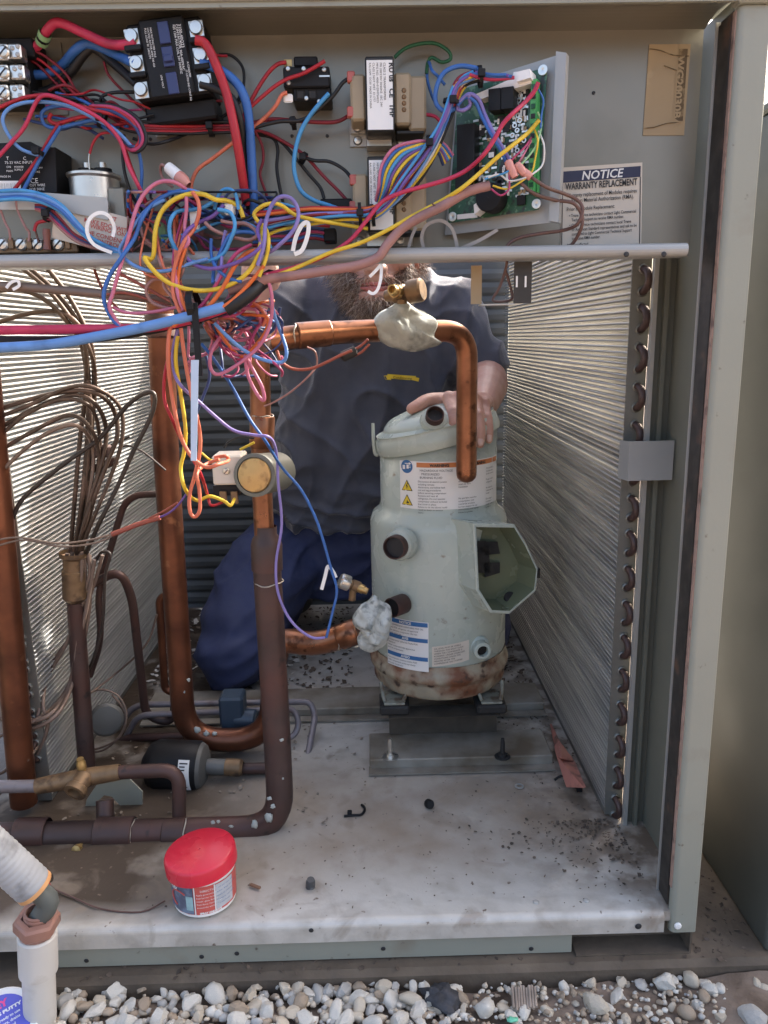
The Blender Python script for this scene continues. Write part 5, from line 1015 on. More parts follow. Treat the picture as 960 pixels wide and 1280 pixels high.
# --- blue bundle at far left
for i, (c, dy, nm) in enumerate((('lblue', 0, 'top light blue'), ('sky', 4, 'pale blue'), ('blue', 8, 'middle blue'), ('lblue', 11, 'bottom light blue'))):
    wire(c, f'-8,{240+dy},-2 24,{238+dy} 52,{243+dy*.9},-6 76,{256+dy*.8} 96,{278+dy*.6},-4 116,{298+dy*.5} 140,{310+dy*.4} 160,{316+dy*.3}', f'{nm} wire of the bundle crossing the black module', .0020)
for i, (c, dy, nm) in enumerate((('dred', 0, 'dark red'), ('navy', 5, 'dark blue'), ('magenta', 8, 'magenta'), ('mauve', 12, 'mauve'))):
    wire(c, f'44,{257+dy*.4},8 58,{258+dy*.8} 74,{272+dy},2 92,{292+dy*.6} 114,{302+dy*.6} 138,{308+dy*.5},6', f'{nm} wire in the small bundle below the blue one', .0017)
wire('red', '43,289,10 46,279 58,276 70,274,6', 'short red wire hooked over the terminal strip', .0018)
wire('mauve', '-4,250,14 6,278 12,288 13,300', 'brown mauve wire dropping to the first strip screw', .0014); wire('mauve', '20,250,12 22,264 32,284 36,290 36,302', 'brown mauve wire dropping to the second strip screw', .0014); wire('brown', '44,288,12 46,296 48,303', 'bare end wire at the third strip screw', .0012)
q = MB(); a, c = V(58, 286, .012), V(59, 312, .012); q.lathe([(.0032, 0), (.0036, .004), (.0028, .012), (.0036, .018), (.0032, (c-a).length)], a, c-a, 10); q.build('terminal_sleeve', mat('sleeve_rust_red', (.20, .07, .05), .4), label='rust red crimp sleeve on the terminal strip', cat='connector')
wrap(61, 268, .004, .0065, (1, 0, -.6), 'black tie on the small bundle at lower left')
# white ties
tie('140,316,-12 118,306 109,290 112,274 124,266 136,270 143,284,-10 141,296', M['whitepl'], .0010, 'white plastic tie looped in front of the red lettered card', .0030)
tie('366,314,-14 370,296 378,281 385,279 385,292 378,312 368,318', M['whitepl'], .0013, 'white plastic tie loop standing on the middle of the rail', .0036)
tie('462,346,-12 470,338 476,331,-6', M['whitepl'], .0013, 'short white tie end under the rail in front of the mouth', .0027); tie('460,364,-12 466,367 472,362 476,348 477,330,-6', M['whitepl'], .0013, 'white hooked tie hanging under the rail in front of the mouth', .0027)
tie('573,312,4 600,300 622,287', M['w_grey'], .0011, 'grey tie tail pointing up right below the board', .003); tie('530,312,6 527,296 534,281 552,276 566,288 572,312', M['w_grey'], .0011, 'grey tie looped below the board', .003); tie('509,318,8 514,298 520,284', M['w_grey'], .001, 'thin grey tie tail beside the mauve cable', .0028)
q = MB(); c = V(572, 314, .003); q.box(c.x-.003, c.x+.003, .0, .006, c.z-.0035, c.z+.003, bev=.0006); q.build("cable_tie", M["w_grey"], label="grey tie head resting on the rail below the board", cat='cable tie', group='cable ties')
# --- cables in front of the opening
CB = 'cables crossing the opening'
wire('pinkred', '-8,413,-20 60,412 130,411 190,409,-24 236,400 262,392 290,382,-22', 'thick pink red cable crossing the opening from the left edge', .0044, 6, 10, CB, 'power_cable', 'cable')
wire('sky', '-8,435,-26 60,431 120,421 180,409,-30 230,397 268,387 300,378,-20', 'thick blue cable crossing the opening from the left edge', .0048, 6, 10, CB, 'power_cable', 'cable')
wire('black', '-8,425,-8 80,425 150,419 210,408,-18 260,395 310,374,-14', 'thick black cable behind the blue one', .0042, 6, 10, CB, 'power_cable', 'cable')
wire('grey', '-8,357,0 30,359 90,364 160,370 220,377,10 260,380', 'grey stained tube crossing the opening under the rail', .0040, 5, 9, CB, 'sheathed_cable', 'cable', m=M['capg'])
tie('8,360,-6 14,353 22,351 24,357 16,362', M['whitepl'], .001, 'pale tie on the grey tube at the left edge', .0025)
wire('black', '282,386,-26 296,378,-26 312,366,-22 326,354,-10 338,346,10', 'short black sheath swallowing the ends of the big cables', .0068, 5, 10, CB, 'cable_sheath', 'sheath')
wrap(243, 384, -.022, .0145, (1, -.1, .1), 'black zip tie gathering the tangle above the big cables', L=.006)
q = MB(); a, c = V(244, 396, -.036), V(244, 470, -.034); q.box(a.x-.0028, a.x+.0028, -.036, -.0346, c.z, a.z+.012); q.build('tie_tail', M['black'], label='black upper half of the long hanging zip tie tail', cat='cable tie', group='cable ties')
q = MB(); a, c = V(243.5, 450, -.037), V(242, 576, -.036); q.add([a+Vector((-.0034, 0, 0)), a+Vector((.0034, 0, 0)), c+Vector((.0026, 0, 0)), c+Vector((-.0026, 0, 0)), a+Vector((-.0034, .0012, 0)), a+Vector((.0034, .0012, 0)), c+Vector((.0026, .0012, 0)), c+Vector((-.0026, .0012, 0))], [(0, 3, 2, 1), (4, 5, 6, 7), (0, 4, 7, 3), (1, 2, 6, 5), (0, 1, 5, 4), (3, 7, 6, 2)])
q.build('tie_tail', mat('pale_tie', (.45, .55, .68), .35), label='long pale hanging zip tie tail below the tangle', cat='cable tie', group='cable ties')
# --- hanging wires on the left
wire('salmon', '222,398,-26 212,412 210,450 214,490,-20 222,530 228,552 240,572 258,584 274,580 285,576,40 282,570 268,572', 'salmon wire hanging down to the coil box', .0022)
wire('yellow', '222,420,-20 220,452 226,496,-14 232,536 230,566 226,586 232,612 246,626,60 262,620 280,626 288,632 293,624,110', 'yellow wire hanging down to the coil box terminals', .0022)
wire('red', '212,440,-16 206,470 206,500 214,522 226,548,0 240,572 252,596 260,620,80 264,632 278,628,120', 'red wire hanging beside the salmon one', .0019)
wire('salmon', '226,410,-24 231,450 240,496 249,534,-16 250,562 244,592 237,620 238,640 244,646 250,636 249,612 246,592 258,580,30 274,574', 'salmon wire making a narrow loop below the coil box', .0021)
wire('lilac', '222,412,-20 216,440 218,468 230,486 246,500,20 268,520 292,538 318,544 338,548 346,570,100 348,606 352,656 345,704 348,742 364,776 388,796 406,797', 'blue wire drooping down to the putty lump and back', .0019)
wire('blue', '252,430,0 268,450 290,484,40 312,524 332,552 352,584,110 376,612 394,646 404,676 414,712 421,738 416,764 408,797', 'dark blue wire slanting across the dark shirt', .0019)
wire('navy', '256,440,40 262,470 252,500 244,520', 'dark blue wire curving behind the long tie tail', .0018)
tie('402,737,120 406,722 410,708 416,714 420,722', M['whitepl'], .0008, 'torn whitish tape hanging on the drooping blue wire', .004)
wire('black', '280,560,140 286,552 300,546 318,548', 'thin black wire arching behind the coil box', .0014); wire('yellow', '252,566,90 262,574 272,577', 'short yellow lead entering the coil box from the left', .0015); wire('yellow', '300,562,150 312,556 318,553', 'short yellow lead behind the coil box', .0018)
# --- cluster below the rail, centre
wire('pink', '333,342,-16 340,372 338,404,-10 326,430 302,452 274,468 263,460 264,440 276,420,0', 'pink wire loop hanging lowest on the left of the riser', .0020)
wire('pink', '306,444,0 310,470 322,494 330,500 328,484 316,462 308,446', 'narrow pink wire loop hanging on the riser', .0020)
wire('sky', '268,404,-14 288,424 308,440,-8 330,450 352,453 358,440 352,418,10 344,396 338,372', 'pale blue wire loop hooked under the copper joint', .0021)
wire('navy', '296,396,10 316,408 336,416,20 346,402 350,384', 'dark blue wire passing behind the copper joint', .0019)
wire('rust', '346,438,170 352,452 366,461 388,461 410,452 426,444 440,438', 'rusty orange wire bowing in front of the shirt', .0022); wire('rust', '436,440,190 450,433 460,424', 'rusty wire end above the black tape wrap', .0019); wire('rust', '440,446,190 452,440 462,430', 'second rusty wire end above the black tape wrap', .0019)
q = MB(); a, c = V(426, 447, .188), V(446, 438, .192); q.lathe([(.003, 0), (.0062, .002), (.0062, (c-a).length-.002), (.003, (c-a).length)], a, c-a, 10); q.build('tape_wrap', M['blackrub'], label='black tape wrap on the rusty orange wires', cat='tape')
wire('mauve', '384,434,200 394,440 396,456 386,470,190 366,488 344,502 330,508', 'thin mauve wire curling down beside the shirt', .0014)
rnd = random.Random(33)
for i, (c, nm) in enumerate((('pink', 'pink'), ('rust', 'rusty'), ('pink', 'pink'), ('magenta', 'magenta'), ('mauve', 'mauve'), ('orange', 'orange'), ('rust', 'rusty'), ('pink', 'pink'), ('mauve', 'mauve'), ('magenta', 'magenta'))):
    x, y = 262+rnd.uniform(-8, 10), 398+rnd.uniform(-6, 8); s_ = f'{x:.0f},{y:.0f},-4 '; dx = rnd.uniform(24, 70); dp = rnd.uniform(14, 56)
    for t in range(1, 9):
        a2 = math.pi*2*t/9; s_ += f'{x+dx*(1-math.cos(a2))/2+rnd.uniform(-3, 3)+dp*.12*math.sin(a2*2):.0f},{y+dp*math.sin(a2)*(.9 if a2 < math.pi else .25)+rnd.uniform(-3, 3):.0f},{rnd.uniform(-6, 30):.0f} '
    wire(c, s_, f'{("very widest" if i == 9 else "very small" if i == 6 else "flattest" if i == 7 else "widest" if dx > 58 else "wide" if dx > 44 else "small" if dx > 32 else "tiny")} {nm} wire curl in the knot beside the copper joint', .0018)
for i, (c, y0, y1, nm) in enumerate((('blue', 392, 396, 'blue'), ('navy', 400, 410, 'dark blue'), ('orange', 386, 378, 'orange'), ('rust', 400, 398, 'rusty'), ('magenta', 396, 404, 'magenta'), ('sky', 388, 404, 'pale blue'))):
    wire(c, f'262,{y0},0 284,{y0-6+i},-6 306,{(y0+y1)/2+4},10 328,{y1},20 342,{y1+6-i*4},40', f'{nm} wire stretched across the knot beside the copper joint', .0018)
wire('salmon', '316,378,10 326,386 332,398 328,408', 'salmon wire hooked over the copper joint', .0019)
wire('rust', '118,337,20 124,352 134,372 150,388', 'rusty wire hanging from the rail at left', .0016)
wire('pink', '141,384,-20 160,391 190,390 230,382,-20', 'pink wire running right under the grey tube', .0018); wire('rust', '150,342,-10 176,356 204,372 226,382,-16', 'rusty wire slanting right under the rail', .0018); wire('rust', '134,368,-6 156,366 186,374 214,384', 'rusty wire lying on the grey tube', .0016)
wire('mauve', '212,386,-16 190,378 183,362 192,350 206,352 224,376', 'mauve wire curl beside the red brown pipe', .0018); wire('mauve', '236,388,-18 216,372 204,356 212,348 226,358 246,384', 'second mauve curl beside the red brown pipe', .0018)
# --- thin brown tubes
CT = 'thin brown tubes at the left'
def cap(s, l, r=.0030, m='cap'): return wire('brown', s, l, r, 6, 7, CT, 'capillary_tube', 'tube', M[m])
cap('36,334,250 70,366 98,404 107,440 107,490,270 100,550 94,620 88,690,300', 'brown tube falling from the rail, left of a pair')
cap('58,334,250 88,374 112,424 117,470,270 114,540 108,620 98,690,300', 'brown tube falling from the rail, right of a pair')
cap('-8,364,240 28,363 58,376 84,402 102,432,265 110,490 108,560 100,640 93,690,300', 'brown tube bowing in from the left edge under the grey tube')
cap('-8,405,240 36,392 72,390 96,404 106,432,265 113,520 108,600 100,690,300', 'brown tube bowing in from the left edge above the blue cable')
cap('-8,514,235 46,497 96,488 126,494 143,516,260 146,546 134,578 116,630 102,690,300', 'dark tube arching widest over the left coil', .0030)
cap('-8,540,235 40,512 90,494 118,504 132,534,260 128,574 110,634 97,690,300', 'dark tube arching just inside the widest one', .0028)
cap('-8,568,235 40,540 86,519 112,534 124,570,260 116,620 104,660 96,692,300', 'dark tube arching lowest over the left coil', .0028)
cap('-8,690,235 12,656 30,622 80,580 124,548,250 160,506 186,490 194,498 188,522 168,562 146,610 124,655 108,692,300', 'black brown tube with a tall narrow hairpin toward the red brown pipe', .0029, 'capd')
cap('148,562,285 160,557 180,566 207,588', 'thin black tube hooking right across the coil', .0014, 'capd'); cap('124,567,280 140,556 162,546', 'thin black stub above the small clamp', .0016, 'capd')
q = MB(); q.tube([V(116, 586, .27), V(146, 576, .27)], .0055, 8); q.box(V(112, 560, .27).x, V(140, 560, .27).x, .262, .275, V(112, 572, .27).z, V(112, 556, .27).z, bev=.003); q.build('tube_clamp', M['copper_dark'], label='small dark clamp on the arching brown tubes', cat='clamp')
cap('-8,676,200 24,672 70,679 112,675 142,667', 'upper of two thin brown leads crossing the left coil', .0013, 'capg'); cap('-8,684,200 30,675 76,683 118,679 144,668', 'lower of two thin brown leads crossing the left coil', .0013, 'capg')
wire('rust', '140,668,200 156,662 174,655 200,647', 'rough rust red splice tape on the thin leads', .0032, name='tape_wrap', cat='tape')
wire('purple', '190,650,200 208,643 222,632 234,616', 'purple lead passing behind the red brown pipe', .0016); wire('rust', '186,648,196 206,638 222,628', 'rusty lead beside the purple one', .0014)
cap('106,694,300 104,748 84,802 60,846 50,886,250 38,920 10,960 -8,968', 'tube sweeping down left from the distributor to the left edge', .0028, 'capg')
cap('96,694,295 97,760 94,820 84,862 66,890,240 40,900 14,884 -8,876', 'tube curving under to the left edge, upper of two', .0028, 'capg')
cap('118,700,300 110,750 100,800 92,850 72,892,240 40,910 16,904 -8,894', 'tube curving under to the left edge, lower of two', .0028, 'capg')
cap('128,694,310 114,740 88,796 62,834 54,880,250 60,906 46,946 26,985', 'tube dropping from the distributor to the brass valve', .0026, 'capg')
cap('84,692,300 82,712 88,742', 'short tube ending on the left of the distributor', .0028, 'capg'); cap('110,692,300 112,718 104,744', 'short tube ending on the right of the distributor', .0028, 'capg'); cap('90,690,292 89,716 92,744', 'short tube ending on the front of the distributor', .0028, 'capg'); cap('102,690,292 102,716 98,744', 'second short tube ending on the front of the distributor', .0028, 'capg')
cap('120,700,320 128,690 138,694 132,720 128,780 118,820 108,842', 'tube hanging straight beside the distributor', .0022, 'capd')
cap('196,768,420 186,800 168,822 140,846 116,864,360 92,880 82,906 88,930 108,938 132,932 150,920 158,896 150,872,370 130,862 110,866', 'thin tube coiled in a ring below the distributor', .0017, 'capg')
cap('100,864,365 84,880 80,912 96,936 128,938 152,916 156,890 140,868', 'second ring of the coiled thin tube', .0016, 'capg')

# --- more loose strands: upper left bundle, middle tangle, knot
rnd = random.Random(55)
def loose(n, cols, fx, place_, r=(.0011, .0017)):
    cnt = {}
    for i in range(n):
        c = rnd.choice(cols); s_ = fx(i); cnt[c] = cnt.get(c, 0)+1; k = ('thin', 'second thin', 'third thin', 'fourth thin', 'fifth thin', 'sixth thin', 'seventh thin', 'eighth thin')[min(cnt[c]-1, 7)]
        wire(c, s_, f'{k} {desc.get(c, c)} wire {place_}', rnd.uniform(*r))
def f1(i):
    x, y = rnd.uniform(30, 70), rnd.uniform(112, 150); s_ = f'{x:.0f},{y:.0f},26 '
    for k in range(5): x += rnd.uniform(14, 32); y += rnd.uniform(-8, 15); s_ += f'{x:.0f},{y:.0f},{rnd.uniform(14, 34):.0f} '
    return s_
loose(12, ['red', 'dred', 'black', 'navy', 'magenta', 'blue'], f1, 'sagging through the upper left bundle')
def f2(i):
    x, y = rnd.uniform(175, 235), rnd.uniform(245, 300); s_ = ''; a = rnd.uniform(0, 6.28)
    for k in range(7): s_ += f'{x:.0f},{min(322, max(240, y)):.0f},{rnd.uniform(-14, 30):.0f} '; a += rnd.uniform(-1.1, 1.3); x = min(345, max(160, x+26*math.cos(a)+7)); y += 24*math.sin(a)
    return s_
loose(22, ['lblue', 'navy', 'magenta', 'purple', 'dred', 'blue', 'mauve', 'salmon', 'black'], f2, 'winding through the central tangle')
def f3(i):
    x, y = rnd.uniform(250, 275), rnd.uniform(380, 410); s_ = ''; a = rnd.uniform(-.6, 1.2)
    for k in range(7): s_ += f'{x:.0f},{min(470, max(345, y)):.0f},{rnd.uniform(-10, 40):.0f} '; a += rnd.uniform(-.9, 1.2); x = min(352, max(236, x+22*math.cos(a))); y += 22*math.sin(a)
    return s_
loose(16, ['rust', 'pink', 'magenta', 'navy', 'mauve', 'orange', 'blue'], f3, 'winding through the knot at the copper joint')
def f4(i):
    x0_ = rnd.uniform(190, 250); return f'{x0_:.0f},{rnd.uniform(250, 300):.0f},6 {x0_+rnd.uniform(-20, 10):.0f},{rnd.uniform(315, 335):.0f},-22 {rnd.uniform(205, 235):.0f},{rnd.uniform(352, 372):.0f},-14 {rnd.uniform(225, 240):.0f},386,-16 {rnd.uniform(255, 290):.0f},{rnd.uniform(392, 410):.0f},0'
loose(8, ['rust', 'mauve', 'salmon', 'magenta', 'brown'], f4, 'dropping over the rail into the black zip tie')

cap('26,334,240 60,362 90,400 112,436 119,480,270 112,560 100,640 92,690,296', 'brown tube falling from the rail between the pair', .0027)
cap('-8,552,230 30,520 74,500 110,506 124,540,262 122,590 108,650 99,690,297', 'dark tube arching second lowest over the left coil', .0026)
cap('-8,524,232 38,506 88,484 122,486 150,510,258 152,550 138,596 112,660 101,690,305', 'dark tube arching just outside the widest one', .0026)
cap('-8,600,225 26,566 62,540 96,532 116,560,262 112,620 98,670,300', 'slack brown tube arching lowest near the coil plate', .0026, 'capg')
cap('112,694,310 112,760 100,820 78,870 48,898,240 16,914 -8,922', 'lowest tube curving under to the left edge', .0026, 'capg')
cap('100,694,305 104,780 88,850 66,905 34,950,220 -8,1000', 'slack tube sweeping down to the bottom of the left edge', .0026, 'capg')
# ================= the kneeling worker
from mathutils.bvhtree import BVHTree
skin = mat('skin', (.47, .27, .205), .5, 0, .09, 30, c2=(.40, .185, .14), c2s=22, c2t=.58, c2w=.15, bump=.35, bs=260, sss=.12)
shirtm = mat('shirt_charcoal_cloth', (.054, .061, .085), .8, 0, .12, 20, bump=.35, bs=900, c2=(.068, .075, .10), c2s=9, c2t=.55, c2w=.2)
shirtm.node_tree.nodes['Principled BSDF'].inputs['Sheen Weight'].default_value = .5; shirtm.node_tree.nodes['Principled BSDF'].inputs['Sheen Roughness'].default_value = .4
pantm = mat('work_trousers_navy', (.025, .036, .098), .78, 0, .12, 16, bump=.4, bs=700)
hairm = mat('hair_grey_brown', (.14, .095, .065), .6, 0, .3, 60)
beardm = [mat('beard_brown', (.17, .105, .07), .6, 0, .2, 60), mat('beard_grey', (.40, .33, .28), .6, 0, .15, 60), mat('beard_dark', (.075, .045, .03), .6, 0, .2, 60)]
person = thing('person', (P(440, 800, Y=.80).x, .82, .003), 'bearded person in a dark T-shirt and navy trousers kneeling behind the compressor', 'person')
def limb(q, pts, rad, n=14, sm=3):
    pts = [Vector(p_) for p_ in pts]; q.tube(pts, rad, n, smooth=sm); q.ball(pts[0], rad[0], n=n, m=8); q.ball(pts[-1], rad[-1], n=n, m=8)
def rings(q, secs, n=28, pw=2.3):
    """loft of flattened superellipses: (centre, half width, half depth)"""
    vs, fs = [], []
    for c, a, b_ in secs:
        for k in range(n):
            t = 2*math.pi*k/n; x, y = math.cos(t), math.sin(t); vs.append(Vector(c)+Vector((a*math.copysign(abs(x)**(2/pw), x), b_*math.copysign(abs(y)**(2/pw), y), 0)))
    m_ = len(secs)
    for i in range(m_-1):
        for k in range(n): fs.append((i*n+k, i*n+(k+1) % n, (i+1)*n+(k+1) % n, (i+1)*n+k))
    fs += [tuple(range(n))[::-1], tuple(range((m_-1)*n, m_*n))]; q.add(vs, fs)
# landmarks
HC = V(468, 312, .715)                                     # head centre, eye level
shR, shL = V(382, 384, .80), V(557, 391, .79)              # shoulder joints (viewer's left, right)
elL, wrL = V(606, 468, .73), V(603, 506, .53)
elR, wrR = V(330, 392, .73), V(322, 300, .70)
hipc = V(415, 678, .86); hz_ = hipc.z
def tz(y, Y=.80): return P(470, y, Y=Y).z
# ---- skin: head, neck, arms, hand in one piece
q = MB()
q.ball(HC+Vector((0, .022, .030)), .076, .094, .088, 20, 14); q.ball(HC+Vector((0, -.015, -.030)), .063, .068, .078, 20, 14); q.ball(HC+Vector((0, -.040, -.086)), .044, .040, .026, 16, 10)
q.ball(HC+Vector((0, -.068, .022)), .052, .022, .020, 14, 8)                                            # brow
limb(q, [HC+Vector((0, -.086, .008)), HC+Vector((0, -.098, -.018)), HC+Vector((0, -.107, -.036))], [.008, .011, .0135], 12); 
for s in (-1, 1):
    q.ball(HC+Vector((s*.012, -.094, -.040)), .010, .012, .009, 10, 8); q.ball(HC+Vector((s*.040, -.058, -.020)), .026, .026, .026, 12, 8); q.ball(HC+Vector((s*.079, .012, -.012)), .008, .018, .030, 10, 8)
limb(q, [HC+Vector((-.026, -.080, -.058)), HC+Vector((0, -.090, -.055)), HC+Vector((.026, -.080, -.058))], [.009, .011, .009], 10)
limb(q, [HC+Vector((-.022, -.080, -.084)), HC+Vector((0, -.088, -.084)), HC+Vector((.022, -.080, -.084))], [.009, .011, .009], 10)
nb_ = (shR+shL)/2+Vector((0, .01, .05)); limb(q, [HC+Vector((0, .03, -.06)), nb_], [.056, .060], 18)
rings(q, [(nb_+Vector((0, 0, -.30)), .12, .07), (nb_+Vector((0, 0, -.12)), .14, .07), (nb_+Vector((0, .01, -.03)), .10, .05)])
limb(q, [shL, (shL+elL)/2+Vector((.006, .01, 0)), elL, elL*.5+wrL*.5+Vector((.006, 0, .004)), wrL], [.046, .043, .037, .036, .025], 16)
limb(q, [shR, (shR+elR)/2, elR, elR*.5+wrR*.5, wrR], [.046, .042, .036, .036, .025], 16)
kn = dict(i=V(561, 499, .418), m=V(576, 497, .414), r=V(592, 500, .418), p=V(605, 506, .428))
for k_2 in 'imrp': limb(q, [wrL, wrL*.4+kn[k_2]*.6+Vector((0, 0, .003)), kn[k_2]], [.020, .0145, .0105], 12)
q.ball(wrL*.45+(kn['m']+kn['r'])*.275, .030, .038, .014, 14, 8)
fing = dict(i=(V(566, 516, .392), V(567, 532, .377), V(567, 547, .370)), m=(V(581, 518, .388), V(583, 537, .372), V(583, 554, .366)), r=(V(597, 520, .390), V(600, 540, .374), V(600, 555, .369)), p=(V(609, 523, .404), V(611, 538, .392), V(611, 550, .388)))
for k_2 in 'imrp': q.ball(kn[k_2]+Vector((0, 0, .004)), .0105, .0115, .009, 10, 8); q.ball(fing[k_2][0]+Vector((0, -.0015, .001)), .0098 if k_2 != 'p' else .0088, n=10, m=8)
for k_2, ch in fing.items():
    rr_ = .0078 if k_2 == 'p' else .0088; limb(q, [kn[k_2], *ch], [rr_*1.12, rr_*1.08, rr_, rr_*.82], 12, 3)
limb(q, [wrL*.62+kn['i']*.38, V(556, 502, .450), V(536, 500, .436), V(524, 506, .425), V(514, 511, .418)], [.018, .0145, .0105, .0100, .0085], 12)
for dx, py, px in ((0, 300, 318), (.018, 296, 324), (-.018, 300, 312)): limb(q, [wrR, wrR+Vector((dx, -.02, .05)), wrR+Vector((dx*1.1, -.05, .085)), wrR+Vector((dx*1.1, -.065, .07))], [.018, .012, .009, .008], 10)
limb(q, [wrR, wrR+Vector((.03, -.03, .03)), wrR+Vector((.035, -.05, .06))], [.017, .012, .009], 10)
sk_ = solid(q, .0032, 3); body = sk_.build('body', skin, person)
tips = [('i', .0055), ('m', .0058), ('r', .0055), ('p', .0048)]
for k_2, rr_ in tips:
    t_, p_ = fing[k_2][2], fing[k_2][1]; ax_ = (t_-p_).normalized(); n_ = Vector((0, -1, .25)); n_ = (n_-ax_*n_.dot(ax_)).normalized(); q = MB()
    q.ball((0, 0, 0), 1, 1, 1, 10, 6); sd_ = ax_.cross(n_); c = t_-ax_*.003+n_*(rr_*1.16); q.v = [c+sd_*v.x*rr_*.85+ax_*v.y*.0075+n_*v.z*.0016 for v in q.v]; q.build('fingernail', mat('nail', (.58, .40, .34), .3), body)
# lips and eyes
q = MB(); q.tube([HC+Vector((x, -.094+.35*abs(x)+.6*x*x, -.0645+.06*abs(x))) for x in (-.026, -.014, 0, .014, .026)], [.0015, .0042, .0045, .0042, .0015], 8); q.tube([HC+Vector((x, -.093+.35*abs(x), -.0735+.12*abs(x))) for x in (-.026, -.014, 0, .014, .026)], [.0015, .0048, .0058, .0048, .0015], 8)
q.build('lips', mat('lips', (.42, .13, .12), .4), body)
for s in (-1, 1):
    q = MB(); q.ball(HC+Vector((s*.031, -.072, .000)), .0115, n=14, m=10); q.lathe([(.005, .0108), (.003, .0116), (.0001, .0118)], HC+Vector((s*.031, -.072, .0)), (0, -1, -.15), 12, 1); q.build('eye', [M['white'], M['ink']], body)
# hair and beard strands over the head surface
bv_h = BVHTree.FromPolygons(sk_.v, sk_.f); rnd = random.Random(3)
def strands(region, count, Lr, wd, mi_fn, droop, curl):
    b2 = MB(); made = 0; tries = 0
    while made < count and tries < count*30:
        tries += 1
        d = Vector((rnd.gauss(0, 1), rnd.gauss(0, 1), rnd.gauss(0, 1))).normalized(); o_ = HC+Vector((0, 0, -.03))
        hit, nrm, _, dist = bv_h.ray_cast(o_+d*.30, -d)
        if hit is None or (hit-o_).length > .16 or not region(hit-HC): continue
        L_ = rnd.uniform(*Lr); t = (nrm*rnd.uniform(.5, 1.)+Vector((rnd.gauss(0, .45), rnd.gauss(0, .3)-.1, droop))).normalized(); p_ = hit-nrm*.001; sd_ = t.cross(Vector((rnd.gauss(0, 1), rnd.gauss(0, 1), rnd.gauss(0, 1)))).normalized()
        vs = []
        for i in range(5):
            w_ = wd*(1-.8*i/4); vs += [p_+sd_*w_, p_-sd_*w_]
            t = (t+Vector((rnd.gauss(0, curl), rnd.gauss(0, curl), droop*.25+rnd.gauss(0, curl)))).normalized(); p_ = p_+t*L_/4
        b2.add(vs, [(2*i, 2*i+1, 2*i+3, 2*i+2) for i in range(4)], mi_fn(hit-HC), True); made += 1
    return b2
def in_beard(h): return h.y < .035 and h.z < -.048+.35*max(0, abs(h.x)-.030)*1.6 and h.z > -.135 and not (abs(h.x) < .024 and -.082 < h.z < -.0585 and h.y < -.05) and not (h.z > -.058 and abs(h.x) < .013) and (h.z < -.040 or abs(h.x) > .040)
strands(in_beard, 8500, (.016, .042), .00045, lambda h: rnd.choice((0, 0, 1, 1, 2)) if h.x < .01 else rnd.choice((0, 2, 2, 0, 1)), -.55, .42).build('beard', beardm, body)
strands(lambda h: h.z > .045 or (h.y > .02 and h.z > -.03), 2600, (.012, .022), .0008, lambda h: 0, -.2, .3).build('hair', hairm, body)
# ---- trousers
q = MB(); kR, kL = V(292, 838, .60), V(600, 800, .70)
hR, hL = hipc+Vector((-.075, 0, .0)), hipc+Vector((.12, 0, 0)); kL.z = max(kL.z, .07); kR.z = .066
rings(q, [(hipc+Vector((.02, .01, -.10)), .15, .10), (hipc+Vector((.02, .0, 0)), .165, .115), (hipc+Vector((.025, -.01, .06)), .150, .105), (hipc+Vector((.03, -.02, .10)), .142, .098)])
limb(q, [hR, hR*.5+kR*.5+Vector((-.012, 0, .022)), kR], [.098, .090, .068], 18); limb(q, [hL, hL*.5+kL*.5+Vector((.01, 0, .02)), kL], [.098, .088, .066], 18)
for k_2, sx in ((kR, -.10), (kL, .12)):
    limb(q, [k_2+Vector((0, .01, -.005)), k_2+Vector((.02 if sx < 0 else -.02, .16, -.01)), Vector((hipc.x+sx, .985, .05))], [.060, .055, .042], 16)
def fold_p(c, n):
    a = noise.noise(Vector((c.x*7, c.y*7, c.z*30))); b_ = noise.noise(Vector((c.x*22+c.z*14, c.y*22, c.z*16)))
    r1 = max(0, 1-abs(noise.noise(Vector((c.x*6+c.z*5, c.y*5, c.z*19-c.x*9))))*1.6)**3
    return .006*a+.0035*b_+.009*(r1-.4) - .004*max(0, noise.noise(Vector((c.x*9+3, c.y*6, c.z*42+c.x*18))))
solid(q, .0065, 3, dis=fold_p).build('trousers', pantm, person)
for sx in (-.10, .12):
    q = MB(); c = Vector((hipc.x+sx, .99, .035)); q.ball(c, .043, .05, .035, 14, 10); q.build('boot', M['blackrub'], person)
# ---- T-shirt
q = MB(); zs_ = (shR.z+shL.z)/2; cx_ = lambda y: (V(345, y, .80).x+V(592, y, .80).x)/2
rings(q, [(Vector((hipc.x+.035, .835, V(400, 655, .80).z)), .152, .108), (Vector((hipc.x+.04, .83, V(400, 620, .80).z)), .155, .112), (Vector((hipc.x+.055, .82, V(400, 560, .80).z)), .165, .112), (Vector((cx_(480)-.0, .81, V(400, 480, .80).z)), .182, .110), (Vector((cx_(430), .80, V(400, 430, .80).z)), .185, .105), (Vector((cx_(430), .80, zs_+.022)), .172, .088), (Vector((nb_.x, .80, zs_+.062)), .115, .072), (Vector((nb_.x, .795, zs_+.078)), .070, .062)])
slL = shL*.18+elL*.82; slR = shR*.25+elR*.75
limb(q, [shL+Vector((-.03, 0, .005)), shL, shL*.5+slL*.5, slL], [.062, .066, .062, .058], 18); limb(q, [shR+Vector((.03, 0, .005)), shR, shR*.5+slR*.5, slR], [.062, .064, .060, .056], 18)
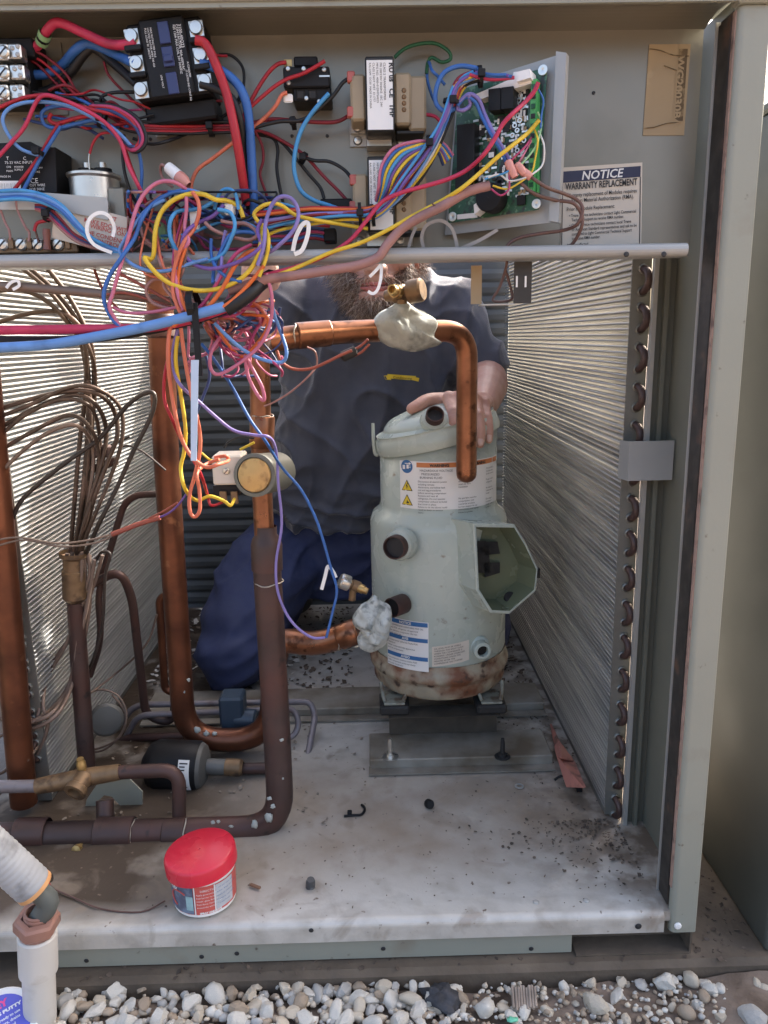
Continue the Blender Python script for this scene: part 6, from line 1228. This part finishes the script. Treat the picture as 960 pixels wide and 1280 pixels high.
def fold_s(c, n):
    rdg = lambda x, y, z: (1-abs(noise.noise(Vector((x, y, z)))*1.6))
    u_ = (c.x-nb_.x); a = noise.noise(Vector((c.x*26-c.z*7+4, c.y*6, c.z*5+c.x*4))); b_ = noise.noise(Vector((u_*14, c.y*8, c.z*12))); d_ = noise.noise(Vector((c.x*8, c.y*5, c.z*34)))
    w_ = min(1, max(0, (V(400, 560, .80).z-c.z)*9))
    r1 = max(0, rdg(u_*13-c.z*6+2, c.y*3, c.z*3.5+u_*3))**3; r2 = max(0, rdg(u_*9+c.z*9, c.y*3+5, c.z*8-u_*5))**4; r3 = max(0, rdg(u_*5, c.y*4+9, c.z*24+u_*6))**3
    return .010*a+.004*b_+.013*(r1-.4)*(1-.4*w_)+.009*(r2-.3)+.013*(r3-.4)*w_
sh_ = solid(q, .0042, 4, dis=fold_s); shirt = sh_.build('t_shirt', shirtm, person)
bv_s = BVHTree.FromPolygons(sh_.v, sh_.f)
def onshirt(px, py):
    h, n_, _, _ = bv_s.ray_cast(CAM, ray(px, py).normalized()); return (h+n_*.0007) if h is not None else V(px, py, .69)
q = MB()
def strip(top, bot, nn=8, mi=0):
    a = [onshirt(top[0][0]+(top[1][0]-top[0][0])*i/nn, top[0][1]+(top[1][1]-top[0][1])*i/nn) for i in range(nn+1)]; b_ = [onshirt(bot[0][0]+(bot[1][0]-bot[0][0])*i/nn, bot[0][1]+(bot[1][1]-bot[0][1])*i/nn) for i in range(nn+1)]
    q.add(a+b_, [(i, i+1, nn+2+i, nn+1+i) for i in range(nn)], mi)
strip(((484, 467.5), (520, 470)), ((485, 473), (518, 475.5)), 10); strip(((480, 469.5), (486, 469)), ((482, 474.5), (489, 475)), 3); strip(((517, 471), (524, 472.5)), ((515, 475), (523, 477)), 3)
q.build('chest_banner', M['yellowp'], shirt)
def fsh(x, y): p_ = onshirt(491+x*690, 473.0-y*690+x*42); return p_+(CAM-p_).normalized()*.0008
text('Conditioning', .006, fsh, M['ink'], shirt, w=.034)
q = MB(); c = nb_+Vector((0, -.012, .022)); q.tube([c+Vector((.066*math.cos(t), .060*math.sin(t), .008*math.sin(t))) for t in [2*math.pi*i/20 for i in range(21)]], .005, 8, smooth=0, cap=False); q.build('collar', shirtm, shirt)
# ================= small things on the deck and in front
tub = thing('plastic_tub', V(256, 1150, .03), 'small white tub with a red screw lid and printed label on the deck edge', 'tub')
tc = P(257, 1128, Y=.044); TX, TY = tc.x, .046; br_ = .0350; zt_ = V(256, 1102, TY-br_).z
ut_ = Vector((.03, .02, 1)).normalized()
q = MB(); q.lathe([(.0001, .0015), (br_-.004, .0015), (br_-.002, .0025), (br_, .004), (br_+.0012, zt_-.004), (br_+.0022, zt_)], (TX, TY, 0), n=40); q.build('tub_body', M['whitepl'], tub)
lr = .0405; lid0 = Vector((TX-.001, TY, zt_-.003)); lu = Vector((-.09, -.035, 1)).normalized()
q = MB(); q.lathe([(lr-.001, 0), (lr, .0008), (lr-.0002, .0150), (lr-.0012, .0172), (lr-.0035, .0188), (.0016, .0190), (.001, .0180), (.0001, .0180)], lid0, lu, n=48, sharp=50); q.build('lid', M['redlid'], tub)
def tb_(a, z, o=.0006): r_ = br_+.0012*(z/zt_)+o; return Vector((TX+r_*math.sin(a), TY-r_*math.cos(a), z))
def tpatch(a0, a1, z0, z1, m, name, o=.0006, parent=tub):
    q = MB(); vs = [];
    for i in range(13): a = a0+(a1-a0)*i/12; vs += [tb_(a, z0, o), tb_(a, z1, o)]
    q.add(vs, [(2*i, 2*i+2, 2*i+3, 2*i+1) for i in range(12)], 0, True); return q.build(name, m, parent)
z0, z1 = .0075, zt_-.0065
lbl = tpatch(-1.9, 1.9, z0, z1, M['redp'], 'label_wrap')
ph = tpatch(-1.05, -.12, z0+.001, z1-.001, mat('label_photo', (.09, .11, .17), .4, 0, .3, 60, c2=(.16, .22, .30), c2s=90, c2t=.55), 'printed_picture', .0009, lbl)
tpatch(-.36, -.13, z0+.006, z1-.012, mat('label_teal', (.30, .48, .50), .4, 0, .2, 80), 'printed_cloth', .0012, ph); tpatch(-.095, -.06, z0, z1, M['white'], 'divider_line', .0011, lbl); tpatch(.52, .56, z0+.001, z1, M['white'], 'divider_line', .0011, lbl)
tpatch(.57, 1.22, z0+.003, z1-.001, mat('label_grey', (.48, .50, .52), .5, 0, .1, 90), 'text_panel', .0009, lbl); tpatch(-1.3, -1.06, z0, z1-.014, M['bluep'], 'side_panel_print', .0009, lbl)
q = MB(); q.tube([tb_(a, z0+.018+.010*math.sin(t), .0016) for a, t in [(-.62+.34*math.cos(t), t) for t in [math.pi*(.25+1.15*i/12) for i in range(13)]]], .0008, 5, smooth=0); q.build('hose_print', M['redp'], ph)
fT = lambda a0, z, dz=0: (lambda x, y: tb_(a0+x/br_, z+y+dz, .0015))
text('FLEX', .0055, fT(-1.0, z1-.008), M['white'], ph, bold=.0003)
for i, s_ in enumerate(('DIRECTIONS', 'Apply generously as a', 'heat barrier to protect', 'metals, glass, finishes', 'from flame. Form a ridge', 'around the work area.')): text(s_, .0036 if i == 0 else .0027, fT(-.02 if i else .1, z1-.006-i*.0041), M['white'], lbl)
text('SPRAY AND SAVE', .0030, fT(.06, z0+.0015), M['white'], lbl, bold=.0002)
for i, s_ in enumerate(('First aid: rinse with', 'water. Keep out of the', 'reach of children.', 'Contents may settle.', 'Do not freeze.')): text(s_, .0029, fT(.60, z1-.006-i*.0052), M['bluep'], lbl)
# caps and scraps lying on the deck
def dk(px, py): return P(px, py, Z=.0022)
def lump_(px, py, r, h, ax, m, label):
    q = MB(); c = dk(px, py)+Vector((0, r*.6, r*.6)); q.lathe([(r*.75, -h/2), (r, -h*.4), (r, h*.25), (r*.8, h*.5), (.0001, h*.5)], c, ax, 14); return q.build('loose_cap', m, label=label, cat='small_cap', group='caps lying on the deck')  # a small loose cap lying on the deck
lump_(388, 1110, .0056, .013, (.1, -.2, 1), mat('cap_grey', (.055, .055, .055), .5, c2=(.14, .14, .14), c2s=120, c2t=.55), 'grey barrel shaped cap standing near the front of the deck')
lump_(537, 1010, .0062, .011, (.3, -.9, .35), M['black'], 'black round cap lying on the stained part of the deck')
q = MB(); q.tube([dk(452, 1006), dk(456, 1011), dk(452, 1018), dk(442, 1019), dk(430, 1020)], .0018, 6); c = dk(437, 1018); q.box(c.x-.003, c.x+.003, c.y-.003, c.y+.004, .002, .007, bev=.0008); q.build('cable_tie', M['black'], label='cut black tie curled on the deck in front of the riser', cat='cable tie', group='cable ties')
q = MB(); pts = [P(693, 975, Z=.010), P(704, 970, Z=.016), P(716, 982, Z=.012), P(724, 985, Z=.008)]; q.tube(pts, .0018, 6); c = pts[-1]; q.box(c.x-.004, c.x+.004, c.y-.004, c.y+.003, .003, .012, bev=.001); q.build('cable_tie', M['black'], label='cut black tie lying on the pink scrap at the coil foot', cat='cable tie', group='cable ties')
q = MB(); pl = [(686, 950), (698, 928), (700, 948), (716, 952), (730, 985), (708, 984), (690, 972)]; a = [P(x, y, X=.283-.012*(i % 3)) for i, (x, y) in enumerate(pl)]; a = [Vector((p_.x, p_.y, max(.003, p_.z))) for p_ in a]
cn = sum(a, Vector())/len(a)+Vector((-.012, -.006, .004)); q.add(a+[cn]+[p_+Vector((.003, .002, 0)) for p_ in a], [(i, (i+1) % 7, 7) for i in range(7)]+[(8+i, i, (i+1) % 7, 8+(i+1) % 7) for i in range(7)]+[tuple(range(8, 15))]); q.build('plastic_scrap', mat('pink_scrap', (.42, .17, .13), .6, 0, .15, 20, c2=(.14, .07, .05), c2s=30, c2t=.58), label='crumpled pink scrap at the foot of the right coil', cat='scrap')
q = MB(); q.tube([dk(64, 1110), dk(92, 1122), dk(126, 1136), dk(176, 1140), dk(206, 1126)], .0010, 5); q.build('wire', M['w_brown'], label='thin brown wire lying on the deck left of the red tub', cat='wire')
q = MB(); q.lathe([(.0065, .0), (.0065, .0012), (.004, .0014), (.004, 0)], P(649, 983, Z=.0022), n=18); q.build('washer', M['galv'], label='dirty washer lying on the deck near the pink scrap', cat='washer')
q = MB(); q.box(-.0075, .0075, -.002, .002, 0, .003, bev=.0008, M=Matrix.Translation(dk(319, 1109)) @ Matrix.Rotation(-.5, 4, 'Z')); q.build('wood_chip', mat('chip_brown', (.22, .12, .07), .7), label='brown chip lying right of the red tub', cat='chip')
def flakes(n, gen, size, m, name, label, seed, thick=.0008):
    r_ = random.Random(seed); q = MB()
    for _ in range(n):
        x, y, z = gen(r_); s_ = r_.uniform(*size); k = r_.randint(4, 6); a0 = r_.uniform(0, 6.28); e = r_.uniform(.25, 1.); tl = Vector((r_.gauss(0, .3), r_.gauss(0, .3), 1)).normalized(); u_ = tl.orthogonal().normalized(); v_ = tl.cross(u_); ca, sa = math.cos(a0), math.sin(a0); u_, v_ = u_*ca+v_*sa, v_*ca-u_*sa
        c = Vector((x, y, z+s_*.25)); ps = [c+(u_*math.cos(6.28*i/k)+v_*e*math.sin(6.28*i/k))*s_*r_.uniform(.7, 1.2) for i in range(k)]; q.add(ps+[p_-tl*thick for p_ in ps], [tuple(range(k))]+[(i, (i+1) % k, k+(i+1) % k, k+i) for i in range(k)])
    return q.build(name, m, label=label, cat='debris', kind='stuff')
def g_rear(r_):
    if r_.random() < .55: x = r_.uniform(-.44, -.05); y = r_.uniform(.55, 1.02)
    else: x = r_.uniform(.12, .285); y = r_.uniform(.45, .98)
    return x, y, .0018
flakes(1100, g_rear, (.0016, .0070), M['leaf'], 'leaf_litter', 'dark leaf litter scattered over the rear of the deck', 1)
def g_right(r_): x = .30-abs(r_.gauss(0, .07)); y = .17-abs(r_.gauss(0, .06)) if r_.random() < .7 else r_.uniform(.15, .45); return min(x, .305) if y > .16 else min(x+.02, .31), max(y, .02), .0018
flakes(380, g_right, (.0007, .0028), M['leaf'], 'leaf_litter', 'fine brown crumbs gathered by the foot of the right coil', 2, .0005)
def g_all(r_): return r_.uniform(-.30, .30), .02+abs(r_.gauss(0, .16)), .0018
flakes(110, g_all, (.0005, .0018), M['leaf'], 'leaf_litter', 'dark specks scattered over the front of the deck', 3, .0005)
def g_pale(r_): return (r_.uniform(-.44, -.02), r_.uniform(.18, .62), .0018) if r_.random() < .7 else (r_.uniform(.1, .29), r_.uniform(.38, .8), .0018)
flakes(260, g_pale, (.0012, .0045), M['ltan'], 'leaf_litter', 'pale dry flakes under the pipes', 4)
def g_white(r_): return r_.uniform(-.44, -.16), r_.uniform(.62, 1.03), .0018
flakes(420, g_white, (.002, .008), mat('bleached_flakes', (.52, .50, .46), .85, 0, .2, 40), 'leaf_litter', 'bleached flakes and gravel crumbs at the rear left of the deck', 6)
def g_pad(r_): return (r_.uniform(.355, .43), r_.uniform(0, .25), -.0538) if r_.random() < .5 else (r_.uniform(-.4, .42), r_.uniform(-.012, .03), -.0538)
flakes(260, g_pad, (.001, .004), M['leaf'], 'soil_crumbs', 'soil crumbs lying on the concrete pad', 5)
# pvc riser, nut and flexible conduit in front
FY = -.045
pv = thing('conduit_riser', P(48, 1290, Y=FY), 'grey plastic pipe rising at the lower left with a brown nut on top', 'pipe')
a, c = V(52, 1320, FY), V(46.5, 1166, FY); d_ = (c-a).normalized(); rp = .0165*.99; L_ = (c-a).length; Lc = (V(50, 1213, FY)-a).length
q = MB(); q.lathe([(rp, -.06), (rp, Lc+.004)], a, d_, 28); q.build('pipe_section', M['pvc'], pv)
q = MB(); q.lathe([(rp+.0003, Lc-.0005), (rp+.0028, Lc), (rp+.003, Lc+.003), (rp+.0030, L_-.002), (rp+.0015, L_), (.012, L_+.0005)], a, d_, 28); q.build('coupling', M['pvc'], pv)
q = MB(); q.lathe([(.0165, L_-.0005), (.0175, L_+.002), (.0165, L_+.0045)], a, d_, 24); n0 = a+d_*(L_+.005)
q.lathe([(.0150, 0), (.0212, .001), (.0225, .003), (.0225, .0135), (.0205, .0165), (.0150, .0170), (.0145, .012), (.0140, .004)], n0, (d_+Vector((.06, -.10, 0))), 6, sharp=10, up=(.9, .4, 0)); q.build('hex_nut', M['nut'], pv)
q = MB(); q.lathe([(.0132, 0), (.0132, .018), (.0120, .0185), (.0125, .021), (.0105, .022), (.0100, .012), (.0001, .012)], n0, d_+Vector((.05, -.05, 0)), 24); q.build('bushing', M['nut'], pv)
fc = thing('flexible_conduit', V(20, 1090, FY), 'grey ribbed flexible conduit ending above the brown nut at lower left', 'conduit')
e1 = V(44, 1110, FY-.004); e0 = V(-55, 1020, FY-.022); d_ = (e0-e1).normalized(); Lf = (e0-e1).length; prof = []
k = 0; h = .004
while h < Lf: prof += [(.0184, h), (.0190, h+.0022), (.0190, h+.0040), (.0184, h+.0060)]; h += .0062
q = MB(); q.lathe([(.0165, .0005), (.0182, 0), (.0184, .003)]+prof, e1, d_, 28, sharp=80); q.build('ribbed_sleeve', M['conduit'], fc)
q = MB(); q.lathe([(.0186, -.0006), (.0190, .0), (.0188, .0035), (.0184, .004)], e1, d_, 28); q.lathe([(.0186, -.0006), (.0160, -.0008), (.0155, .01)], e1, d_, 28); q.build('orange_rim', mat('orange_rim', (.55, .28, .11), .6, 0, .2, 40), fc)
q = MB(); q.tube([e1+d_*.02, e1-d_*.004, e1-d_*.016+Vector((.002, 0, -.006)), n0+Vector((0, 0, .008))], .0105, 14); q.build('cable_core', mat('core_grey_green', (.10, .11, .10), .6), fc)
q = MB(); q.tube([V(28, 1068, FY+.022), V(42, 1082, FY+.020), V(60, 1112, FY+.018), V(52, 1120, FY+.01)], .0042, 8); q.build('cable_core', M['w_red'], fc)
q = MB(); q.tube([V(40, 1108, FY+.03), V(62, 1096, FY+.03)], .006, 10); q.build('rubber_plug', M['capd'], label='dark rubber plug behind the flexible conduit', cat='plug')
# putty tub, corner
pt_ = thing('putty_tub', P(-4, 1330, Y=-.09), 'white tub with a round blue label on its lid in the bottom left corner', 'tub')
lc_ = P(0, 1282, Z=-.055); ln = Vector((.10, -.40, 1)).normalized(); lc_ = lc_
q = MB(); q.lathe([(.032, -.045), (.0345, -.006), (.0345, -.004), (.037, -.004), (.0375, .0), (.036, .0015), (.0345, .0008), (.0001, .0008)], lc_, ln, 40); q.build('tub_body', M['whitepl'], pt_)
q = MB(); u_ = (Vector((1, 0, 0))-ln*ln.x).normalized(); v_ = ln.cross(u_); q.add([lc_+ln*.0013+(u_*math.cos(6.2832*i/40)+v_*math.sin(6.2832*i/40))*.0300 for i in range(40)], [tuple(range(40))]); lb_ = q.build('lid_label', mat('label_violet_blue', (.10, .11, .52), .4), pt_)
ca, sa = math.cos(.62), math.sin(.62); tu, tv = u_*ca+v_*sa, v_*ca-u_*sa; fL = lambda x, y: lc_+ln*.0017+tu*x+tv*y
text("PLUMBER'S PUTTY", .0046, lambda x, y: fL(x-.0245, y+.0085), M['white'], lb_, bold=.0003, w=.049); text('OATEY', .010, lambda x, y: fL(x-.020, y+.0155), M['pinkred'] if 'pinkred' in M else mat('label_pink', (.75, .08, .28), .4), lb_, bold=.0005)
for i, s_ in enumerate(('Non-staining, ready to use', 'for sinks, strainers, drains', 'Keep lid tightly closed', 'Do not use on marble', 'Wipe clean after use', 'Net wt. 14 oz (397 g)')): text(s_, .0040, lambda x, y, i=i: fL(x-.022, y+.002-i*.0052), M['white'], lb_, bold=.0001)
# ================= stones
rnd = random.Random(12); shapes = []
for k in range(14):
    q = MB(); q.ball((0, 0, 0), 1, 1, 1, 14, 9)
    ax3 = (1, rnd.uniform(.65, .95), rnd.uniform(.5, .8)); pls = [(Vector((rnd.gauss(0, 1), rnd.gauss(0, 1), rnd.gauss(0, 1))).normalized(), rnd.uniform(.55, .85)) for _ in range(13)]
    for i, v in enumerate(q.v):
        d = v.copy(); 
        for n_, h_ in pls:
            o = d.dot(n_)-h_
            if o > 0: d = d-n_*o*.96
        d = d*(1+.10*noise.noise(v*2.2+Vector((k*5, 0, 0)))+.05*noise.noise(v*6+Vector((0, k*3, 0)))); q.v[i] = Vector((d.x*ax3[0], d.y*ax3[1], d.z*ax3[2]))
    shapes.append([q.mesh('stone', [M['stone'][j]], Vector()) for j in range(4)])
    for me_ in shapes[-1]: me_.polygons.foreach_set('use_smooth', [k % 3 == 0]*len(me_.polygons))
placed = []
def stone(x, y, z, s_, k, j):
    o = bpy.data.objects.new('stone', shapes[k % 14][j]); COL.objects.link(o); place(o, Vector((x, y, z)), ground); o.rotation_euler = (rnd.gauss(0, .4), rnd.gauss(0, .4), rnd.uniform(0, 6.28)); o.scale = (s_, s_*rnd.uniform(.85, 1.1), s_*rnd.uniform(.8, 1.05)); placed.append((x, y, s_))
big = [(88, 1232, .014), (97, 1237, .012), (147, 1240, .016), (178, 1232, .012), (206, 1237, .008), (240, 1252, .013), (272, 1243, .016), (320, 1232, .010), (348, 1226, .010), (398, 1240, .012), (446, 1246, .016), (490, 1250, .014), (462, 1222, .010), (522, 1262, .014), (565, 1237, .012), (604, 1258, .015), (741, 1252, .019), (768, 1244, .013), (830, 1228, .015), (860, 1222, .012), (888, 1235, .011), (897, 1233, .009), (858, 1262, .012), (935, 1272, .020), (800, 1228, .010), (776, 1225, .010), (500, 1278, .016), (380, 1270, .014), (296, 1275, .014), (200, 1270, .016), (120, 1262, .015), (148, 1275, .014), (335, 1262, .013), (655, 1262, .010), (430, 1275, .014)]
for px, py, s_ in big:
    g_ = P(px, py, Z=-.070); stone(g_.x, g_.y-.003, g_.z+s_*.12, s_, rnd.randrange(14), 0 if rnd.random() < .6 else rnd.randrange(4))
tries = 0
while len(placed) < 298 and tries < 9000:
    tries += 1; x, y = rnd.uniform(-.36, .42), rnd.uniform(-.105, -.014)
    px = 480+x/.00078; bare = x > .09
    s_ = rnd.choice((.005, .007, .009, .011, .013)) if not bare else rnd.choice((.003, .004, .005, .006, .009))
    if bare and rnd.random() < .12: continue
    if any((x-a)**2+(y-b_)**2 < (.40*(s_+c_))**2 for a, b_, c_ in placed): continue
    stone(x, y, -.074+s_*rnd.uniform(.0, .5)+(.0 if bare else .004), s_, rnd.randrange(14), rnd.choice((0, 0, 1, 1, 2, 3) if not bare else (0, 1, 1, 3, 3)))
q = MB(); r_ = random.Random(77)
for _ in range(3600):
    x, y = r_.uniform(-.6, .62), r_.uniform(-.20, -.014); s_ = r_.uniform(.0014, .0055)*(1.3 if x < .09 else .75); q.ball((x, y, -.075+r_.uniform(0, .006)), s_, s_*r_.uniform(.6, 1), s_*r_.uniform(.5, .9), 6, 4, mi=r_.randrange(4), jit=.5, seed=r_.random()*50)
q.build('gravel', M['stone'], label='small pebbles filling the gaps between the white stones', cat='gravel', kind='stuff')
q = MB(); c = P(550, 1248, Z=-.064); q.ball(c, .019, .014, .010, 18, 12, jit=.7, seed=9); q.build('putty_scrap', mat('dark_scrap', (.05, .05, .055), .8, 0, .4, 60, bump=1., bs=160), label='dark crumpled lump lying among the white stones', cat='scrap')
q = MB(); c = P(655, 1254, Z=-.070)
for i in range(9): q.tube([c+Vector((-.013+i*.003, -.012+rnd.uniform(-.002, .002), .003+rnd.uniform(0, .003))), c+Vector((-.010+i*.003, .014+rnd.uniform(-.003, .003), .006+rnd.uniform(0, .003)))], .0018, 5, smooth=0)
q.build('wood_splinter', mat('weathered_wood', (.30, .24, .19), .9, 0, .3, 60), label='weathered wood splinter lying on the soil among the stones', cat='wood')
q = MB(); c = P(641, 1274, Z=-.066); q.ball(c, .006, .004, .0012, 10, 5, jit=.8, seed=3); q.build('paint_chip', mat('chip_mint', (.16, .55, .35), .5), label='mint green chip lying by the wood splinter', cat='chip')
